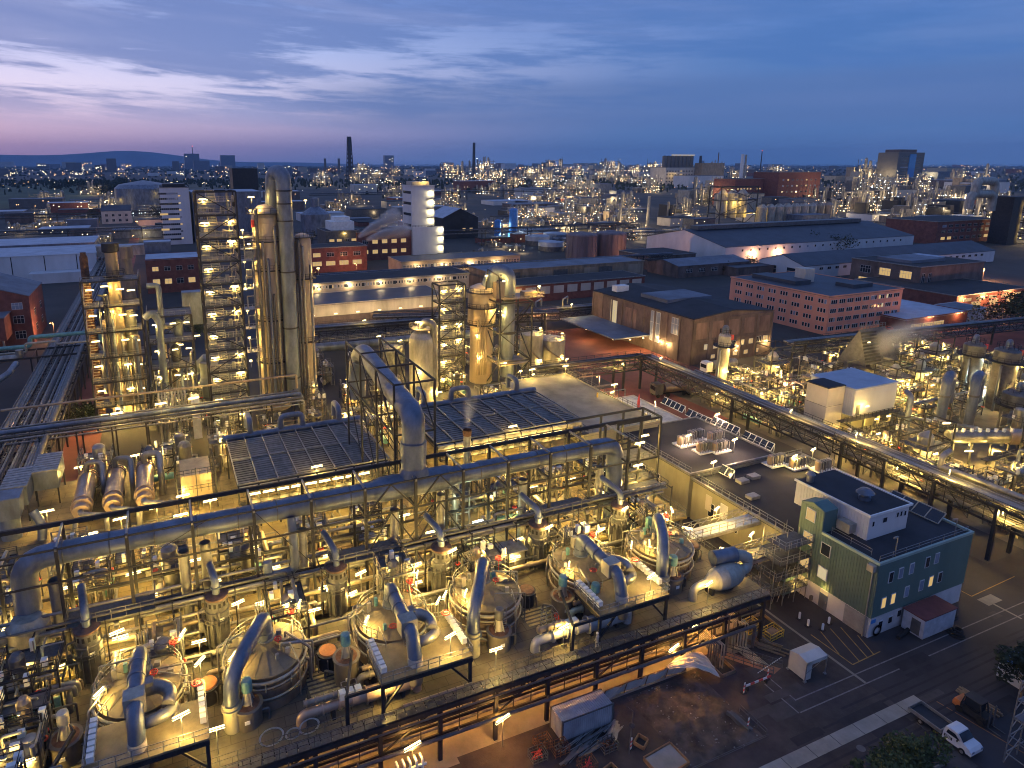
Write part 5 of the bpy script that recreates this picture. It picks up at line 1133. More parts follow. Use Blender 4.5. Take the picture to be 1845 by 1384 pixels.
for x in (66.4, 68.5, 70.6, 72.7):
    for y in (58.7, 61, 63.2): b.bar((x, y, 0), (x, y, 9.8 if x > 68 else 6), .08)
for k in range(6): b.bar((66.4 + k, 58.6, 1), (68 + k, 58.6, 6), .06)
b.build('scaffold_tube', galv, t)
t = bldg('porch', 'small pale porch with a lit doorway at the foot of the scaffold stair', 'porch', 70.4, 72.9, 60.4, 63.6, 2.8, greenw, bitum); MB().box(72.0, 72.7, 60.30, 60.36, .1, 2.3).build('lit_doorway', winl, t); light((71.6, 59.6, 2.4), 18, t)
# --- the green building
g = thing('green_building', (82, 55, 0), 'green sheet clad building on a white base with a grey roof cabin', 'building')
MB().box(73, 90.9, 49.05, 61.4, 0, 2.9).build('white_base', mat('white_render', (.50, .50, .52), .75, 0, .15, .4), g)
b = MB(); b.box(72.9, 91.0, 48.95, 61.4, 2.9, 10.4)
for i in range(30): b.box(72.84, 72.9, 49.1 + .41 * i, 49.26 + .41 * i, 2.9, 10.3)
b.box(72.9, 75.4, 57.6, 61.4, 10.4, 13.6); b.add([(72.9, 57.6, 13.6), (75.4, 57.6, 13.6), (75.4, 61.4, 13.6), (72.9, 61.4, 13.6), (72.9, 59.5, 14.2), (75.4, 59.5, 14.2)], [(0, 1, 5, 4), (2, 3, 4, 5), (0, 4, 3), (1, 2, 5)])
for i in range(9): b.box(72.84, 72.9, 57.7 + .41 * i, 57.86 + .41 * i, 10.3, 13.5)
b.build('green_wall', greenw, g)
b = MB(); b.box(73.2, 90.7, 49.3, 61.2, 10.405, 10.45); b.build('roof', bitum, g)
b = MB(); b.box(72.86, 91.05, 48.9, 49.2, 10.41, 10.75); b.box(72.86, 73.2, 49.2, 57.6, 10.41, 10.75); b.box(90.7, 91.05, 49.2, 61.4, 10.41, 10.75); b.build('parapet_cap', mat('pale_green_cap', (.32, .42, .37), .5, .2, .1, 1), g)
b = MB(); b.box(76.6, 84.2, 53.8, 65.8, 10.46, 13.9)
for i in range(24): b.box(76.53, 76.6, 54 + .49 * i, 54.16 + .49 * i, 10.46, 13.8)
o = b.build('roof_cabin', whitew, g); MB().box(76.4, 84.4, 53.6, 66, 13.9, 14.1).build('cabin_roof', bitum, o)
b = MB(); b.box(76.3, 84.5, 53.5, 53.7, 13.95, 14.25); b.box(76.3, 76.5, 53.7, 66, 13.95, 14.25); b.box(84.3, 84.5, 53.7, 66, 13.95, 14.25); b.build('cabin_edge', white, o)
for x, z, lit in ((77.4, 12.3, 0), (79.6, 12.4, 0), (82, 12.6, 0), (82.7, 12.6, 0), (83.5, 12.5, 0)): add_win(g, o, x, 53.8, z, .5 if x != 79.6 else .9, .8, 0, lit)
door(g, 76.5, 61.2, 10.5, 1.6, 2.3, -math.pi / 2, duct); b = MB(); b.box(75.2, 76.5, 55.4, 57.4, 10.9, 12.2); b.build('air_conditioner', cladw, g)
b = MB(); b.lathe(80, 57.4, [(.8, 14.1), (.8, 14.5), (.5, 14.6), (.5, 15), (1.2, 15.1), (.7, 15.6), (0, 15.8)], n=18); b.build('roof_fan', duct, g); MB().lathe(77.8, 64.6, [(.5, 14.1), (.5, 15.2), (.7, 15.2), (.3, 15.7)], n=14).build('roof_stack', clad, g)
for y, z, lit in ((59.6, 11.4, 1), (59.6, 7.9, 1), (59.6, 4.4, 1), (56.6, 7.7, 0), (56.6, 4.2, 2)): add_win(g, g, 72.84, y, z, 1.3, 1.7, -math.pi / 2, lit)
for x, z, lit in ((75.4, 7.4, 0), (77.2, 7.5, 3), (79.2, 7.6, 3), (82.2, 7.7, 0), (84, 7.8, 3), (74.8, 3.9, 1), (76.5, 4, 1), (79, 4.3, 3), (81.8, 4.4, 3), (83.6, 4.5, 1), (85.4, 4.6, 0), (75, .9, 0), (76.8, 1, 0), (78.4, 1.5, 0), (80.4, 1.6, 0)): add_win(g, g, x, 48.95 if z > 2 else 49.05, z, .85, 1.5 if z > 2 else 1.0, 0, lit)
door(g, 73, 56.0, 0, 1.3, 2.2, -math.pi / 2, duct, glowtop=True); d_ = door(g, 73, 51, 0, 3.4, 2.7, -math.pi / 2, mat('steel_gate', (.30, .31, .33), .5, .3, .2, 1), 'gate'); MB().box(72.6, 73.1, 57.6, 57.9, .2, .9).build('wall_box', steel2, g)
b = MB(); b.tube([(72.75, 49.6, 0), (72.75, 49.6, 10.2)], .09, n=6); b.rbox(72.6, 49.7, 9.4, .7, .9, .9); b.build('downpipe', cladw, g)
b = MB(); b.rail([(73.4, 49.4, 10.5), (90.4, 49.4, 10.5)], .9, 2.4, .05); b.rail([(74, 51, 10.5), (74, 57, 10.5)], .9, 2.4, .05); b.bar((76.5, 49.6, 10.5), (76.5, 49.6, 13.2), .1); b.bar((76.5, 49.6, 13.2), (75.6, 49.5, 13.3), .2); b.bar((88, 49.6, 10.5), (88, 49.6, 13), .1); b.bar((88, 49.6, 13), (87, 49.6, 13.1), .2); b.build('roof_rail', galv, g)
b = MB()
for k in range(4): b.add([(88.6, 52.4 + 2 * k, 10.8), (88.6, 54.2 + 2 * k, 10.8), (90, 54.2 + 2 * k, 12), (90, 52.4 + 2 * k, 12)], [(0, 1, 2, 3)])
b.build('roof_panel', glass, g); b = MB()
for k in range(5): b.bar((88.6, 52.3 + 2 * k, 10.8), (90, 52.3 + 2 * k, 12), .12)
b.bar((90, 52.3, 12.02), (90, 60.3, 12.02), .12); b.bar((88.6, 52.3, 10.8), (88.6, 60.3, 10.8), .12); b.build('panel_frame', cladw, g)
MB().box(73.2, 74, 48.99, 49.04, 2.0, 2.5).build('blue_sign', bluep, g); MB().box(72.95, 73.0, 49.3, 49.9, 2.2, 2.6).build('yellow_sign', yellowp, g)
b = MB(); q_ = MB(); q_.ring(0, 0, 0, .65, .14, 0, 20); b.add([(74.4 + a, 48.85, .8 + c_) for a, c_, e in q_.v], q_.f, 0, True); tag(b.build('fan_wheel', steel2), 'round grey wheel leaning on the white base of the green building', 'wheel')
light((72.4, 56.0, 3.0), 12, g)
# --- brick hall, salmon building and their neighbours
t = bldg('brick_hall', 'big weathered brown brick hall with tall lit windows and a dark curved roof', 'building', 134.4, 165, 158, 212, 13.6, brickb, bitum, 'y', 1.4, (('S', 4.2, 6, 1.6, 1.6, .7, 3, .12, .8), ('S', 1.2, 5, 1.5, 1.2, .7, 3, .2, .9), ('S', 4.4, 2, 2, 1.8, .9, 3, .8, .98)), seed=5)
for y, w_, h_ in ((199, 3.4, 9), (176, 4.4, 9.4), (166, 3.6, 5)): add_win(t, t, 134.4, y, 3.4 if h_ > 6 else 7.6, w_, h_, -math.pi / 2, 3 if y < 180 else 2, 3)
b = MB()
for k in range(10): b.box(134.1, 134.4, 158 + 6 * k - .3, 158 + 6 * k + .3, 0, 13.4)
for k in range(6): b.box(134.4 + 6.1 * k - .3, 134.4 + 6.1 * k + .3, 157.7, 158, 0, 13.4)
b.box(134.15, 134.4, 158, 212, 13.0, 13.5); b.box(134.4, 165, 157.75, 158, 13.0, 13.5); b.box(134.4, 165, 157.8, 158, 6.6, 7.0); b.build('pilaster_frame', brickb, t)
for x in (137.5, 143.6, 149.7, 155.8, 161.9): MB().box(x - 2, x + 2, 157.9, 157.98, 7.6, 12.4).build('patched_render', MATS['pale_infill'] if 'pale_infill' in MATS else mat('pale_infill', (.20, .13, .11), .85, 0, .4, .4, 3), t)
MB().box(134.3, 134.4, 186, 192, 1, 11.4).build('brick_infill', MATS['pale_infill'], t)
b = MB(); b.box(140, 158, 178, 192, 14.4, 15.6); b.build('ridge_monitor', roofmid, t); roofbox(t, 140, 204, 14.4, 5, 3, 2, white)
b = MB(); b.box(121, 134.4, 178, 212, 4.6, 5.0); b.build('loading_canopy', roofmid, t)
for x, y in ((122, 180), (126.5, 177.6), (131.5, 177.6), (133.6, 172), (133.6, 168.4), (122, 196), (151, 157), (163, 157.2)): lampfit(t, (x, y, 4.3), 260, .5, 0, 0, lampw, (1, .62, .22), wd=.4)
bldg('salmon_building', 'long salmon coloured office building with rows of small windows and a blue grey roof', 'building', 201, 238, 168, 216, 13.2, pink, roofbl, 'flat', 0, tuple(('S', 1.4 + 3.1 * k, 3, .95, 1.5, .02, 1, .02 + .107 * g_, .10 + .107 * g_) for k in range(4) for g_ in range(9)) + tuple(('W', 1.4 + 3.1 * k, 3, .95, 1.5, .02, 1, .02 + .12 * g_, .10 + .12 * g_) for k in range(4) for g_ in range(8)), seed=2)
t = [o for o in COL.objects if o.name == 'salmon_building'][0]
b = MB(); b.box(208, 216, 190, 212, 13.5, 15); b.build('roof_house', roofbl, t); b = MB(); b.rbox(219, 196, 13.5, 5, 5, 5); b.build('lift_house', cream, t); b = MB(); b.box(222, 232, 176, 184, 13.5, 14.8); b.build('skylight', roofbl, t)
for x, y, z, w in ((236, 166, 4, 500), (238.6, 174, 6, 300)): lampfit(t, (x, y, z), w, .6, 0, 0, lampy, (1, .36, .12))
t = bldg('white_roof_shed', 'low red brick shed with a broad white roof right of the salmon building', 'building', 228, 262, 158, 196, 4.6, brickr, rooflt, 'flat', 0, (('S', 1.4, 3, 5.6, 1.5, 1, 6, .08, .62),))
for x, y in ((240, 156.4), (256, 156.6)): lampfit(t, (x, y, 5.2), 260, .6, 0, 0, lampy, (1, .45, .18))
bldg('grey_kiosk', 'grey kiosk with lit door next to the white roof shed', 'kiosk', 263, 276, 160, 172, 4.4, whitew, roofmid)
t = bldg('red_brick_canteen', 'low red brick building with a row of warm lit windows and a dark roof', 'building', 283, 330, 176, 224, 5.6, brickr, bitum, 'flat', 0, (('S', 3.2, 5, 5, 1.3, 1, 5), ('S', .6, 3, 6, 2.2, 1, 5, .15, .9)))
for x in (286, 300, 318): lampfit(t, (x, 174.6, 5), 700, .6, 0, 0, lampy, (1, .45, .16))
t = bldg('power_house', 'brown brick block with tall lit window bands behind the salmon building', 'building', 299, 344, 204, 240, 12.6, brickb, bitum, 'flat', 0, tuple(('W', z, 3, 6, 3.4, .8, 5) for z in (1.5, 7)) + (('S', 5, 2, 2, 5, 0, 2, 0, .2),)); MB().box(306, 330, 214, 232, 12.9, 14.2).build('roof_light', roofmid, t); MB().box(332, 342, 222, 236, 12.9, 13.4).build('white_hatch', rooflt, t)
t = bldg('warehouse', 'farther pale warehouse with dark pitched roof and a ridge of ventilators', 'warehouse', 289, 452, 317, 392, 10.5, whitew, roofbl, 'x', 7, (('S', 7.6, 22, 1.4, 1.4, 0, 1),)); MB().box(296, 440, 350, 358, 17.6, 20).build('ridge_ventilator', steel2, t)
for x in (310, 330): lampfit(t, (x, 314.5, 6), 1500, 1, 0, 0, lampy, (1, .45, .2))
bldg('warehouse', 'nearer pale warehouse with dark pitched roof and a row of small windows', 'warehouse', 292, 450, 262, 293, 6.4, whitew, roofbl, 'x', 4.4, (('S', 4, 24, 2.6, 1.4, .02, 2), ('W', .2, 2, 7, 4.6, 0, 1)))
bldg('low_hall', 'low brown hall with a grey roof before the farther pale warehouse', 'building', 236, 284, 292, 318, 6, brickb, roofmid, 'x', 2, (('S', 2.4, 5, 4, 2, .0, 4),)); bldg('low_hall', 'dark low hall with lean-to roof beside the parked white van', 'building', 266, 300, 282, 292, 4.4, brickb, roofbl); bldg('low_hall', 'dim low hall right behind the two dark tanks', 'building', 240, 272, 322, 352, 7.5, brickb, bitum)
# --- striped long halls behind the columns
bldg('long_hall', 'long low hall with pale glowing wall and dark roof behind the tall columns', 'building', 40, 96, 258, 282, 7.6, mat('translucent_wall', (.50, .44, .34), .6, 0, .3, .15, 4), roofbl, 'flat', 0, ()); t = [o for o in COL.objects if o.name == 'long_hall'][0]
MB().box(40, 96, 257.6, 257.9, 0, 3.6).build('brick_plinth', brickb, t)
for k in range(7): lampfit(t, (44 + 8 * k, 253, 5.2), 170, 1.2, 0, 0, lampw, (1, .68, .3), wd=.5)
t = bldg('clerestory_hall', 'long hall with a dotted clerestory band above the glowing wall', 'building', 44, 118, 288, 308, 10.6, mat('grey_band_wall', (.36, .31, .25), .7, 0, .2, .2), bitum, 'flat', 0, (('S', 8.6, 60, .7, 1.3, .05, 1, .01, .99), ('S', 8.4, 10, 1.4, 1.6, .0, 1, .05, .95)))
for k in range(5): lampfit(t, (52 + 13 * k, 286.4, 10), 260, 1.2, 0, 0, lampw, (1, .68, .3))
t = bldg('glazed_hall', 'hall with a finely barred upper window band in front of the white tower', 'building', 108, 176, 354, 378, 8, mat('barred_band_wall', (.34, .28, .20), .7, 0, .3, .2), roofbl, 'flat', 0, (('S', 3.4, 40, 1.3, 3.2, .06, 2, .01, .99),))
for k in range(4): lampfit(t, (116 + 15 * k, 350.6, 6), 380, 1.2, 0, 0, lampw, (1, .66, .28))
t = bldg('panelled_hall', 'long hall with tan and grey wall panels and blue roof edge', 'building', 128, 214, 292, 312, 10, beige, roofmid, 'flat', 0, ())
for k in range(10): MB().box(129 + 8.4 * k, 136.6 + 8.4 * k, 291.84, 291.98, 4.6, 9).build('wall_panel', [mat_mid, steel2, beige][k % 3], t)
t = bldg('panelled_hall', 'lower red based hall with cream panels beside the pipe loops', 'building', 126, 196, 266, 284, 7.2, brickr, bitum, 'flat', 0, ())
for k in range(10): MB().box(128 + 6.8 * k, 133 + 6.8 * k, 265.84, 265.98, 3.2, 6.4).build('wall_panel', cream, t)
lampfit(t, (126.5, 262, 9), 900, 1.2, 0, 0)
# ================================================================== right hand plant
t = thing('box_building', (128, 98, 0), 'white box shaped building on steel legs with a pale stair shaft, right plant', 'building')
b = MB(); b.box(124.7, 137.6, 95, 106.5, 6.2, 12)
for k in range(22): b.box(124.62, 124.7, 95.1 + .52 * k, 95.25 + .52 * k, 6.2, 11.9)
o = b.build('box_wall', whitew, t); MB().box(124.5, 137.8, 94.8, 106.7, 12, 12.3).build('roof', rooflt, o)
b = MB(); b.box(119.6, 124.55, 97.5, 103, 0, 12.4); o = b.build('stair_shaft', cream, t); MB().box(119.4, 124.5, 97.3, 103.2, 12.4, 12.6).build('shaft_roof', bitum, o)
for z in (4.2, 8.3): MB().box(119.56, 124.6, 97.46, 103.04, z, z + .06).build('joint', bitum, o)
b = MB()
for x in (125, 129, 133.4, 137.2):
    for y in (95.3, 106): b.bar((x, y, 0), (x, y, 6.2), .4)
b.box(126, 136.6, 98.5, 105, 0, 6.1); b.build('leg_frame', yellww, t)
b = MB()
for z in (3.2, 6.2): b.box(120, 137, 93.2, 94.9, z - .15, z); b.rail([(120, 93.2, z), (137, 93.2, z)], 1.1, 1.2, .08)
for k in range(10): b.box(120.6 + .5 * k, 121 + .5 * k, 93.4, 94.7, 6.1 - .31 * k, 6.16 - .31 * k)
b.bar((120.6, 93.3, 6.2), (125.8, 93.3, 3.2), .12, .25); b.build('outside_stair', steel, t); MB().box(125.6, 126.6, 94.9, 94.98, 6.4, 8.6).build('door', steel2, t)
for x, y, z, w in ((127, 93.6, 8.6, 110), (130, 93.2, 5.4, 300), (122, 93, 2.6, 300), (134, 93.4, 5.4, 200), (124, 88, 5, 200)): lampfit(t, (x, y, z), w, 1.2, 0, 0)
for i, (x, y) in enumerate(((149, 91.6), (155, 89))):
    t = thing('arched_pipe', (x, y, 0), ['fat grey pipe arching over in the right plant, left one of the pair', 'fat grey pipe arching over in the right plant, right one of the pair'][i], 'pipe', 'pair of fat arched pipes')
    b = MB(); b.tube([(x, y, 0), (x, y, 12.6), (x + 3.6, y + 1.4, 12.6), (x + 3.6, y + 1.4, 6)], 1.05, n=20, bend=1.9); b.build('arch', duct, t)
    b = MB(); b.tube([(x, y, 8.2), (x, y, 8.6)], 1.2, n=20); b.lathe(x, y, [(1.6, 0), (1.6, .5), (1.1, .6)], n=18); b.build('flange', steel2, t)
for x, y, r, h, z2, l in ((186.3, 109, 2.3, 12.4, 14, 'slim grey column with loop top, lit cold white at its waist, in the right plant'), (176.5, 95.5, 2.5, 15.2, 11, 'broad grey column with railed top and red gate in the right plant'), (163.5, 84.5, 2.7, 9.5, 9, 'squat dark vessel with bright lamp on top in the right plant'), (128, 138, 1.5, 14.5, 8, 'pale slim column by the pipe bridge at the left end of the right plant')):
    t = thing('plant_column', (x, y, 0), l, 'column', 'columns of the right plant')
    b = MB(); b.lathe(x, y, [(r, 0), (r, h - 3.2), (r * 1.05, h - 3.1), (r * 1.05, h - .6), (r * .7, h), (0, h + .2)], n=26)
    for z in range(2, int(h), 3): b.ring(x, y, z, r, .06, 0, 24)
    b.build('shell', steel2 if r > 2 else cladw, t)
    b = MB(); b.lathe(x, y, [(r, h - 3.3), (r + 1.3, h - 3.3), (r + 1.3, h - 3.15), (r, h - 3.15)], n=24); b.rrail(x, y, h - 3.1, r + 1.2, 1.2, n=18); b.rrail(x, y, h, r * .9, 1.1, n=14); b.build('ring_platform', steel, t)
    b = MB(); b.tube([(x - .6, y, h), (x - .6, y, h + 1.8), (x + .6, y, h + 1.8), (x + .6, y, h)], .45, n=10, bend=.7); b.tube([(x - r - .5, y - .6, 0), (x - r - .5, y - .6, h - 4), (x, y, h - 4)], .3, n=8); b.build('top_loop', duct, t)
    b = MB(); b.rbox(x + r, y - r * .6, h - 1.6, .8, .6, 1.3); b.build('red_gate', redp, t)
    cool = x > 180
    for dx_, dz_ in ((-.8, h * .35), (.9, h * .1), (1.6, h * .72)): lampfit(t, (x + dx_, y - r - 1.1, dz_), 420, .8, 0, 0, lampc if cool else None, (.8, 1, .85) if cool else (1, .64, .16), wd=.4)
t = thing('mist_hood', (170, 128, 0), 'tent shaped louvred hood blurred by steam in the right plant', 'hood')
b = MB(); b.add([(164, 123, 5), (177, 123, 5), (177, 132, 5), (164, 132, 5), (165.5, 127.5, 14), (175.5, 127.5, 14)], [(0, 1, 5, 4), (1, 2, 5), (2, 3, 4, 5), (3, 0, 4)]); b.box(164, 177, 123, 132, 0, 4.9); b.build('hood_shell', steel2, t)
b = MB()
for k in range(11): f = k / 11; b.bar((164 + 1.5 * f, 122.9 + 4.4 * f, 5.2 + 8.6 * f), (170 + 1.5 * f, 122.9 + 4.4 * f, 5.2 + 8.6 * f), .1, .5)
b.build('louvre', steel, t); b = MB(); b.rail([(165.5, 127.5, 14), (175.5, 127.5, 14)], 1.1, 1.2, .08); b.build('guard_rail', galv, t); lampfit(t, (162.5, 122, 12), 600, 1, 0, 0)
t = thing('lying_drum', (141, 78, 0), 'long lying drum with white valves and a copper banded end, right plant', 'drum')
b = MB(); b.tube([(134, 80.4, 5.4), (146.5, 74.2, 5.4)], 1.3, n=18); b.build('shell', clad, t); b = MB(); b.tube([(144.5, 75.2, 5.4), (149, 73, 5.4)], 1.55, n=18); b.build('banded_end', mat_cu, t)
b = MB()
for k in range(8): b.rbox(134.6 + 1.4 * k, 79.4 - .7 * k, 6.7, .5, .5, .7)
b.build('valve_box', white, t); b = MB(); b.box(133, 148, 71.4, 73, 3.6, 3.8)
for k in range(5): b.bar((134 + 3.2 * k, 79 - 1.6 * k, 0), (134 + 3.2 * k, 79 - 1.6 * k, 4.4), .3)
b.rail([(133, 71.4, 3.8), (148, 71.4, 3.8)], 1.1, 1.2, .07); b.build('platform', steel, t)
for x, y, z in ((136, 77, 3.2), (141, 74.6, 3.2), (134, 81, 8)): lampfit(t, (x, y, z), 420, 1.8, -.4, 0)
sheet('plant_pavement', 113, 215, 40, 142, .008, mat('stained_pavement', (.12, .105, .08), .8, 0, .5, .15, 1, .1, 4))
tag(MB().box(151, 163, 66, 76, 0, 2.9).build('concrete_block', concd), 'bare concrete slab roof amid the pipes of the right plant', 'slab')
b = MB(); b.tube([(133, 116, 8.5), (134, 112, 8.5), (134, 112, 3), (147, 88, 3.2), (150, 84, 3.2), (138, 78, 3.8)], .42, n=10); tag(b.build('zigzag_pipe', clad), 'grey pipe zigzagging down between the white box building and the fat arched pipes', 'pipe')
b = MB(); b.tube([(150.4, 79, 1), (150.4, 79, 4.6), (166, 68, 4.6)], .35, n=10); tag(b.build('silver_pipe', galv), 'bright silver pipe running from the fat arched pipes to the right edge', 'pipe')
b = MB(); b.tube([(138.4, 92, 0), (138.4, 92, 9.6), (139.4, 94, 10)], .6, n=12); tag(b.build('upright_pipe', duct), 'single upright grey pipe just right of the white box building', 'pipe')
t = thing('grey_elbow_duct', (141, 58, 3), 'grey elbow duct rising from a square grey tank at the right edge', 'duct')
b = MB(); b.box(138, 143, 57, 60.6, 1.5, 4.6); b.build('square_tank', duct, t); b = MB(); b.tube([(142.6, 60, 4), (143.4, 61, 8.6), (156, 65, 9.6)], .95, n=16, bend=2); b.build('elbow', clad, t)
def skipR(x, y):
    return (117 < x < 139.5 and 91 < y < 108) or (147 < x < 160 and 86.5 < y < 95) or (161 < x < 179 and 120 < y < 134) or (150 < x < 164 and 64 < y < 77) or any(abs(x - a) < 4 and abs(y - c_) < 4 for a, c_ in ((186.3, 109), (176.5, 95.5), (163.5, 84.5), (128, 138))) or (132 < x < 150 and 70 < y < 82)
field(117, 172, 46, 62, 0, 7.8, 7, 'by the black bridge posts', 'skids in the near right plant', 330, skipR)
field(117, 200, 66, 92, 0, 7.8, 7.2, 'round the fat arched pipes of the right plant', 'skids round the arched pipes', 350, skipR)
field(117, 214, 97, 140, 0, 8.2, 7.8, 'in the far part of the right plant before the salmon building', 'skids in the far right plant', 350, skipR)
b = MB(); q = random.Random(77)
for k in range(46):
    x, y, z = q.uniform(114, 200), q.uniform(48, 138), q.uniform(2.5, 6.5); ln = q.uniform(8, 26)
    if skipR(x, y): continue
    p2 = (x + ln, y, z) if k % 2 else (x, y + ln * .7, z)
    b = MB(); b.tube([(x, y, 0), (x, y, z), p2, (p2[0], p2[1], 0)], q.choice((.12, .16, .24, .34)), n=8)
    tag(b.build('pipe_run', [clad, cladw, galv, steel2, duct][k % 5]), 'pipe run strung between the skids of the right plant', 'pipe', 'pipe runs of the right plant')
for k in range(9):
    x, y = q.uniform(120, 196), q.uniform(50, 136)
    if skipR(x, y): continue
    t = thing('open_structure', (x, y, 0), 'open steel structure with railed floors in the right plant', 'structure', 'open structures of the right plant')
    b = MB(); lattice(b, x, x + 7, y, y + 6, 0, 9 + k % 3, 3, .24, .14, 'SW'); b.build('lattice', steel, t)
    b = MB()
    for z in (3.2, 6.4): b.box(x, x + 7, y, y + 6, z - .1, z); b.rail([(x, y + 6, z), (x, y, z), (x + 7, y, z)], 1.1, 1.2, .06)
    b.build('railed_floor', gratem, t); MB().lathe(x + 3.5, y + 3, [(1.2, .5), (1.4, 1.2), (1.4, 8), (.6, 9)], n=16).build('vessel', cladw, t)
    lampfit(t, (x + 2, y - .3, 5.8), 500, 1.3, 0, 0, wd=.3); lampfit(t, (x + 5, y - .3, 2.6), 500, 1.3, 0, 0, wd=.3)
def tanker(x, y, a, label, col, white_cab):
    t = thing('tank_truck', (0, 0, 0), label, 'tank truck')
    MB().tube([(-4.2, 0, 2.1), (4.4, 0, 2.1)], 1.2, n=18).build('tank', col, t)
    b = MB()
    for k in range(5): b.tube([(-3.8 + 1.9 * k, 0, 2.1), (-3.7 + 1.9 * k, 0, 2.1)], 1.24, n=18)
    b.box(-3.6, 3.6, -.25, .25, 3.3, 3.4); b.build('tank_band', galv, t)
    b = MB(); b.box(-7.1, -4.9, -1.2, 1.2, .8, 3.1); b.box(-6.9, -4.9, -1.15, 1.15, 3.1, 3.5); o = b.build('cab', white_cab, t); MB().box(-7.13, -7.1, -1.05, 1.05, 1.9, 2.9).build('windscreen', glass, o)
    MB().box(-7, 4.4, -.5, .5, .6, .9).build('chassis', rubber, t)
    for wx in (-6.2, -3.4, 1.2, 2.5, 3.8):
        for s_ in (-1, 1): MB().tube([(wx, s_ * 1.2, .5), (wx, s_ * .85, .5)], .5, n=14).build('wheel', rubber, t)
    t.location = (x, y, 0); t.rotation_euler.z = a
tanker(113.8, 138, -.12, 'rust toned tank truck parked under the pipe bridge', mat_cu, steel2); tanker(139, 149.5, .0, 'shiny black and silver tank truck parked before the brick hall', clad, white)
# ================================================================== trees
def tree(x, y, h, r, label, n=700, leaf=.35, m=None, group=None, name='tree', z0=0):
    t = thing(name, (x, y, z0), label, 'tree', group); q = random.Random(int(x * 13 + y)); b = MB()
    b.tube([(x, y, z0), (x + .1, y, z0 + h * .35), (x - .1 * r, y + .1, z0 + h * .7)], .05 * h * .45, n=7, r2=.02 * h)
    for k in range(5): a = k * 1.3; b.tube([(x, y, z0 + h * (.3 + .06 * k)), (x + .55 * r * math.cos(a), y + .55 * r * math.sin(a), z0 + h * (.55 + .06 * k))], .012 * h, n=5, r2=.004 * h)
    b.build('trunk', wood, t); b = MB()
    cl = [(q.gauss(0, .42) * r, q.gauss(0, .42) * r, q.uniform(.38, .95) * h, q.uniform(.22, .42) * r) for _ in range(16)]
    for i in range(n):
        cx, cy, cz, cr = cl[i % 16]; v_ = Vector((q.gauss(0, 1), q.gauss(0, 1), q.gauss(0, 1))).normalized() * cr * q.uniform(.5, 1.05)
        c0 = Vector((x + cx, y + cy, z0 + cz)) + v_; u = Vector((q.gauss(0, 1), q.gauss(0, 1), q.gauss(0, .7))).normalized(); w = u.cross(Vector((q.gauss(0, 1), q.gauss(0, 1), q.gauss(0, 1)))).normalized(); s_ = leaf * q.uniform(.6, 1.3)
        b.add([c0 - u * s_, c0 + w * s_ * .6, c0 + u * s_, c0 - w * s_ * .6], [(0, 1, 2, 3)])
    b.build('crown', m or leafm, t); return t
# ================================================================== named far landmarks
def far(px, py): p = at(px, py, 0); return p.x, p.y
t = bldg('office_tower', 'tall grey office block with dark window bands left of the framed stair tower', 'building', 0, 19, 580, 640, 40, whitew, bitum, 'flat', 0, tuple(('S', 3 + 3.6 * k, 2, 7.6, 1.5, .12, 6, .0, .55) for k in range(10)) + tuple(('S', 4 + 5 * k, 1, 1.6, 1, .8, 1, .6, .7) for k in range(7))); MB().box(2, 17, 590, 620, 40.3, 42.5).build('plant_room', steel, t)
bldg('grey_hall', 'big windowless grey hall behind the framed stair tower', 'building', 21, 70, 590, 650, 36, duct, rooflt, 'flat', 0, tuple(('S', 2 + 5 * k, 3, 3, 2.2, .25, 2, .02, .3) for k in range(5)))
bldg('dark_tower_block', 'black ribbed cooling block standing above the big grey hall', 'building', 62, 84, 720, 750, 52, steel, steel)
t = bldg('white_tower', 'tall white windowless tower with glowing balconies, centre of the picture', 'building', 138.3, 153, 429.5, 448, 43.5, whitew, rooflt); o = MB().box(138.2, 158.5, 427.8, 429.4, 0, 19).build('lower_wing', whitew, t)
for k in range(6): MB().box(138.2, 138.3, 431, 446, 6 + 6.6 * k, 7.6 + 6.6 * k).build('window_band', glass, t)
for k in range(7): z = 2.2 + 5.6 * k; x = 157 if z < 18 else 150.6; y = 427.6 if z < 18 else 429.4; MB().box(x - 2.6, x + 2.2, y - 1.4, y, z, z + .3).build('balcony', steel, t); lampfit(t, (x, y - 1.2, z + 4.2), 330, 1.6, 0, 0, lampw, (1, .80, .38), wd=.8)
MB().box(140, 151, 433, 445, 43.9, 46.2).build('roof_plant', cladw, t); lampfit(t, (147, 431, 47.4), 600, 2, 0, 0, wd=.8); b = MB(); b.rail([(138.2, 427.9, 19), (158.4, 427.9, 19)], 1.2, 2, .12); b.build('guard_rail', steel, t)
t = bldg('laboratory', 'grey laboratory in scaffolding sheets with lit white roof house', 'building', 86, 106, 432, 458, 18, steel2, bitum, 'flat', 0, (('S', 12, 4, 3, 1.6, .6, 3),)); MB().box(90, 104, 436, 452, 18.3, 23.4).build('roof_house', white, t); MB().box(93, 102, 438, 450, 23.4, 26).build('upper_roof_house', white, t); lampfit(t, (97, 430.5, 17), 140, 1.6, 0, 0, wd=.5)  # the lamp before the wall is added to brighten it
bldg('red_brick_block', 'red brick block with two rows of bright windows before the white tower', 'building', 104, 138, 430, 452, 17, brickr, bitum, 'flat', 0, (('S', 4, 5, 3.4, 2.4, .8, 3), ('S', 10, 5, 3.4, 2.4, .8, 3)))
bldg('red_brick_block', 'smaller red brick block with glowing windows right of the tall columns', 'building', 67, 100, 392, 412, 13, brickr, bitum, 'flat', 0, (('S', 3.6, 4, 5, 2.4, .95, 3), ('S', 8.4, 4, 4, 2.2, .6, 3)))
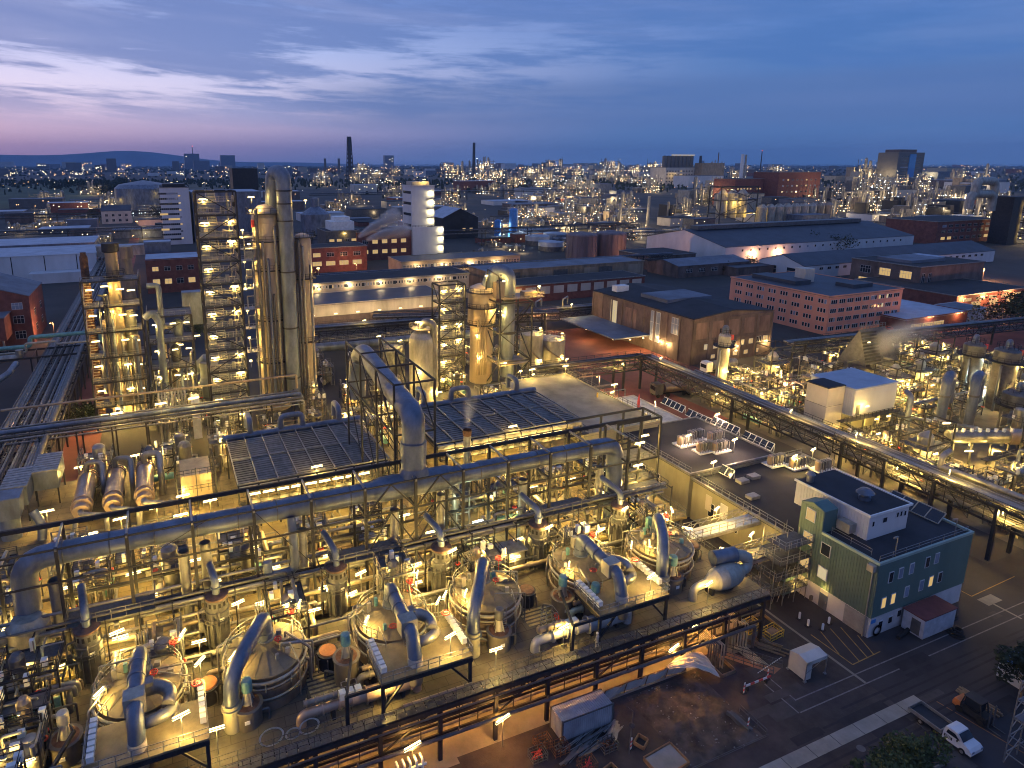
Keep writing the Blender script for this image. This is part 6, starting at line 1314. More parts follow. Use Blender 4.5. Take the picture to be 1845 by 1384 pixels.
t = thing('dark_silo', (100, 535, 0), 'bluish windowless silo with conical top right of the tall columns', 'silo'); MB().lathe(100, 535, [(11, 0), (11, 22), (3, 27), (3, 33), (0, 33.5)], n=28).build('shell', duct, t)
bldg('gabled_shed', 'dark shed with pale gable right of the white tower', 'building', 196, 226, 530, 566, 16, bitum, rooflt, 'y', 7, (('S', 6, 2, 2.6, 2, .9, 2, .5, .9),))
for px, py, h, r, l in ((924, 432, 24, 3.4, 'taller bright blue tank behind the long panelled hall'), (896, 432, 15.5, 2.6, 'shorter bright blue tank behind the long panelled hall')):
    x, y = far(px, py); t = thing('blue_tank', (x, y, 0), l, 'tank'); MB().lathe(x, y, [(r, 0), (r, h - 1), (r * .6, h), (0, h + .3)], n=24).build('shell', bluep, t); b = MB(); b.rrail(x, y, h - .5, r, 1.2, n=10); b.build('guard_rail', galv, t); lampfit(t, (x + 4, y - 3, h * .3), 1200, 1.2, 0, 0, lampc, (.8, .95, 1), wd=.6); lampfit(t, (x + 4, y - 2, h * .75), 900, 1.2, 0, 0, lampc, (.8, .95, 1), wd=.6)
for i, (px, py, r, h) in enumerate(((968, 440, 9, 6.5), (1000, 436, 9, 7), (993, 450, 9, 6), (1030, 440, 7, 6))):
    x, y = far(px, py); t = thing('low_tank', (x, y, 0), 'low round tank with pale lid left of the two dark tanks', 'tank', 'low pale lidded tanks'); MB().lathe(x, y, [(r, 0), (r, h * .5)], n=32).build('shell', steel2, t); MB().lathe(x, y, [(r + .1, h * .5), (r + .1, h), (0, h + .6)], n=32).build('lid', rooflt, t)
for i, (x, l) in enumerate(((233.5, 'left of two big dark brown tanks'), (255, 'right of two big dark brown tanks'))):
    t = thing('dark_tank', (x, 384, 0), l, 'tank', 'two big dark tanks'); b = MB(); b.lathe(x, 384, [(9.8, 0), (9.8, 14.4), (9, 15.2), (0, 16.6)], n=36)
    for k in range(18): a = k * math.pi / 9; b.rbox(x + 9.85 * math.cos(a), 384 + 9.85 * math.sin(a), 0, .25, .4, 14.4, a)
    b.build('shell', mat('weathered_sheet', (.16, .125, .13), .7, .1, .4, .3, 6) if i == 0 else MATS['weathered_sheet'], t)
for i in range(9):
    x = 500 + 10.6 * i; t = thing('silo', (x, 505, 0), 'upright silo in the row of rust streaked silos behind the pale warehouses', 'silo', 'row of rust streaked silos'); MB().lathe(x, 505, [(4.6, 0), (4.6, 18), (1.5, 21), (0, 21.2)], n=20).build('shell', cladw if i < 7 else beige, t); MB().box(x - 4, x + 4, 504, 506, 21.3, 21.6).build('top_walkway', steel, t)
t = thing('silo_tower', (490, 520, 0), 'steel frame with round silos and added lamps left of the silo row', 'structure')
for k in range(3): MB().lathe(470 + 12 * k, 525, [(5, 8), (5, 30), (1, 34)], n=18).build('silo_shell', cladw, t)
b = MB(); lattice(b, 462, 506, 518, 534, 0, 36, 3, .8, .5); b.build('lattice', steel, t); lampfit(t, (480, 514, 22), 1600, 2, 0, 0, wd=.9); lampfit(t, (500, 514, 12), 1600, 2, 0, 0, wd=.9); lampfit(t, (470, 514, 34), 800, 2, 0, 0, wd=.9)  # lamp fittings added as bodies for the lights on the silos
def stack(px, py, ytop, r, label, m, lat=False, group=None, red=False):
    x, y = far(px, py); h = top(x, y, ytop); t = thing('chimney_stack', (x, y, 0), label, 'chimney', group)
    b = MB(); b.lathe(x, y, [(r, 0), (r * .8, h), (0, h)], n=14); b.build('shaft', m, t)
    if lat:
        b = MB(); w = r * 1.15
        for k in range(10):
            z = h * k / 10; ww = w * (1.7 - .09 * k)
            for s_ in (-1, 1): b.bar((x + s_ * ww, y, z), (x + s_ * w * (1.7 - .09 * (k + 1)), y, z + h / 10), r * .45); b.bar((x - s_ * ww, y, z), (x + s_ * w * (1.7 - .09 * (k + 1)), y, z + h / 10), r * .3)
            b.bar((x - ww, y, z), (x + ww, y, z), r * .4)
        b.build('lattice', steel, t)
    if red: MB().lathe(x, y, [(r * .5, h + r), (r, h + 2 * r), (0, h + 3 * r)], n=8).build('beacon', lampr, t)
    return t
stack(629, 322, 243, 7, 'tallest dark flare stack in a lattice, left of centre on the horizon', steel, True); stack(853, 318, 254, 7, 'slim plain dark chimney just left of the picture centre on the horizon', steel); stack(584, 312, 283, 8, 'left short chimney of the pair by the tall flare stack', steel2, group='pair of short chimneys'); stack(609, 312, 283, 8, 'right short chimney of the pair by the tall flare stack', steel2, group='pair of short chimneys')
stack(1337, 325, 275, 6, 'pale thick chimney with lit top right of the cream silo block', white); stack(1343, 325, 276, 4, 'thin companion of the pale thick chimney', cladw); stack(1294, 318, 272, 2.4, 'thin needle mast between the cream silo block and the pale chimney', rust); stack(1262, 318, 278, 5, 'stepped dark chimney right of the cream silo block', steel, True); stack(1372, 315, 270, 2, 'thin radio mast right of the pale thick chimney', steel, True, None, True); stack(1168, 405, 352, 1.6, 'short pale stack in front of the lit mid plant', cladw)
stack(345, 300, 262, 6, 'red tipped mast on the far office tower at the left horizon', steel, False, None, True)
x, y = far(1640, 333); bldg('blue_striped_tower', 'tall pale high rise with a bright blue stripe on the right horizon', 'building', x - 52, x + 50, y, y + 60, 84, steel2, bitum, 'flat', 0, tuple(('S', 10 + 9 * k, 2, 30, 2.4, .0, 6) for k in range(8))); t = [o for o in COL.objects if o.name == 'blue_striped_tower'][0]; MB().box(x - 10, x + 14, y - 3, y - .5, 0, 80).build('blue_stripe', bluep, t); MB().box(x - 40, x + 30, y + 10, y + 50, 84.4, 92).build('roof_house', brickb, t)
x, y = far(1200, 332); t = bldg('cream_silo_block', 'cream block topped by a row of dark silos with a lit crown', 'building', x, x + 140, y, y + 70, 46, cream, bitum, 'flat', 0, tuple(('S', 8 + 9 * k, 12, 5, 3.4, .12, 2, 0, .8) for k in range(4))); MB().box(x + 96, x + 175, y - 30, y - 1, 0, 58).build('tan_wing', beige, t)
for k in range(8): MB().lathe(x + 8 + 13 * k, y + 20, [(6.4, 46.4), (6.4, 76), (0, 78)], n=14).build('silo_shell', steel2, t)
MB().box(x + 30, x + 104, y + 12, y + 20, 78, 80).build('lit_crown', winc, t); lampfit(t, (x + 60, y - 20, 22), 3000, 4, 0, 20, wd=2); lampfit(t, (x + 20, y - 16, 30), 2000, 4, 0, 28, wd=2)  # the two pole lamps are added to light the block
bldg('dark_red_block', 'tall dark red windowless block behind the silo row', 'building', 770, 850, 752, 800, 45, brickr, bitum, 'flat', 0, tuple(('S', 10 + 8 * k, 8, 3, 2, .3, 1) for k in range(4))); bldg('dark_red_block', 'lower dark red block left of the tallest red one', 'building', 716, 768, 777, 820, 36, brickr, bitum, 'flat', 0, (('S', 22, 8, 3, 2, .8, 1),))
t = bldg('brick_plant', 'red brick plant building with dark roof and pale window rows near the right edge', 'building', 506, 580, 338, 380, 16, brickr, bitum, 'flat', 0, (('S', 3, 9, 4.6, 2.2, .3, 3), ('S', 8, 9, 4.6, 2.2, .15, 3), ('S', 12, 9, 4.6, 1.8, .1, 3)));
x, y = far(1825, 440); t = thing('grey_process_tower', (x, y, 0), 'grey process tower at the right edge wrapped in fat pale arched ducts', 'process tower'); MB().box(x - 5, x + 7, y, y + 14, 0, 34).build('tower_wall', steel, t)
for k in range(2): b = MB(); b.tube([(x - 40 + 4 * k, y + 10, 26 + 9 * k), (x - 40 + 4 * k, y + 10, 36 + 9 * k), (x - 14, y + 10, 36 + 9 * k), (x - 14, y + 10, 24 + 9 * k)], 3, n=14, bend=6); b.build('arched_duct', cladw, t)
b = MB(); lattice(b, x + 14, x + 40, y - 4, y + 16, 0, 30, 4, .8, .5); b.build('lattice', steel, t)
for z in (5, 12, 20, 28):
    for dx_ in (2, 18, 26, 36): lampfit(t, (x + dx_, y - 5, z), 900 if dx_ == 18 else 0, 1.6, 0, 0, wd=.9)

x, y = far(258, 374); t = thing('gas_holder', (x, y, 0), 'round bluish gas holder tank with a flat dome on the far left', 'tank'); MB().lathe(x, y, [(36, 0), (36, 26), (30, 31), (0, 36)], n=36).build('shell', duct, t); lampfit(t, (x - 44, y - 20, 12), 1200, 3, 0, 6, wd=1.5); lampfit(t, (x + 24, y - 42, 20), 800, 3, 0, 6, wd=1.5); lampfit(t, (x + 36, y - 30, 33), 300, 3, 0, 0, wd=1.5)  # the three lamps round the tank are added to light it
bldg('white_warehouse', 'long white panelled warehouse at the left edge behind the red brick house', 'warehouse', -90, -33, 425, 470, 12.4, whitew, rooflt, 'flat', 0, ()); t = [o for o in COL.objects if o.name == 'white_warehouse'][0]
for k in range(4): MB().box(-84 + 14 * k, -83.6 + 14 * k, 424.9, 424.98, 0, 12.4).build('panel_joint', steel, t)
MB().box(-62, -34, 414, 424.9, 0, 5).build('low_annex', whitew, t)
bldg('white_warehouse', 'farther flat white warehouse with saw ridges behind the panelled one', 'warehouse', -120, -40, 520, 570, 9, duct, rooflt, 'flat', 0, ())
bldg('pale_gallery', 'pale enclosed gallery crossing the reddish road from the warehouse', 'gallery', -33, 2, 430, 438, 5, cladw, rooflt, 'flat', 0, (), z0=10)
t = bldg('brick_house', 'red brick house with grey pitched roof at the left edge beside the long pipe rack', 'building', -72, -42.4, 273, 304, 15.6, brickr, roofmid, 'y', 5, (('S', 2, 3, 3, 2.6, .0, 3, .3, 1), ('S', 7, 3, 3, 2.6, .0, 3, .3, 1), ('S', 11.6, 3, 3, 2.2, 0, 3, .3, 1), ('E', 3, 2, 2.6, 2.4, 0, 2), ('E', 8, 2, 2.6, 2.4, 0, 2))); MB().box(-66, -48, 262, 272.9, 4, 11).build('lower_wing', brickr, t); MB().box(-66.3, -47.7, 261.7, 273, 11, 11.3).build('wing_roof', roofmid, t)
b = MB()
for x in (-65, -57, -49): b.bar((x, 262.6, 0), (x, 262.6, 4), .5)
b.build('pillar', conc, t)
bldg('brick_block', 'dark brick block with white flat roof and lit windows left behind the stair tower', 'building', -9.4, 13, 360, 384, 15, brickr, rooflt, 'flat', 0, (('S', 4, 4, 3, 2.4, .6, 2), ('S', 10, 4, 2.6, 2, .3, 2))); bldg('grey_cube', 'grey windowless cube above the dark brick block', 'building', -9.8, 2, 394, 406, 19.4, duct, rooflt, 'flat', 0, ())
t = thing('conveyor_stack', (-16, 320, 0), 'dull tapering concrete shaft beside the far end of the long pipe rack', 'shaft'); b = MB(); b.lathe(-15.7, 321, [(3.0, 0), (2.5, 21), (3.3, 21), (3.3, 25.6), (0, 25.8)], n=14); b.build('shaft', beige, t)
x, y = far(205, 402); bldg('white_house', 'small white old house with dark roof among trees on the far left', 'house', x - 12, x + 14, y, y + 24, 12, cream, roofbl, 'x', 5, (('S', 2, 4, 2.4, 2.6, .0, 2), ('S', 7, 4, 2.4, 2.4, 0, 2)))
for x0, x1, y, z, l in ((60, 250, 322, 9, 'lattice pipe bridge running across behind the striped halls'), (150, 330, 470, 12, 'far lattice pipe bridge passing the two dark tanks'), (-240, 10, 640, 9, 'long dark pipe bridge across the far left'), (-300, 0, 820, 10, 'farthest long pipe bridge on the left, below the gas holder'), (20, 120, 500, 10, 'pipe bridge behind the smaller red brick block'), (240, 420, 430, 9, 'pipe bridge between the two dark tanks and the farther warehouse'), (200, 700, 1100, 14, 'very long far pipe bridge below the horizon at the centre')): pipe_bridge('pipe_bridge', (x0, y, 0), (x1, y - 4, 0), 6, z, 5, l, [(x1 - x0) * f for f in (.1, .3, .5, .7, .9)], int(y), False)
# ================================================================== lit process units far away
q = random.Random(31); oc = [(1, 0, 0), (-1, 0, 0), (0, 1, 0), (0, -1, 0), (0, 0, 1), (0, 0, -1)]; of = [(0, 2, 4), (2, 1, 4), (1, 3, 4), (3, 0, 4), (2, 0, 5), (1, 2, 5), (3, 1, 5), (0, 3, 5)]
def unit(px, py, wp, hp, nl, label, group, warm=.25, pw=1.0):
    p = at(px, py, 0); x, y = p.x, p.y; D = (p - EYE).length; s_ = D / FPX; w, h = wp * s_, hp * s_
    t = thing('lit_process_unit', (x, y, 0), label, 'process unit', group); b = MB(); m = q.choice((steel2, clad, steel, cladw, beige)); d = min(w, 30)
    for k in range(q.randint(2, 4)):
        a = x + q.uniform(-.5, .3) * w; c_ = y + q.uniform(0, d); ww = q.uniform(.15, .4) * w; b.box(a, a + ww, c_, c_ + q.uniform(.3, 1) * d, 0, h * q.uniform(.2, .75))
    b.build('block', m, t); b = MB()
    for k in range(q.randint(2, 5)):
        r = q.uniform(.02, .06) * w + .6; hh = h * q.uniform(.6, 1.15); MB().lathe(x + q.uniform(-.5, .5) * w, y + q.uniform(-.2, .6) * d, [(r, 0), (r, hh), (0, hh + r)], n=9).build('column_shell', clad, t)
    b = MB()
    for k in range(5): z = h * k / 5.5 + h * .04; a, c_ = x - w * q.uniform(.3, .52), x + w * q.uniform(.3, .52); b.bar((a, y - 1, z), (c_, y - 1, z), 1.2 * s_, .6 * s_)
    for k in range(7): a = x + (k - 3) * w * .16; b.bar((a, y - 1, 0), (a, y - 1, h * q.uniform(.5, 1.05)), .5 * s_)
    b.build('frame', steel2, t); b = MB(); c2 = MB()
    for k in range(nl):
        r = q.choice((.35, .45, .55, .75, 1.1)) * s_; c0 = (x + (q.randint(-5, 5) * .1 + q.uniform(-.02, .02)) * w, y - q.uniform(1.5, 5), h * (min(5, int(abs(q.gauss(0, 2.2)))) / 5.5 + q.uniform(.05, .1))); (c2 if q.random() < warm else b).add([(c0[0] + u * r, c0[1] + v_ * r, c0[2] + e * r * .8) for u, v_, e in oc], of)
    if b.v: b.build('white_lamps', q.choice((farl, farl, farc)), t, kind='stuff')
    if c2.v: c2.build('orange_lamps', faro, t, kind='stuff')
    if pw: light((x, y - d * .6 - 4, h * .55), 34 * (w * h) ** .85 * pw * .35, t, (1, .72, .36), 2)  # one bare light added before the unit, in place of its many lamps
for x0, x1, y0, y1, n, w0, w1, h0, h1, nl, wm_, where in ((800, 1190, 303, 348, 46, 20, 46, 8, 26, 34, .3, 'in the dense glitter on the centre horizon'), (870, 1130, 340, 425, 32, 30, 70, 8, 20, 34, .6, 'in the orange glow behind the blue tanks'), (1440, 1810, 325, 400, 44, 24, 50, 14, 38, 40, .25, 'in the bright cluster below the blue striped tower'),
    (785, 850, 350, 410, 7, 24, 40, 12, 22, 16, .5, 'right behind the white tower'), (560, 720, 306, 345, 11, 18, 40, 8, 20, 14, .2, 'round the foot of the tall flare stack'), (60, 270, 345, 400, 7, 24, 46, 12, 22, 16, .15, 'on the far left near the gas holder'), (1125, 1300, 350, 408, 12, 24, 44, 14, 34, 16, .5, 'amber lit in front of the cream silo block'),
    (1240, 1460, 305, 345, 16, 20, 40, 10, 24, 18, .15, 'round the pale thick chimney'), (20, 330, 395, 440, 5, 26, 44, 8, 14, 9, .4, 'left of the grey office block'), (590, 710, 350, 400, 7, 26, 40, 8, 16, 10, .5, 'left of the white tower'), (1480, 1840, 400, 432, 8, 26, 46, 12, 22, 12, .3, 'behind the brick plant building'), (560, 720, 440, 462, 5, 26, 44, 8, 14, 12, .4, 'before the red brick blocks'), (1130, 1240, 412, 440, 5, 30, 50, 10, 16, 14, .6, 'left of the farther warehouse'), (930, 1120, 425, 445, 4, 30, 50, 8, 12, 8, .3, 'between the low tanks and dark halls'), (800, 1000, 440, 480, 5, 24, 40, 8, 12, 7, .3, 'before the glazed hall')):
    for k in range(n): unit(q.uniform(x0, x1), y0 + (y1 - y0) * ((k + .5) / n), q.uniform(w0, w1), q.uniform(h0, h1), nl, 'lit process unit %s' % where, 'lit units %s' % where, wm_)
# --- plain far buildings
fm = [brickb, steel2, cream, whitew, brickr, duct, roofmid, cladw]
def fbox(px, py, wp, hp, label, group, m, lit=True):
    p = at(px, py, 0); s_ = (p - EYE).length / FPX; w, h = wp * s_, hp * s_; d = w * q.uniform(.4, .8); t = thing('far_building', (p.x, p.y, 0), label, 'building', group)
    MB().box(p.x - w / 2, p.x + w / 2, p.y, p.y + d, 0, h).build('wall', m, t); MB().box(p.x - w / 2 - .2, p.x + w / 2 + .2, p.y - .2, p.y + d + .2, h, h + .6).build('roof', q.choice((bitum, roofmid, rooflt, roofbl)), t)
    if lit and q.random() < .6:
        b = MB(); r = .55 * s_
        for k in range(q.randint(2, 7)): a = p.x + q.uniform(-.46, .46) * w; z = h * q.uniform(.25, .85); b.box(a - r, a + r, p.y - .3, p.y - .02, z - r * .7, z + r * .7)
        b.build('lit_windows', farl if q.random() < .5 else faro, t, kind='stuff')
for x0, x1, y0, y1, n, w0, w1, h0, h1, where in ((600, 1200, 340, 440, 34, 30, 90, 6, 16, 'in the dark middle distance'), (1200, 1845, 320, 420, 40, 26, 80, 8, 22, 'in the right distance'), (0, 600, 345, 430, 22, 30, 80, 6, 14, 'in the left distance'), (0, 780, 298, 318, 60, 8, 22, 3, 10, 'on the left horizon'), (780, 1845, 298, 318, 70, 8, 24, 3, 11, 'on the right horizon')):
    for k in range(n): fbox(q.uniform(x0, x1), y0 + (y1 - y0) * (k + .5) / n, q.uniform(w0, w1), q.uniform(h0, h1), 'plain building %s' % where, 'plain buildings %s' % where, q.choice(fm))
for px, py, wp, hp, l in ((343, 303, 22, 24, 'broad far office tower under the red tipped mast on the left horizon'), (360, 306, 24, 16, 'floodlit white block right of the masted office tower'), (408, 303, 22, 22, 'stepped dark high rise on the left horizon'), (700, 302, 16, 22, 'blue grey slab tower on the horizon right of the flare stack'), (197, 308, 13, 20, 'white silo tower on the far left horizon'), (128, 306, 20, 12, 'dark block beside a lit white house on the far left'), (995, 302, 12, 14, 'dark far high rise right of the slim dark chimney'), (313, 305, 10, 14, 'pale slim block left of the masted office tower')): fbox(px, py, wp, hp, l, None, q.choice((steel2, duct)), True)
b = MB(); c2 = MB()
for k in range(900):
    px, py = q.uniform(0, 1845), 296 + abs(q.gauss(0, 1)) * 26; p = at(px, py, 0); r = (p - EYE).length / FPX * q.uniform(.25, .6); (b if q.random() < .6 else c2).add([(p.x + u * r, p.y + v_ * r, 8 + e * r) for u, v_, e in oc], of)
o = b.build('city_lights', farl, kind='stuff'); o['label'] = 'white specks of light scattered over the distant plain'; o['category'] = 'lights'
o = c2.build('city_lights', faro, kind='stuff'); o['label'] = 'orange specks of light scattered over the distant plain'; o['category'] = 'lights'
# --- street lamps
for i, (px, py, w, l) in enumerate(((355 / 4 + 2, 583, 900, 'street lamp on the long pipe rack by the brick house'), (72, 755, 500, 'lamp near the foot of the long pipe rack'), (197, 450, 1500, 'orange street lamp on the reddish road near the pale gallery'), (243, 398, 2500, 'orange street lamp far along the reddish road'), (213, 476, 1200, 'orange street lamp where the long pipe rack meets the reddish road'), (1325, 468, 2500, 'street lamp at the end wall of the farther warehouse'), (1594, 412, 3500, 'street lamp behind the ridge ventilator warehouse'), (1778, 484, 3000, 'orange street lamp behind the power house'), (1838, 530, 2000, 'orange street lamp at the right edge by the canteen'), (1012, 478, 1800, 'orange street lamp beside the two dark tanks'), (1165, 452, 1800, 'orange street lamp under the far pipe bridge'), (1080, 680, 700, 'orange lamp under the pipe bridge by the concrete roof'), (985, 565, 900, 'orange lamp by the red pipes behind the cage'), (640, 475, 1500, 'orange lamp before the red brick block'), (1420, 690, 600, 'lamp on the factory road before the tank truck'))):
    p = at(px, py, 6); t = thing('street_lamp', (p.x, p.y, 0), l, 'street lamp', 'street lamps'); b = MB(); b.tube([(p.x, p.y, 0), (p.x, p.y, 6.2), (p.x - .8, p.y, 6.3)], .09, n=6); b.build('pole', steel2, t); r = max(.25, .0012 * (p - EYE).length); MB().lathe(p.x - .8, p.y, [(0, 6 - r * .4), (r, 6), (r * .5, 6 + r * .3), (0, 6.2)], n=10).build('lamp_head', lampy, t); light((p.x - .8, p.y - .2, 5.4), w, t, (1, .42, .15))
# --- hills, fields, woods
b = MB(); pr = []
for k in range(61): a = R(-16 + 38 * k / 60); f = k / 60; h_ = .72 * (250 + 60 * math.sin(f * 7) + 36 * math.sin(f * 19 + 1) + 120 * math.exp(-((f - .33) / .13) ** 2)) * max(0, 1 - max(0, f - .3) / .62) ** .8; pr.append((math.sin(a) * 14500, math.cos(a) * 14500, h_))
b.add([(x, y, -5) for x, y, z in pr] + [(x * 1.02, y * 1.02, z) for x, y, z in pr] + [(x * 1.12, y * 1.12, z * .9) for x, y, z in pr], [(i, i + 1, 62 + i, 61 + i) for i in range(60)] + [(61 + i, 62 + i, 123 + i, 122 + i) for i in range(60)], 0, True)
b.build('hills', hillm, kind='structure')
sheet('field', -900, -110, 1150, 2400, .05, grassm); sheet('stubble_field', -60, 500, 1750, 2500, .05, mat('stubble', (.10, .085, .05), .9, 0, .3, .01))
b = MB()
for k in range(9000):
    px, py = q.uniform(-40, 1900), 293.6 + abs(q.gauss(0, 1)) * 9 + (30 if (k % 4 == 0 and 90 < (px := q.uniform(60, 560))) else 0); p = at(px, py, 0); s_ = (p - EYE).length / FPX * q.uniform(1.0, 3.2); h_ = q.uniform(5, 12); b.add([(p.x - s_, p.y, 0), (p.x - s_ * .6, p.y + 2, h_ * .8), (p.x, p.y - 2, h_), (p.x + s_ * .7, p.y + 2, h_ * .7), (p.x + s_, p.y, 0), (p.x, p.y + 9, h_ * .5)], [(0, 1, 2), (0, 2, 4), (2, 3, 4), (1, 5, 2), (2, 5, 3)])
o = b.build('woods', leafd, kind='stuff'); o['label'] = 'dark wooded belts and hedges across the distant plain'; o['category'] = 'woods'
for i, (px, py, h, r, l) in enumerate(((1498, 462, 13, 13, 'round dark tree between the two pale warehouses'), (1820, 598, 11, 12, 'dark spreading tree at the right edge by the canteen'), (1838, 575, 9, 8, 'smaller dark tree beside the canteen'), (1350, 488, 8, 5, 'brownish tree at the end of the farther warehouse'), (288, 402, 17, 11, 'dark tree at the foot of the grey office block'), (175, 400, 14, 14, 'dark tree left of the white old house'), (140, 772, 5, 4, 'dark bush on the reddish road below the left process tower'), (160, 765, 4.5, 3.6, 'lighter bush beside the process tower stairs'), (1300, 492, 6, 4, 'bush near the pale warehouse corner'), (350, 612, 7, 5, 'green tree lit by a lamp left of the stair tower'))):
    x, y = far(px, py); tree(x, y, h, r, l, 1300, .55 if h > 8 else .3, leafd if i != 9 else leafm)
for k in range(14): x, y = far(q.uniform(95, 240), q.uniform(326, 350)); tree(x, y, 16, 18, 'dark tree in the grove behind the far left plant', 260, 2.4, leafd, 'grove behind the far left plant')
# ================================================================== yard in front of the deck
q = random.Random(404)
t = thing('shipping_container', (33.3, 52.2, 0), 'grey corrugated shipping container standing before the deck columns', 'container')
b = MB(); b.box(30.3, 36.35, 51, 53.4, .15, 2.6)
for k in range(24): x = 30.42 + .25 * k; b.box(x, x + .12, 50.95, 51, .25, 2.5); b.box(x, x + .14, 51.1, 53.3, 2.6, 2.63)
for k in range(9): y = 51.12 + .25 * k; b.box(30.25, 30.3, y, y + .12, .25, 2.5)
b.build('corrugated_body', mat('container_paint', (.32, .34, .38), .55, .1, .25, .8, 2), t); b = MB()
for x in (30.22, 36.25):
    for y in (50.92, 53.3): b.box(x, x + .18, y, y + .18, 0, 2.7)
for y in (50.93, 53.36): b.box(30.3, 36.3, y, y + .1, 2.55, 2.68); b.box(30.3, 36.3, y, y + .1, .05, .2)
b.build('corner_frame', steel2, t)
for i, (x, y, a, l) in enumerate(((28.4, 51.6, .1, 'wire crate with red fittings left of the grey container'), (27.2, 50.4, .2, 'wire crate lying at the far left of the scaffold heap'), (29.6, 50.2, .05, 'open empty crate touching the front corner of the grey container'), (34.2, 48.4, .3, 'rusty crate of couplers standing before the grey container'), (31.0, 47.2, .1, 'wire crate at the bottom edge before the grey container'))):
    t = thing('wire_crate', (x, y, 0), l, 'crate', 'crates round the grey container'); b = MB()
    for z in (.15, .5, .9):
        for s_ in (-1, 1): b.rbox(x, y + s_ * .55, z, 1.6, .05, .05, 0); b.rbox(x + s_ * .8, y, z, .05, 1.1, .05, 0)
    for s_ in (-.8, -.27, .27, .8):
        for r_ in (-.55, .55): b.rbox(x + s_, y + r_, 0, .06, .06, .95, 0)
    b.build('crate_frame', [rust, steel2][i % 2], t); b = MB()
    for k in range(12): b.bar((x + q.uniform(-.7, .7), y + q.uniform(-.45, .45), q.uniform(.15, .8)), (x + q.uniform(-.7, .7), y + q.uniform(-.45, .45), q.uniform(.15, .8)), .07)
    b.build('crate_load', [rust, redp, steel2][i % 3], t)
for i in range(26):
    x, y = q.uniform(28.2, 32.5), q.uniform(48.2, 50.2); a = q.uniform(.1, .5); ln = q.uniform(2.5, 5); z = .1 + .05 * (i % 8)
    b = MB(); b.tube([(x, y, z), (x + ln * math.cos(a), y + ln * math.sin(a), z + .02)], .035, n=6) if i % 3 else b.rbox(x + ln / 2, y + .4, z, ln, .3, .05, a)
    tag(b.build('scaffold_pole' if i % 3 else 'scaffold_plank', galv if i % 3 else steel2), 'loose grey scaffold %s in the heap before the grey container' % ('pole' if i % 3 else 'plank'), 'pole' if i % 3 else 'plank', 'scaffold %s in the heap' % ('poles' if i % 3 else 'planks'))
for i in range(12):
    x, y, a = q.uniform(34.6, 36.4), q.uniform(49, 50.6), q.uniform(.4, 1.0); ln = q.uniform(1.2, 2.4)
    tag(MB().rbox(x, y, .08 + .05 * i, ln, .22, .045, a).build('scaffold_plank', galv), 'short grey plank in the pile right of the scaffold heap', 'plank', 'short planks right of the scaffold heap')
pq = random.Random(55)
for k in range(26):
    x, y, w_, d_ = pq.uniform(38, 100), pq.uniform(28, 50), pq.uniform(1, 7), pq.uniform(.6, 2.4)
    if 72 < x + w_ and x < 91 and y + d_ > 48.6: continue
    sheet('asphalt_patch', x, x + w_, y, y + d_, .0105 + .0002 * k, [mat('old_patch', (.026, .024, .027), .9, 0, .3, .6), mat('worn_patch', (.055, .05, .05), .85, 0, .4, .4)][k % 2] if k < 2 else MATS[('old_patch', 'worn_patch')[k % 2]])
for k in range(7):
    x, y = pq.uniform(42, 98), pq.uniform(30, 47); MB().lathe(x, y, [(.45, .001), (.45, .02), (0, .021)], n=16).build('manhole_cover', steel2, kind='structure')
for k in range(6):
    y = 36.2 + 1.15 * k; line('tyre_mark', (40 + 4 * k, y, 0), (99, y + pq.uniform(-.5, .5), 0), .28, MATS['old_patch'], .016)
# pit of earth, wooden frames, sheet fence
sheet('paved_yard', 20, 66, 26, 54, .009, mat('yard_asphalt', (.046, .038, .038), .9, 0, .45, .3, 1, .2, 8))
b = MB(); n = 26; hh = [[0] * (n + 1) for _ in range(n + 1)]
for i in range(n + 1):
    for j in range(n + 1):
        e = min(i, j, n - i, n - j); hh[i][j] = .02 + (q.uniform(0, .28) + .25 * math.sin(i * .5) ** 2 * math.sin(j * .33 + 1) ** 2) * min(1, e / 2)
b.add([(40.0 + (49.6 - 40.0) * i / n, 42.6 + 11 * j / n, hh[i][j]) for i in range(n + 1) for j in range(n + 1)], [(i * (n + 1) + j, (i + 1) * (n + 1) + j, (i + 1) * (n + 1) + j + 1, i * (n + 1) + j + 1) for i in range(n) for j in range(n)], 0, True)
b.build('excavated_ground', dirt, kind='structure')
sp = MB()
for k in range(260): x, y, r = q.uniform(40, 49.6), q.uniform(42.6, 53.4), q.uniform(.03, .12); sp.add([(x + u * r, y + v_ * r, .12 + e * r) for u, v_, e in oc], of)
o = sp.build('rubble', conc, kind='stuff'); o['label'] = 'pale stones and crumbs scattered over the dug earth'; o['category'] = 'rubble'
t = thing('sheet_fence', (43, 54, 0), 'pale sheeted fence along the dug earth with a crumpled tarpaulin at its right end', 'fence')
b = MB(); pts = []
for k in range(13): x = 37.3 + .95 * k; pts += [(x, 54.3 - .25 * math.sin(k * 1.9) * (k % 2), .08), (x, 53.7 + .2 * math.sin(k * 2.3), 1.7 + .05 * (k % 3))]
b.add(pts, [(2 * k, 2 * k + 2, 2 * k + 3, 2 * k + 1) for k in range(12)], 0); b.build('sheeting', mat('pale_sheet', (.48, .46, .43), .5, 0, .12, .6), t)
b = MB()
for k in range(5): b.bar((37.3 + 2.85 * k, 54.25, 0), (37.3 + 2.85 * k, 53.8, 1.75), .08)
b.bar((37.3, 53.85, 1.7), (48.7, 53.85, 1.75), .07); b.build('fence_post', wood, t)
b = MB(); g = 9; P2 = []
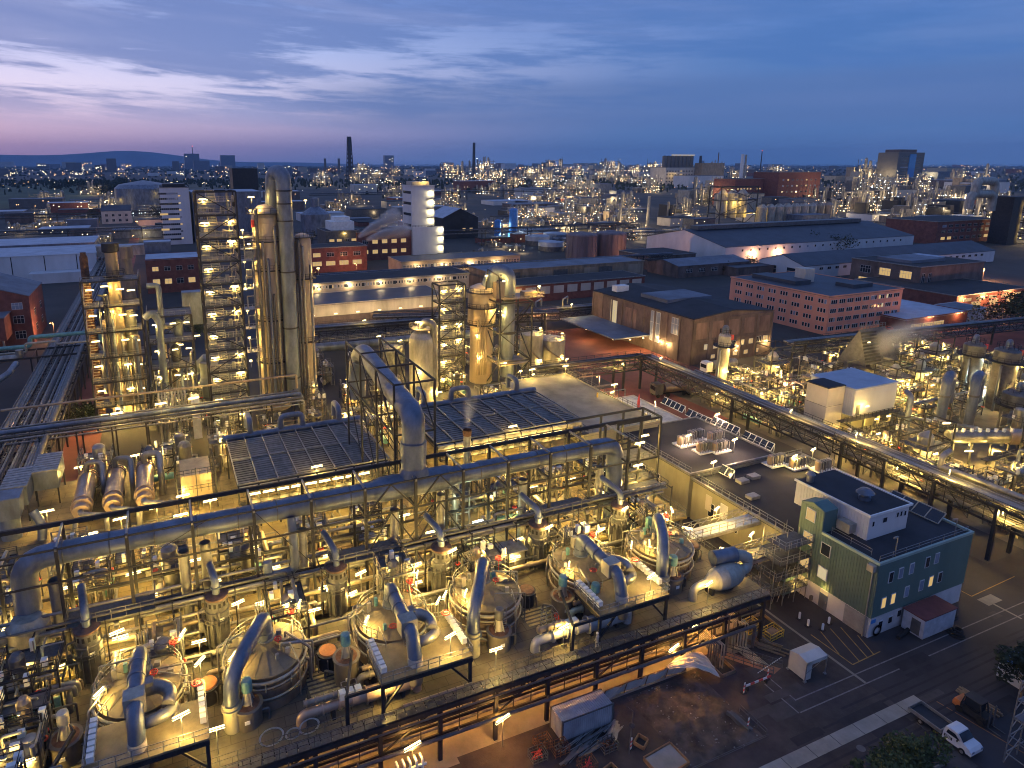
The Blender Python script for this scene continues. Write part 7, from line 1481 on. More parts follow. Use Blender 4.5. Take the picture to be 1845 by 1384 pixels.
for i in range(g + 1):
    for j in range(g + 1):
        u, v_ = i / g, j / g; P2.append((45.6 + 5.2 * u, 54.0 - 2.6 * v_ * (.25 + u), 1.9 + .75 * math.sin(u * 3.0) - 1.2 * v_ * v_ * u + q.uniform(-.12, .12)))
b.add(P2, [(i * (g + 1) + j, (i + 1) * (g + 1) + j, (i + 1) * (g + 1) + j + 1, i * (g + 1) + j + 1) for i in range(g) for j in range(g)]); b.build('crumpled_sheet', tarp, t)
def wframe(x, y, lx, ly, a, m, label, fill=None):
    t = thing('timber_surround', (x, y, 0), label, 'frame'); b = MB()
    ca, sa = math.cos(a), math.sin(a)
    for s_ in (-1, 1): b.rbox(x - s_ * sa * ly / 2, y + s_ * ca * ly / 2, .01, lx, .12, .4, a); b.rbox(x + s_ * ca * lx / 2, y + s_ * sa * lx / 2, .01, .12, ly - .13, .4, a)
    b.build('board', m, t)
    if fill: MB().rbox(x, y, .012, lx - .2, ly - .2, .25, a).build('fill', fill, t)
    else: MB().rbox(x, y, .012, lx - .2, ly - .2, .03, a).build('dark_opening', rubber, t)
ow = mat('orange_timber', (.30, .16, .07), .8, 0, .3, 2)
wframe(37.6, 47.5, 1.2, 1.0, .5, ow, 'small orange timber frame round a manhole in the yard'); wframe(38.4, 44.4, 3.6, 2.4, .1, ow, 'big orange timber frame filled with sand at the bottom edge', conc); wframe(32.8, 45.8, 1.2, .9, .2, ow, 'orange timber frame cut by the bottom edge of the picture')
for x, y, a, l in ((52.8, 53.2, 0, 'rust rimmed inspection pit beside the tarpaulin'), (63.6, 56.6, 0, 'square timbered pit near the deck corner')): wframe(x, y, 2.0, 3.0, a, wood, l)
t = thing('yard_pole', (35.7, 46.9, 0), 'thin mast on a foot standing in the dark yard', 'pole'); b = MB(); b.tube([(35.7, 46.9, 0), (36.1, 47.2, 4.6)], .06, n=6); b.tube([(36.1, 47.2, 4.6), (35.4, 47.4, 5.2)], .04, n=5); b.build('mast', steel2, t); MB().lathe(36, 47.1, [(.3, 3.0), (.35, 3.1), (0, 3.3)], n=8).build('spotlight', steel, t)
for i, (x, y) in enumerate(((36.2, 47.3), (48.8, 44.2), (56.2, 48.9), (52.2, 48.4))):
    t = thing('warning_post', (x, y, 0), ['red and white warning post by the thin mast', 'small warning post at the end of the dug earth', 'red and white warning board by the tent', 'red and white board at the end of the pit'][i], 'warning post', 'red and white warning posts')
    for k in range(5): MB().rbox(x, y, .25 * k + .1, .25, .08, .25, .4).build('band', redp if k % 2 else white, t)
    MB().rbox(x, y, 0, .6, .35, .1).build('foot', rubber, t)
t = thing('steel_trough', (48.8, 45.2, 0), 'dark steel trough lying at the edge of the dug earth', 'trough'); b = MB(); b.rbox(48.7, 45.1, .1, .35, 3, .4, .05); b.rbox(48.2, 45.1, .1, .2, 3, .6, .05); b.build('beam', steel2, t)
b = MB(); b.rail([(49.8, 42.6, 0), (49.8, 46.5, 0)], .9, 1.3, .05); b.rail([(40, 42.4, 0), (49.8, 42.4, 0)], .5, 3, .04); tag(b.build('site_fence', steel2), 'thin site fence along the dug earth', 'fence')
t = thing('barrier_row', (56, 49, 0), 'red and white striped barriers closing the pit next to the tent', 'barrier'); b = MB()
for k in range(6): MB().box(52.6 + .62 * k, 53.2 + .62 * k, 48.5, 48.6, .6, .85).build('stripe', redp if k % 2 else white, t)
for k in range(2): MB().box(52.8 + 2.8 * k, 52.95 + 2.8 * k, 48.4, 48.8, 0, .6).build('foot', rubber, t)
# pipe bundle at the deck corner, timbers, lamp lit pit
t = thing('bent_pipe_bundle', (52, 53, 0), 'bundle of black and white bent pipes coming down beside the tarpaulin', 'pipes')
for k in range(7): MB().tube([(51.4 + .24 * k, 56.5, 3.2), (51.4 + .24 * k, 53.6 - .16 * k, 3.2), (51.4 + .24 * k, 53.6 - .16 * k, 0)], .085, n=7).build('bent_pipe', steel2 if k < 5 else cladw, t)
t = thing('bent_pipe_bundle', (57, 55, 0), 'second bundle of bent pipes by the lamp near the deck corner', 'pipes')
for k in range(6): MB().tube([(56.6 + .26 * k, 57.5, 3.4), (56.6 + .26 * k, 55.2 - .2 * k, 3.4), (56.6 + .26 * k, 55.2 - .2 * k, .2), (56.6 + .26 * k, 51.5 - .2 * k, .2)], .09, n=7).build('bent_pipe', cladw, t)
b = MB(); b.rail([(53.6, 54.8, 0), (57.4, 49.2, 0)], 1.0, 1.2, .06); b.rail([(55.3, 55.2, 0), (59.2, 49.6, 0)], 1.0, 1.2, .06); tag(b.build('pit_rail', steel2), 'grey handrails along the reddish walkway to the pit', 'handrail')
MB().add([(53.8, 54.8, .02), (55.1, 55.2, .02), (59, 49.6, .02), (57.6, 49.2, .02)], [(3, 2, 1, 0)]).build('reddish_walkway', mat('salmon_paving', (.30, .15, .09), .8, 0, .2, .4), kind='structure')
for i in range(12):
    x, y = 60.2 + q.uniform(-.8, 1.2), 53 + q.uniform(-2, 2.4); tag(MB().rbox(x, y, .05 + .06 * (i % 5), .16, q.uniform(3, 4.6), .12, .55 + q.uniform(-.06, .06)).build('timber_beam', wood), 'timber beam in the stack behind the sheeted tent', 'timber', 'timber beams behind the tent')
for x, y, l in ((61.2, 56.8, 'yellowish steel basket near the deck corner'), (62.6, 54.6, 'second steel basket, beside the stacked timber')):
    t = thing('steel_basket', (x, y, 0), l, 'basket'); b = MB()
    for z in (.1, .5, .95):
        for s_ in (-1, 1): b.rbox(x, y + s_ * .7, z, 2.2, .07, .07, .1); b.rbox(x + s_ * 1.1, y, z, .07, 1.4, .07, .1)
    for s_ in (-1.1, 0, 1.1):
        for r_ in (-.7, .7): b.rbox(x + s_, y + r_, 0, .07, .07, 1.0, .1)
    b.build('basket_frame', yellowp, t); MB().rbox(x, y, .12, 1.6, 1.0, .5, .3).build('load', wood, t)
for x, y, z, a, l in ((46.8, 54.3, 3.6, .25, 'bright tube lamp above the crumpled tarpaulin, left one'), (50.6, 55.6, 4.2, .35, 'bright tube lamp above the bent pipes'), (55.4, 57.6, 3.6, .5, 'bright tube lamp at the right deck corner'), (24.6, 53.2, 3.4, .25, 'bright wide tube lamp under the deck front at the bottom edge'), (15.2, 53.4, 3.8, .2, 'bright tube lamp above the white manifold at the bottom edge')): tube_lamp((x, y, z), l, 210, a, z - .05, 1.9, lampw, (1, .44, .07), group='lamps along the deck front')
t = thing('white_manifold', (15, 53, 0), 'white pipe manifold under a lamp at the bottom edge', 'manifold'); b = MB()
for k in range(5): b.tube([(13.6 + .6 * k, 52.8, 0), (13.6 + .6 * k, 52.8, 2.6), (13.6 + .6 * k, 53.6, 2.6)], .12, n=8)
b.bar((13.4, 52.8, 2.0), (16.4, 52.8, 2.0), .2); b.build('manifold_pipe', white, t)
t = thing('round_basin', (8.6, 51.2, 0), 'rust ringed round basin cut by the bottom edge', 'basin'); b = MB(); b.lathe(8.6, 50.6, [(2.6, 0), (2.6, 2.6), (2.3, 2.6), (2.3, .4), (0, .4)], n=32); b.ring(8.6, 50.6, 2.7, 2.7, .12, 0, 32); b.build('basin_wall', mat_cu, t)
# sheeted tent
t = thing('sheeted_tent', (61.5, 47.9, 0), 'small open tent of whitish sheeting on castors in the yard', 'tent'); b = MB()
x0, x1, y0, y1, h = 59.7, 62.9, 46.7, 49.2, 2.6
b.add([(x0, y0, .2), (x0, y1, .2), (x0, y1, h), (x0, y0, h), (x1, y1, .2), (x1, y1, h), (x1, y0, h), (x0, (y0 + y1) / 2, h + .3), (x1, (y0 + y1) / 2, h + .3), (x0 + .9, y0, .2), (x0 + .9, y0, h), (x1, y0, h - .5), (x0, y0, h - .5)], [(0, 1, 2, 7, 3), (1, 4, 5, 2), (3, 7, 8, 6), (7, 2, 5, 8), (0, 3, 10, 9), (3, 6, 11, 12), (4, 8, 5)]); b.build('sheeting', MATS['pale_sheet'], t); b = MB()
for x in (x0, x1):
    for y in (y0, y1): b.bar((x, y, 0), (x, y, h), .08); b.rbox(x, y, 0, .3, .3, .18)
b.bar((x0, y0 - .05, 1.2), (x1, y0 - .05, h), .04); b.rbox(60.4, 48, .2, 1.1, 1.4, .9); b.build('tent_frame', galv, t)
b = MB()
for k in range(14): b.rbox(55.2 + .33 * k, 49.4 + .06 * k, .9, .17, .06, .1, .2)
tag(b.build('warning_tape', white), 'dashed white warning tape leading to the sheeted tent', 'tape')
# red roofed container by the green building
t = thing('site_container', (81.6, 47, 0), 'white site container with a dark red roof in front of the green building', 'container')
MB().box(78.6, 84.6, 45.7, 48.6, .2, 2.9).build('white_body', mat('chipped_white_paint', (.45, .46, .50), .6, 0, .2, 1), t); b = MB(); b.box(78.5, 84.7, 45.6, 48.7, 2.9, 3.05); b.build('red_roof', mat('dark_red_roof', (.15, .045, .045), .75, 0, .25, .8), t); MB().box(78.56, 78.6, 46.2, 47.4, .4, 2.4).build('door', steel2, t); b = MB(); b.box(78.8, 79.2, 45.8, 48.5, 0, .2); b.box(84, 84.4, 45.8, 48.5, 0, .2); b.build('base_beam', steel, t)
for x, y, r, l in ((78.0, 50.6, 1.0, 'heap of dark tyres by the white base of the green building'), (83.6, 44.6, .8, 'dark bundle in front of the site container'), (86.4, 47.6, .9, 'heap of coiled hoses right of the site container')):
    t = thing('hose_heap', (x, y, 0), l, 'heap')
    for k in range(4): b = MB(); b.ring(x + .2 * (k % 2), y, .12 + .2 * k, r - .12 * k, .12, 0, 18); b.build('coil', rubber, t)
b = MB(); b.tube([(76.2, 47.2, .25), (80.2, 47.9, .5)], .28, n=10); tag(b.build('black_hose', rubber), 'thick black hose lying on the kerb below the green building', 'hose')
for x, y, l in ((68.4, 55.6, 'white bollard farthest from the gate of the green building'), (69.2, 52.6, 'white bollard in the middle by the yellow hatching'), (71.0, 53.2, 'white bollard nearest the gate of the green building'), (68.2, 54.0, 'red based cone between the white bollards')):
    t = thing('bollard', (x, y, 0), l, 'bollard', 'bollards before the green building'); MB().rbox(x, y, 0, .7, .5, .12).build('foot', rubber, t); b = MB(); b.lathe(x, y, [(.14, .12), (.14, .9), (.08, 1), (0, 1)], n=10); b.build('post', white if 'white' in l else redp, t)
# flat bed truck
t = thing('flatbed_truck', (65.7, 33.2, 0), 'small white flatbed truck parked beside the bay at the lower right', 'truck')
wp = mat('white_car_paint', (.62, .64, .68), .3, 0, .06, 1)
def carbody(b, prof, x0, x1, taper=.0, m=0):
    n = len(prof); b.add([(x0 + taper * (1 if z > 1.2 else 0), y, z) for y, z in prof] + [(x1 - taper * (1 if z > 1.2 else 0), y, z) for y, z in prof], [tuple(range(n)), tuple(range(2 * n - 1, n - 1, -1))] + [(i, n + i, n + (i + 1) % n, (i + 1) % n) for i in range(n)], m)
b = MB(); carbody(b, [(32.95, .45), (32.95, 1.3), (32.8, 1.85), (32.3, 1.95), (31.6, 1.92), (30.9, 1.28), (30.25, 1.1), (29.95, .85), (29.95, .45)], 64.75, 66.65, .12); b.build('cab', wp, t)
b = MB(); b.add([(64.95, 31.52, 1.86), (66.45, 31.52, 1.86), (66.55, 30.92, 1.32), (64.85, 30.92, 1.32)], [(0, 1, 2, 3)]); b.v = [(x, y - .03, z + .03) for x, y, z in b.v]; b.build('windscreen', glass, t)
for x in (64.8, 66.6): MB().add([(x + (-.03 if x < 65 else .03), y, z) for y, z in ((32.6, 1.3), (32.5, 1.76), (31.75, 1.76), (31.15, 1.3))], [(0, 1, 2, 3)]).build('side_window', glass, t)
MB().add([(64.715, y, z) for y, z in ((32.75, .78), (32.75, 1.12), (31.9, 1.12), (31.9, .78))], [(0, 1, 2, 3)]).build('door_sign', steel, t); b = MB()
for i, z in enumerate((.86, 1.0)):
    for k in range(6): b.box(64.70, 64.712, 32.02 + .11 * k, 32.09 + .11 * k, z, z + .06)
b.build('sign_lettering', white, t)
b = MB(); b.box(64.7, 66.7, 33.15, 36.6, .78, .86); b.build('load_bed', steel, t); b = MB(); b.box(64.62, 64.7, 33.1, 36.65, .78, 1.2); b.box(66.7, 66.78, 33.1, 36.65, .78, 1.2); b.box(64.62, 66.78, 36.65, 36.73, .78, 1.2); b.box(64.62, 66.78, 33.02, 33.1, .78, 1.3); b.build('side_board', galv, t)
MB().box(65.1, 66.3, 30.4, 36.4, .5, .77).build('chassis', rubber, t)
for y in (30.85, 35.3):
    for x in (64.72, 66.5): w = MB().tube([(x, y, .36), (x + .2, y, .36)], .36, n=18).build('wheel', rubber, t); MB().tube([(x - .02, y, .36), (x + .22, y, .36)], .18, n=12).build('hub', galv, w)
for x in (64.9, 66.3): MB().box(x, x + .3, 29.9, 29.95, .75, .95).build('headlight', glassb, t)
for x in (64.5, 66.7): MB().box(x, x + .2, 31.3, 31.4, 1.25, 1.45).build('mirror', rubber, t)
for a, c_ in (((67.4, 38.4, 0), (70.4, 38.4, 0)), ((70.4, 38.4, 0), (71.6, 29.2, 0))): line('orange_bay_line', a, c_, .12, mat('orange_line', (.26, .12, .04), .8, 0, .3, 1) if 'orange_line' not in MATS else MATS['orange_line'])
wframe(62.3, 33.2, 2, 1.6, 0, concd, 'pale kerbed square beside the flatbed truck', asph)
[o for o in COL.objects if o.name == 'flatbed_truck'][0].location += Vector((.9, 1.5, 0))
# forklift
t = thing('forklift', (72, 35, 0), 'black and orange forklift with a cab by the bay at the lower right', 'forklift')
b = MB(); carbody(b, [(33.4, .35), (33.4, 1.1), (34.6, 1.0), (36.6, 1.25), (36.9, .9), (36.9, .35)], 71.2, 72.6); b.build('body', steel, t); b = MB(); carbody(b, [(36.2, .5), (36.2, 1.3), (36.85, 1.36), (37.0, .95), (37.0, .5)], 71.16, 72.64); b.build('counterweight', orange, t)
b = MB()
for x in (71.3, 72.5):
    for y, y2 in ((34.0, 34.3), (36.2, 35.9)): b.bar((x, y, 1.0), (x, y2, 2.3), .1)
b.box(71.22, 72.58, 34.2, 36.0, 2.3, 2.38); b.build('cab_frame', steel, t); MB().box(71.36, 72.44, 34.3, 35.9, 1.2, 2.25).build('cab_glass', glass, t)
b = MB(); b.bar((71.5, 33.3, .1), (71.5, 33.3, 2.6), .12); b.bar((72.3, 33.3, .1), (72.3, 33.3, 2.6), .12); b.bar((71.5, 33.3, .1), (71.5, 32.0, .1), .12, .05); b.bar((72.3, 33.3, .1), (72.3, 32.0, .1), .12, .05); b.build('mast', steel2, t)
for y in (33.9, 36.2):
    for x in (71.1, 72.5): MB().tube([(x, y, .38), (x + .25, y, .38)], .38, n=16).build('wheel', rubber, t)
for i in range(7): tag(MB().rbox(73.9 + .35 * (i % 4), 36.2 - .5 * (i // 4), .06 + .14 * (i % 3), .22, 4.2, .12, .05 * (i % 3)).build('timber_beam', wood), 'dark timber beam lying behind the forklift', 'timber', 'timber beams behind the forklift')
t = thing('birdcage_scaffold', (69.5, 28, 0), 'galvanised scaffold cage cut by the lower right corner', 'scaffold'); b = MB()
for x in (68.4, 70.6, 73):
    for y in (23, 26, 29.6): b.bar((x, y, 0), (x, y, 9.4), .09)
for z in (1.2, 3.2, 5.2, 7.2, 9.2):
    for x in (68.4, 70.6, 73): b.bar((x, 23, z), (x, 29.6, z), .08)
    for y in (26, 29.6): b.bar((68.4, y, z), (73, y, z), .08); b.bar((68.4, y, z - 1.2), (70.6, y, z + .8), .06); b.bar((70.6, y, z + .8), (73, y, z - 1.2), .06)
b.build('scaffold_tube', galv, t); b = MB()
for z in (5.25, 7.25, 9.25): b.box(68.5, 72.9, 25, 29.5, z, z + .06)
b.build('scaffold_deck', mat('mesh_deck', (.16, .17, .2), .6, .3, .2, 2), t)
t = thing('blue_tent', (86, 36, 0), 'blue and white stall tent behind a tree at the right edge', 'tent'); b = MB(); x0, x1, y0, y1 = 80.5, 90, 32, 38
b.add([(x0, y0, 2.4), (x1, y0, 2.4), (x1, y1, 2.4), (x0, y1, 2.4), (x0 + 2, 35, 3.6), (x1 - 2, 35, 3.6)], [(0, 1, 5, 4), (1, 2, 5), (2, 3, 4, 5), (3, 0, 4)]); b.build('blue_roof', bluep, t); MB().box(x0 + .1, x1 - .1, y0 + .1, y1 - .1, 0, 2.39).build('white_side', whitew, t)
tree(56.2, 32.0, 6.5, 4.2, 'dull green tree at the bottom edge left of the flatbed truck', 5200, .2, leafm); tree(52.4, 31.6, 5.0, 2.6, 'smaller olive tree at the bottom edge, left of the larger one', 2200, .18, leafm); tree(79.2, 34.4, 6.2, 3.2, 'dark tree in front of the blue tent at the right edge', 2600, .22, leafd)
t = thing('parked_van', (279, 274, 0), 'white van parked beside the low halls', 'van')
MB().box(276.5, 281.6, 272, 274, .6, 2.4).build('body', white, t); MB().box(276.45, 277, 272.2, 273.8, 1.5, 2.2).build('windscreen', glass, t)
for x in (277.6, 280.6): MB().tube([(x, 271.95, .4), (x, 274.05, .4)], .4, n=12).build('wheel', rubber, t)
for i, (px, py, mm) in enumerate(((1608, 596, redp), (1625, 608, steel2), (1640, 604, white), (1470, 668, steel2))): 
    p = at(px, py, 0); t = thing('parked_car', (p.x, p.y, 0), ['red car parked before the salmon building', 'dark car parked before the white roof shed', 'pale car parked before the white roof shed', 'dark car on the factory road behind the pale column'][i], 'car', 'cars parked in the yards'); x, y = p.x, p.y
    b = MB(); carbody(b, [(y - 2.1, .3), (y - 2.1, .75), (y - 1.1, .85), (y - .5, 1.4), (y + 1.2, 1.42), (y + 2, .9), (y + 2.1, .3)], x - .85, x + .85); b.build('body', mm, t); b = MB(); b.box(x - .87, x + .87, y - .5, y + 1.1, .92, 1.3); b.build('window', glass, t)
    for yy in (y - 1.3, y + 1.3): MB().tube([(x - .9, yy, .32), (x + .9, yy, .32)], .32, n=12).build('wheel', rubber, t)
# ------------------------------------------------------------------ steam
def steam(p, q_, r0, r1, dens, label):
    p, q_ = Vector(p), Vector(q_); d = q_ - p; ln = d.length; b = MB(); n = 8
    b.tube([(0, 0, ln * i / n) for i in range(n + 1)], r0, n=18, r2=r1, bend=0); o = b.build('steam_plume', steamm(dens, r0, r1, ln), kind='stuff')
    o.location = p; o.rotation_euler = d.to_track_quat('Z', 'Y').to_euler(); o['label'] = label; o['category'] = 'steam'; return o
def steamm(dn, r0, r1, ln):
    m = bpy.data.materials.new('steam'); m.use_nodes = True; t = m.node_tree; t.nodes.clear(); K = t.links.new
    def ma(op, *a):
        x = t.nodes.new('ShaderNodeMath'); x.operation = op
        for i, v in enumerate(a):
            if isinstance(v, (int, float)): x.inputs[i].default_value = v
            else: K(v, x.inputs[i])
        return x.outputs[0]
    tcn = t.nodes.new('ShaderNodeTexCoord'); sp_ = t.nodes.new('ShaderNodeSeparateXYZ'); K(tcn.outputs['Object'], sp_.inputs[0]); X, Y, Z_ = sp_.outputs
    f = ma('DIVIDE', Z_, ln); r = ma('MULTIPLY_ADD', f, r1 - r0, r0); rr = ma('DIVIDE', ma('SQRT', ma('ADD', ma('MULTIPLY', X, X), ma('MULTIPLY', Y, Y))), r)
    core = ma('POWER', ma('MAXIMUM', ma('SUBTRACT', 1, rr), 0), 1.6); tail = ma('MULTIPLY', ma('POWER', ma('MAXIMUM', ma('SUBTRACT', 1, f), 0), 1.2), ma('MINIMUM', 1, ma('MULTIPLY', f, 5)))
    mp = t.nodes.new('ShaderNodeMapping'); mp.inputs['Scale'].default_value = (1, 1, .35); K(tcn.outputs['Object'], mp.inputs[0])
    n_ = t.nodes.new('ShaderNodeTexNoise'); n_.inputs['Scale'].default_value = 1.6 / r1; n_.inputs['Detail'].default_value = 4; K(mp.outputs[0], n_.inputs['Vector'])
    nz = ma('MAXIMUM', ma('MULTIPLY_ADD', n_.outputs[0], 3.2, -1.0), 0)
    v_ = t.nodes.new('ShaderNodeVolumePrincipled'); v_.inputs['Color'].default_value = (.95, .95, .97, 1); K(ma('MULTIPLY', ma('MULTIPLY', core, tail), ma('MULTIPLY', nz, dn)), v_.inputs['Density'])
    o = t.nodes.new('ShaderNodeOutputMaterial'); K(v_.outputs[0], o.inputs['Volume']); return m
t = thing('steam_stack', (38.6, 97, 7), 'small silvery stack breathing the steam wisp before the right louvred cooler', 'stack'); b = MB(); b.tube([(38.6, 97, 7), (38.6, 97, 16.4)], .62, n=14, cap=False); b.build('shaft', galv, t); b = MB(); b.tube([(38.6, 97, 16.4), (38.6, 97, 17.3)], .72, n=14, cap=False); b.build('rusty_rim', rust, t)
steam((38.6, 97, 17.2), (39.6, 97.6, 24), .6, 2.0, 1.6, 'thin steam wisp rising before the right louvred cooler')
p = at(640, 425, 22); steam((p.x, p.y, 22), (p.x + 22, p.y - 2, 34), 1.2, 6, 8.0, 'upper white steam plume drifting before the white tower'); p = at(655, 430, 19); steam((p.x, p.y, 19), (p.x + 24, p.y - 2, 25), 1.2, 6, 8.0, 'lower white steam plume drifting before the white tower')
steam((168, 125, 9), (184, 120, 17), 3.0, 5.5, 1.3, 'steam blurring the tent shaped hood in the right plant')
# ================================================================== evening haze
m = bpy.data.materials.new('haze_air'); m.use_nodes = True; t = m.node_tree; t.nodes.clear()
v_ = t.nodes.new('ShaderNodeVolumePrincipled'); v_.inputs['Density'].default_value = .00005; v_.inputs['Color'].default_value = (.42, .66, 1, 1); v_.inputs['Anisotropy'].default_value = 0
o = t.nodes.new('ShaderNodeOutputMaterial'); t.links.new(v_.outputs[0], o.inputs['Volume'])
hb = MB().box(-9100, 16100, -400, 16100, -6, 430).build('haze', m, kind='stuff')
# ================================================================== labels that tell look-alikes apart
def pix(p):
    d = Vector(p) - EYE; return 922.5 + FPX * d.dot(_R) / d.dot(_F), 692 - FPX * d.dot(_U) / d.dot(_F)
MARKS = [('leftmost round tank', 240, 1230), ('second round tank', 470, 1170), ('third round tank', 695, 1100), ('fourth round tank', 870, 1050), ('fifth round tank', 1055, 1000), ('rightmost round tank', 1185, 960), ('left bend of the header pipe', 40, 1020), ('vent stack pair', 345, 1000), ('wide header section', 740, 850), ('right bend of the header pipe', 1100, 810),
    ('left louvred cooler', 540, 800), ('right louvred cooler', 890, 740), ('copper toned exchangers', 195, 870), ('framed stair tower', 395, 560), ('tall pinkish columns', 490, 560), ('left process tower', 225, 620), ('long pipe rack', 80, 680), ('dome topped vessel', 757, 650), ('shorter stair tower', 810, 600), ('caged column', 890, 580), ('spiral stair tank', 995, 635), ('bare concrete roof', 1050, 720), ('white gravel roof', 1180, 745),
    ('dark condenser roof', 1280, 815), ('green building', 1570, 1000), ('roof cabin', 1520, 900), ('brick hall', 1240, 590), ('salmon building', 1470, 545), ('white box building', 1540, 720), ('fat arched pipes', 1715, 740), ('tent shaped hood', 1555, 625), ('broad railed column', 1800, 670), ('slim loop topped column', 1745, 650), ('long lying drum', 1670, 815), ('square grey tank', 1760, 880), ('white roof shed', 1680, 560), ('nearer warehouse', 1560, 470), ('farther warehouse', 1400, 435), ('silo row', 1435, 385), ('blue striped tower', 1630, 305),
    ('dark red block', 1415, 335), ('cream silo block', 1215, 305), ('pale thick chimney', 1340, 300), ('slim dark chimney', 853, 290), ('tall flare stack', 629, 290), ('white tower', 745, 400), ('blue tanks', 912, 405), ('two dark tanks', 1080, 445), ('low pale tanks', 1000, 440), ('striped long halls', 650, 530), ('red brick block', 655, 420), ('grey office block', 310, 375), ('gas holder', 258, 355), ('masted office tower', 343, 290), ('white warehouse', 90, 460), ('brick house', 40, 540), ('gabled shed', 805, 390), ('brick plant', 1760, 410), ('arched pale ducts', 1810, 350), ('canteen', 1740, 545), ('grey container', 1040, 1285), ('flatbed truck', 1730, 1330), ('sheeted tent', 1450, 1195), ('tan panelled hall', 1040, 490), ('power house', 1650, 500), ('grove', 160, 335), ('white old house', 205, 390), ('far left edge', 5, 320), ('far right edge', 1840, 310), ('pipe bridge corner', 1165, 650), ('deck corner', 1370, 1060)]
KIND = {'process_skid': 'process skid', 'lit_process_unit': 'lit process unit', 'far_building': 'plain building', 'pipe_run': 'bent pipe run', 'low_tank': 'low pale lidded tank', 'silo': 'rust streaked silo', 'open_structure': 'open railed structure', 'tree': 'dark grove tree', 'scaffold_pole': 'loose scaffold pole', 'scaffold_plank': 'grey scaffold plank', 'timber_beam': 'timber beam', 'expansion_loop': 'raised pipe loop'}
ORD = ['nearest to it', 'second from it', 'third from it', 'fourth from it', 'fifth from it', 'sixth from it', 'seventh from it', 'eighth from it', 'ninth from it', 'tenth from it', 'eleventh from it', 'twelfth from it']
LOOK = {'aluminium_cladding': 'grey', 'pale_cladding': 'pale', 'beige_cladding': 'tan', 'grey_steel': 'dull', 'dark_steel': 'black', 'teal_paint': 'teal', 'galvanised_steel': 'silvery', 'brown_brick': 'brown', 'cream_render': 'cream', 'white_sheet_wall': 'white', 'red_brick': 'red', 'duct_sheet': 'bluish', 'grey_roof': 'slate grey', 'dark_foliage': ''}
bpy.context.view_layer.update()
_seen, _same = {}, {}
for o in COL.objects:
    if o.parent is None and 'label' in o and 'kind' not in o: _seen.setdefault(o['label'], []).append(o)
for lb, os_ in _seen.items():
    if len(os_) < 2: continue
    for o in os_:
        stem_ = o.name.split('.')[0]; src = o if o.type == 'MESH' else next((c_ for c_ in o.children if c_.type == 'MESH' and c_.name.split('.')[0] in ('upright_vessel', 'block', 'wall', 'shell')), None)
        if stem_ not in KIND: continue
        c0 = o.matrix_world @ Vector(o.bound_box[6]) if o.type == 'MESH' else o.location + Vector((0, 0, 4))
        x, y = pix(c0); near = min(MARKS, key=lambda m_: math.hypot(m_[1] - x, (m_[2] - y) * 1.3)); dx_, dy_ = x - near[1], y - near[2]
        rel = 'left of' if dx_ < -abs(dy_) else 'right of' if dx_ > abs(dy_) else 'behind' if dy_ < 0 else 'before'
        ad = LOOK.get(src.data.materials[0].name, '') if src and src.data.materials and stem_ not in ('low_tank', 'silo', 'tree') else ''
        k = ('%s %s %s the %s' % (ad, KIND[stem_], rel, near[0])).strip(); _same.setdefault(k, []).append((math.hypot(dx_, dy_), o))
for k, l_ in _same.items():
    l_.sort(key=lambda a: a[0])
    for i, (d_, o) in enumerate(l_): o['label'] = k if len(l_) == 1 else '%s, %s' % (k, ORD[min(i, 11)])
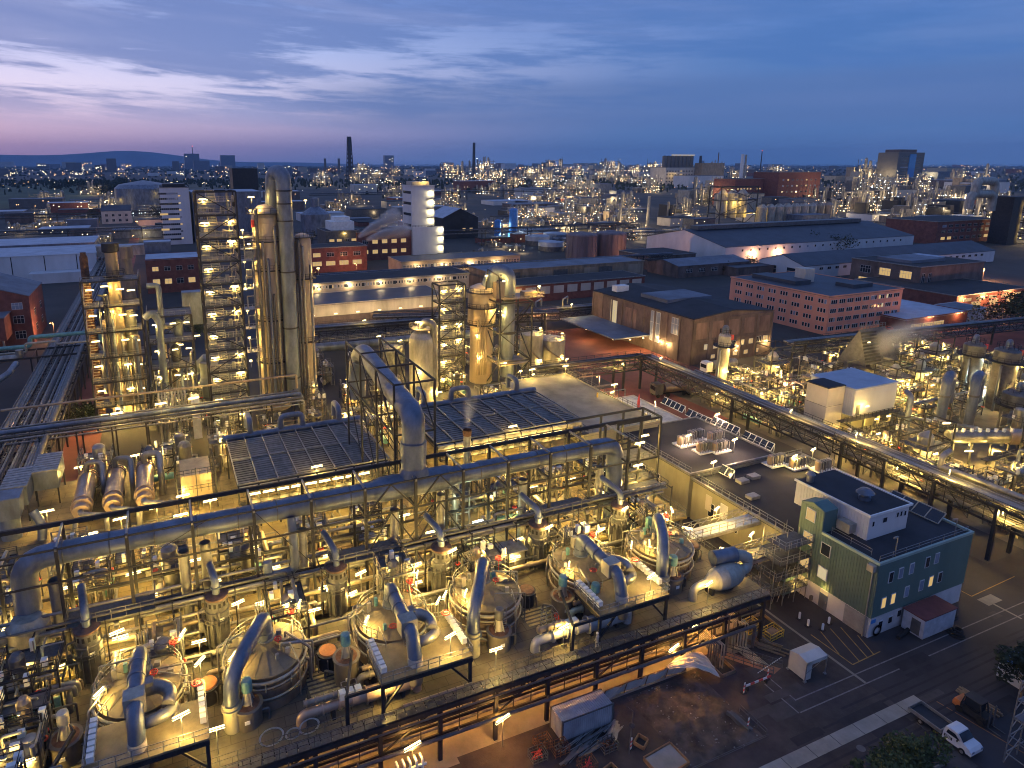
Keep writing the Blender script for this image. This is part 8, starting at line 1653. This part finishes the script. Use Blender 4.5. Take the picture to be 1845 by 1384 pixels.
# ================================================================== from the survey frame to true ground proportions
SHX, SHY = (.99893, -.03123, 2.19), (-.00212, .83604, 1.06)
def ground(x, y): return SHX[0] * x + SHX[1] * y + SHX[2], SHY[0] * x + SHY[1] * y + SHY[2]
def rise(x, y): return .968 if 45 < y < 131 and x < 66 else max(.955, min(1.0, .945 + .00038 * y))
ROUND = {'reactor_tank', 'agitator_vessel', 'scrubber_vessel', 'filter_drum', 'storage_tank', 'gas_holder', 'dark_tank', 'low_tank', 'blue_tank', 'silo', 'dark_silo', 'plant_column', 'chimney_stack', 'tree', 'vent_stack', 'upright_drum', 'steam_stack', 'domed_vessel', 'dark_vessel', 'conveyor_stack', 'street_lamp', 'tall_columns', 'caged_column'}
RIGID = {'process_skid', 'tank_truck', 'person', 'bollard', 'parked_car', 'parked_van', 'wire_crate', 'tool_cage', 'warning_post', 'tube_lamp', 'steel_basket', 'timber_surround', 'white_hoop', 'fan_wheel', 'hose_heap', 'yard_pole', 'condenser_unit', 'birdcage_scaffold'}
_done = set()
def settle(o, M, s):
    """scale the thing's own meshes and the places of its parts about its base"""
    for c_ in o.children:
        x, y, z = c_.location; c_.location = (M[0][0] * x + M[0][1] * y, M[1][0] * x + M[1][1] * y, s * z)
        if c_.type == 'MESH' and c_.data.name not in _done:
            _done.add(c_.data.name); c_.data.transform(Matrix(((M[0][0], M[0][1], 0, 0), (M[1][0], M[1][1], 0, 0), (0, 0, s, 0), (0, 0, 0, 1))))
        settle(c_, M, s)
for me in _wm.values(): _done.add(me.name)
for o in list(COL.objects):
    if o.parent is not None or o.type in ('CAMERA', 'LIGHT') or o.name.startswith('haze') or o.name.startswith('hills'): continue
    st = o.name.split('.')[0]
    if o.type == 'MESH' and st == 'steam_plume': o.location = (*ground(o.location.x, o.location.y), o.location.z * .98); continue
    if o.type == 'MESH':
        n_ = len(o.data.vertices); cx = sum(v_.co.x for v_ in o.data.vertices) / n_; cy = sum(v_.co.y for v_ in o.data.vertices) / n_; s_ = rise(cx, cy); gx, gy = ground(cx, cy)
        for v_ in o.data.vertices:
            x, y, z = v_.co
            v_.co = (gx + x - cx, gy + y - cy, z * s_) if st in RIGID else (*ground(x, y), z * s_)
        continue
    x, y, z = o.location; s_ = rise(x, y); o.location = (*ground(x, y), z * s_)
    if st in RIGID: continue
    k = .95 if st not in ('reactor_tank', 'tree') else .93
    settle(o, ((k, 0), (0, k)) if st in ROUND else ((SHX[0], SHX[1]), (SHY[0], SHY[1])), s_)
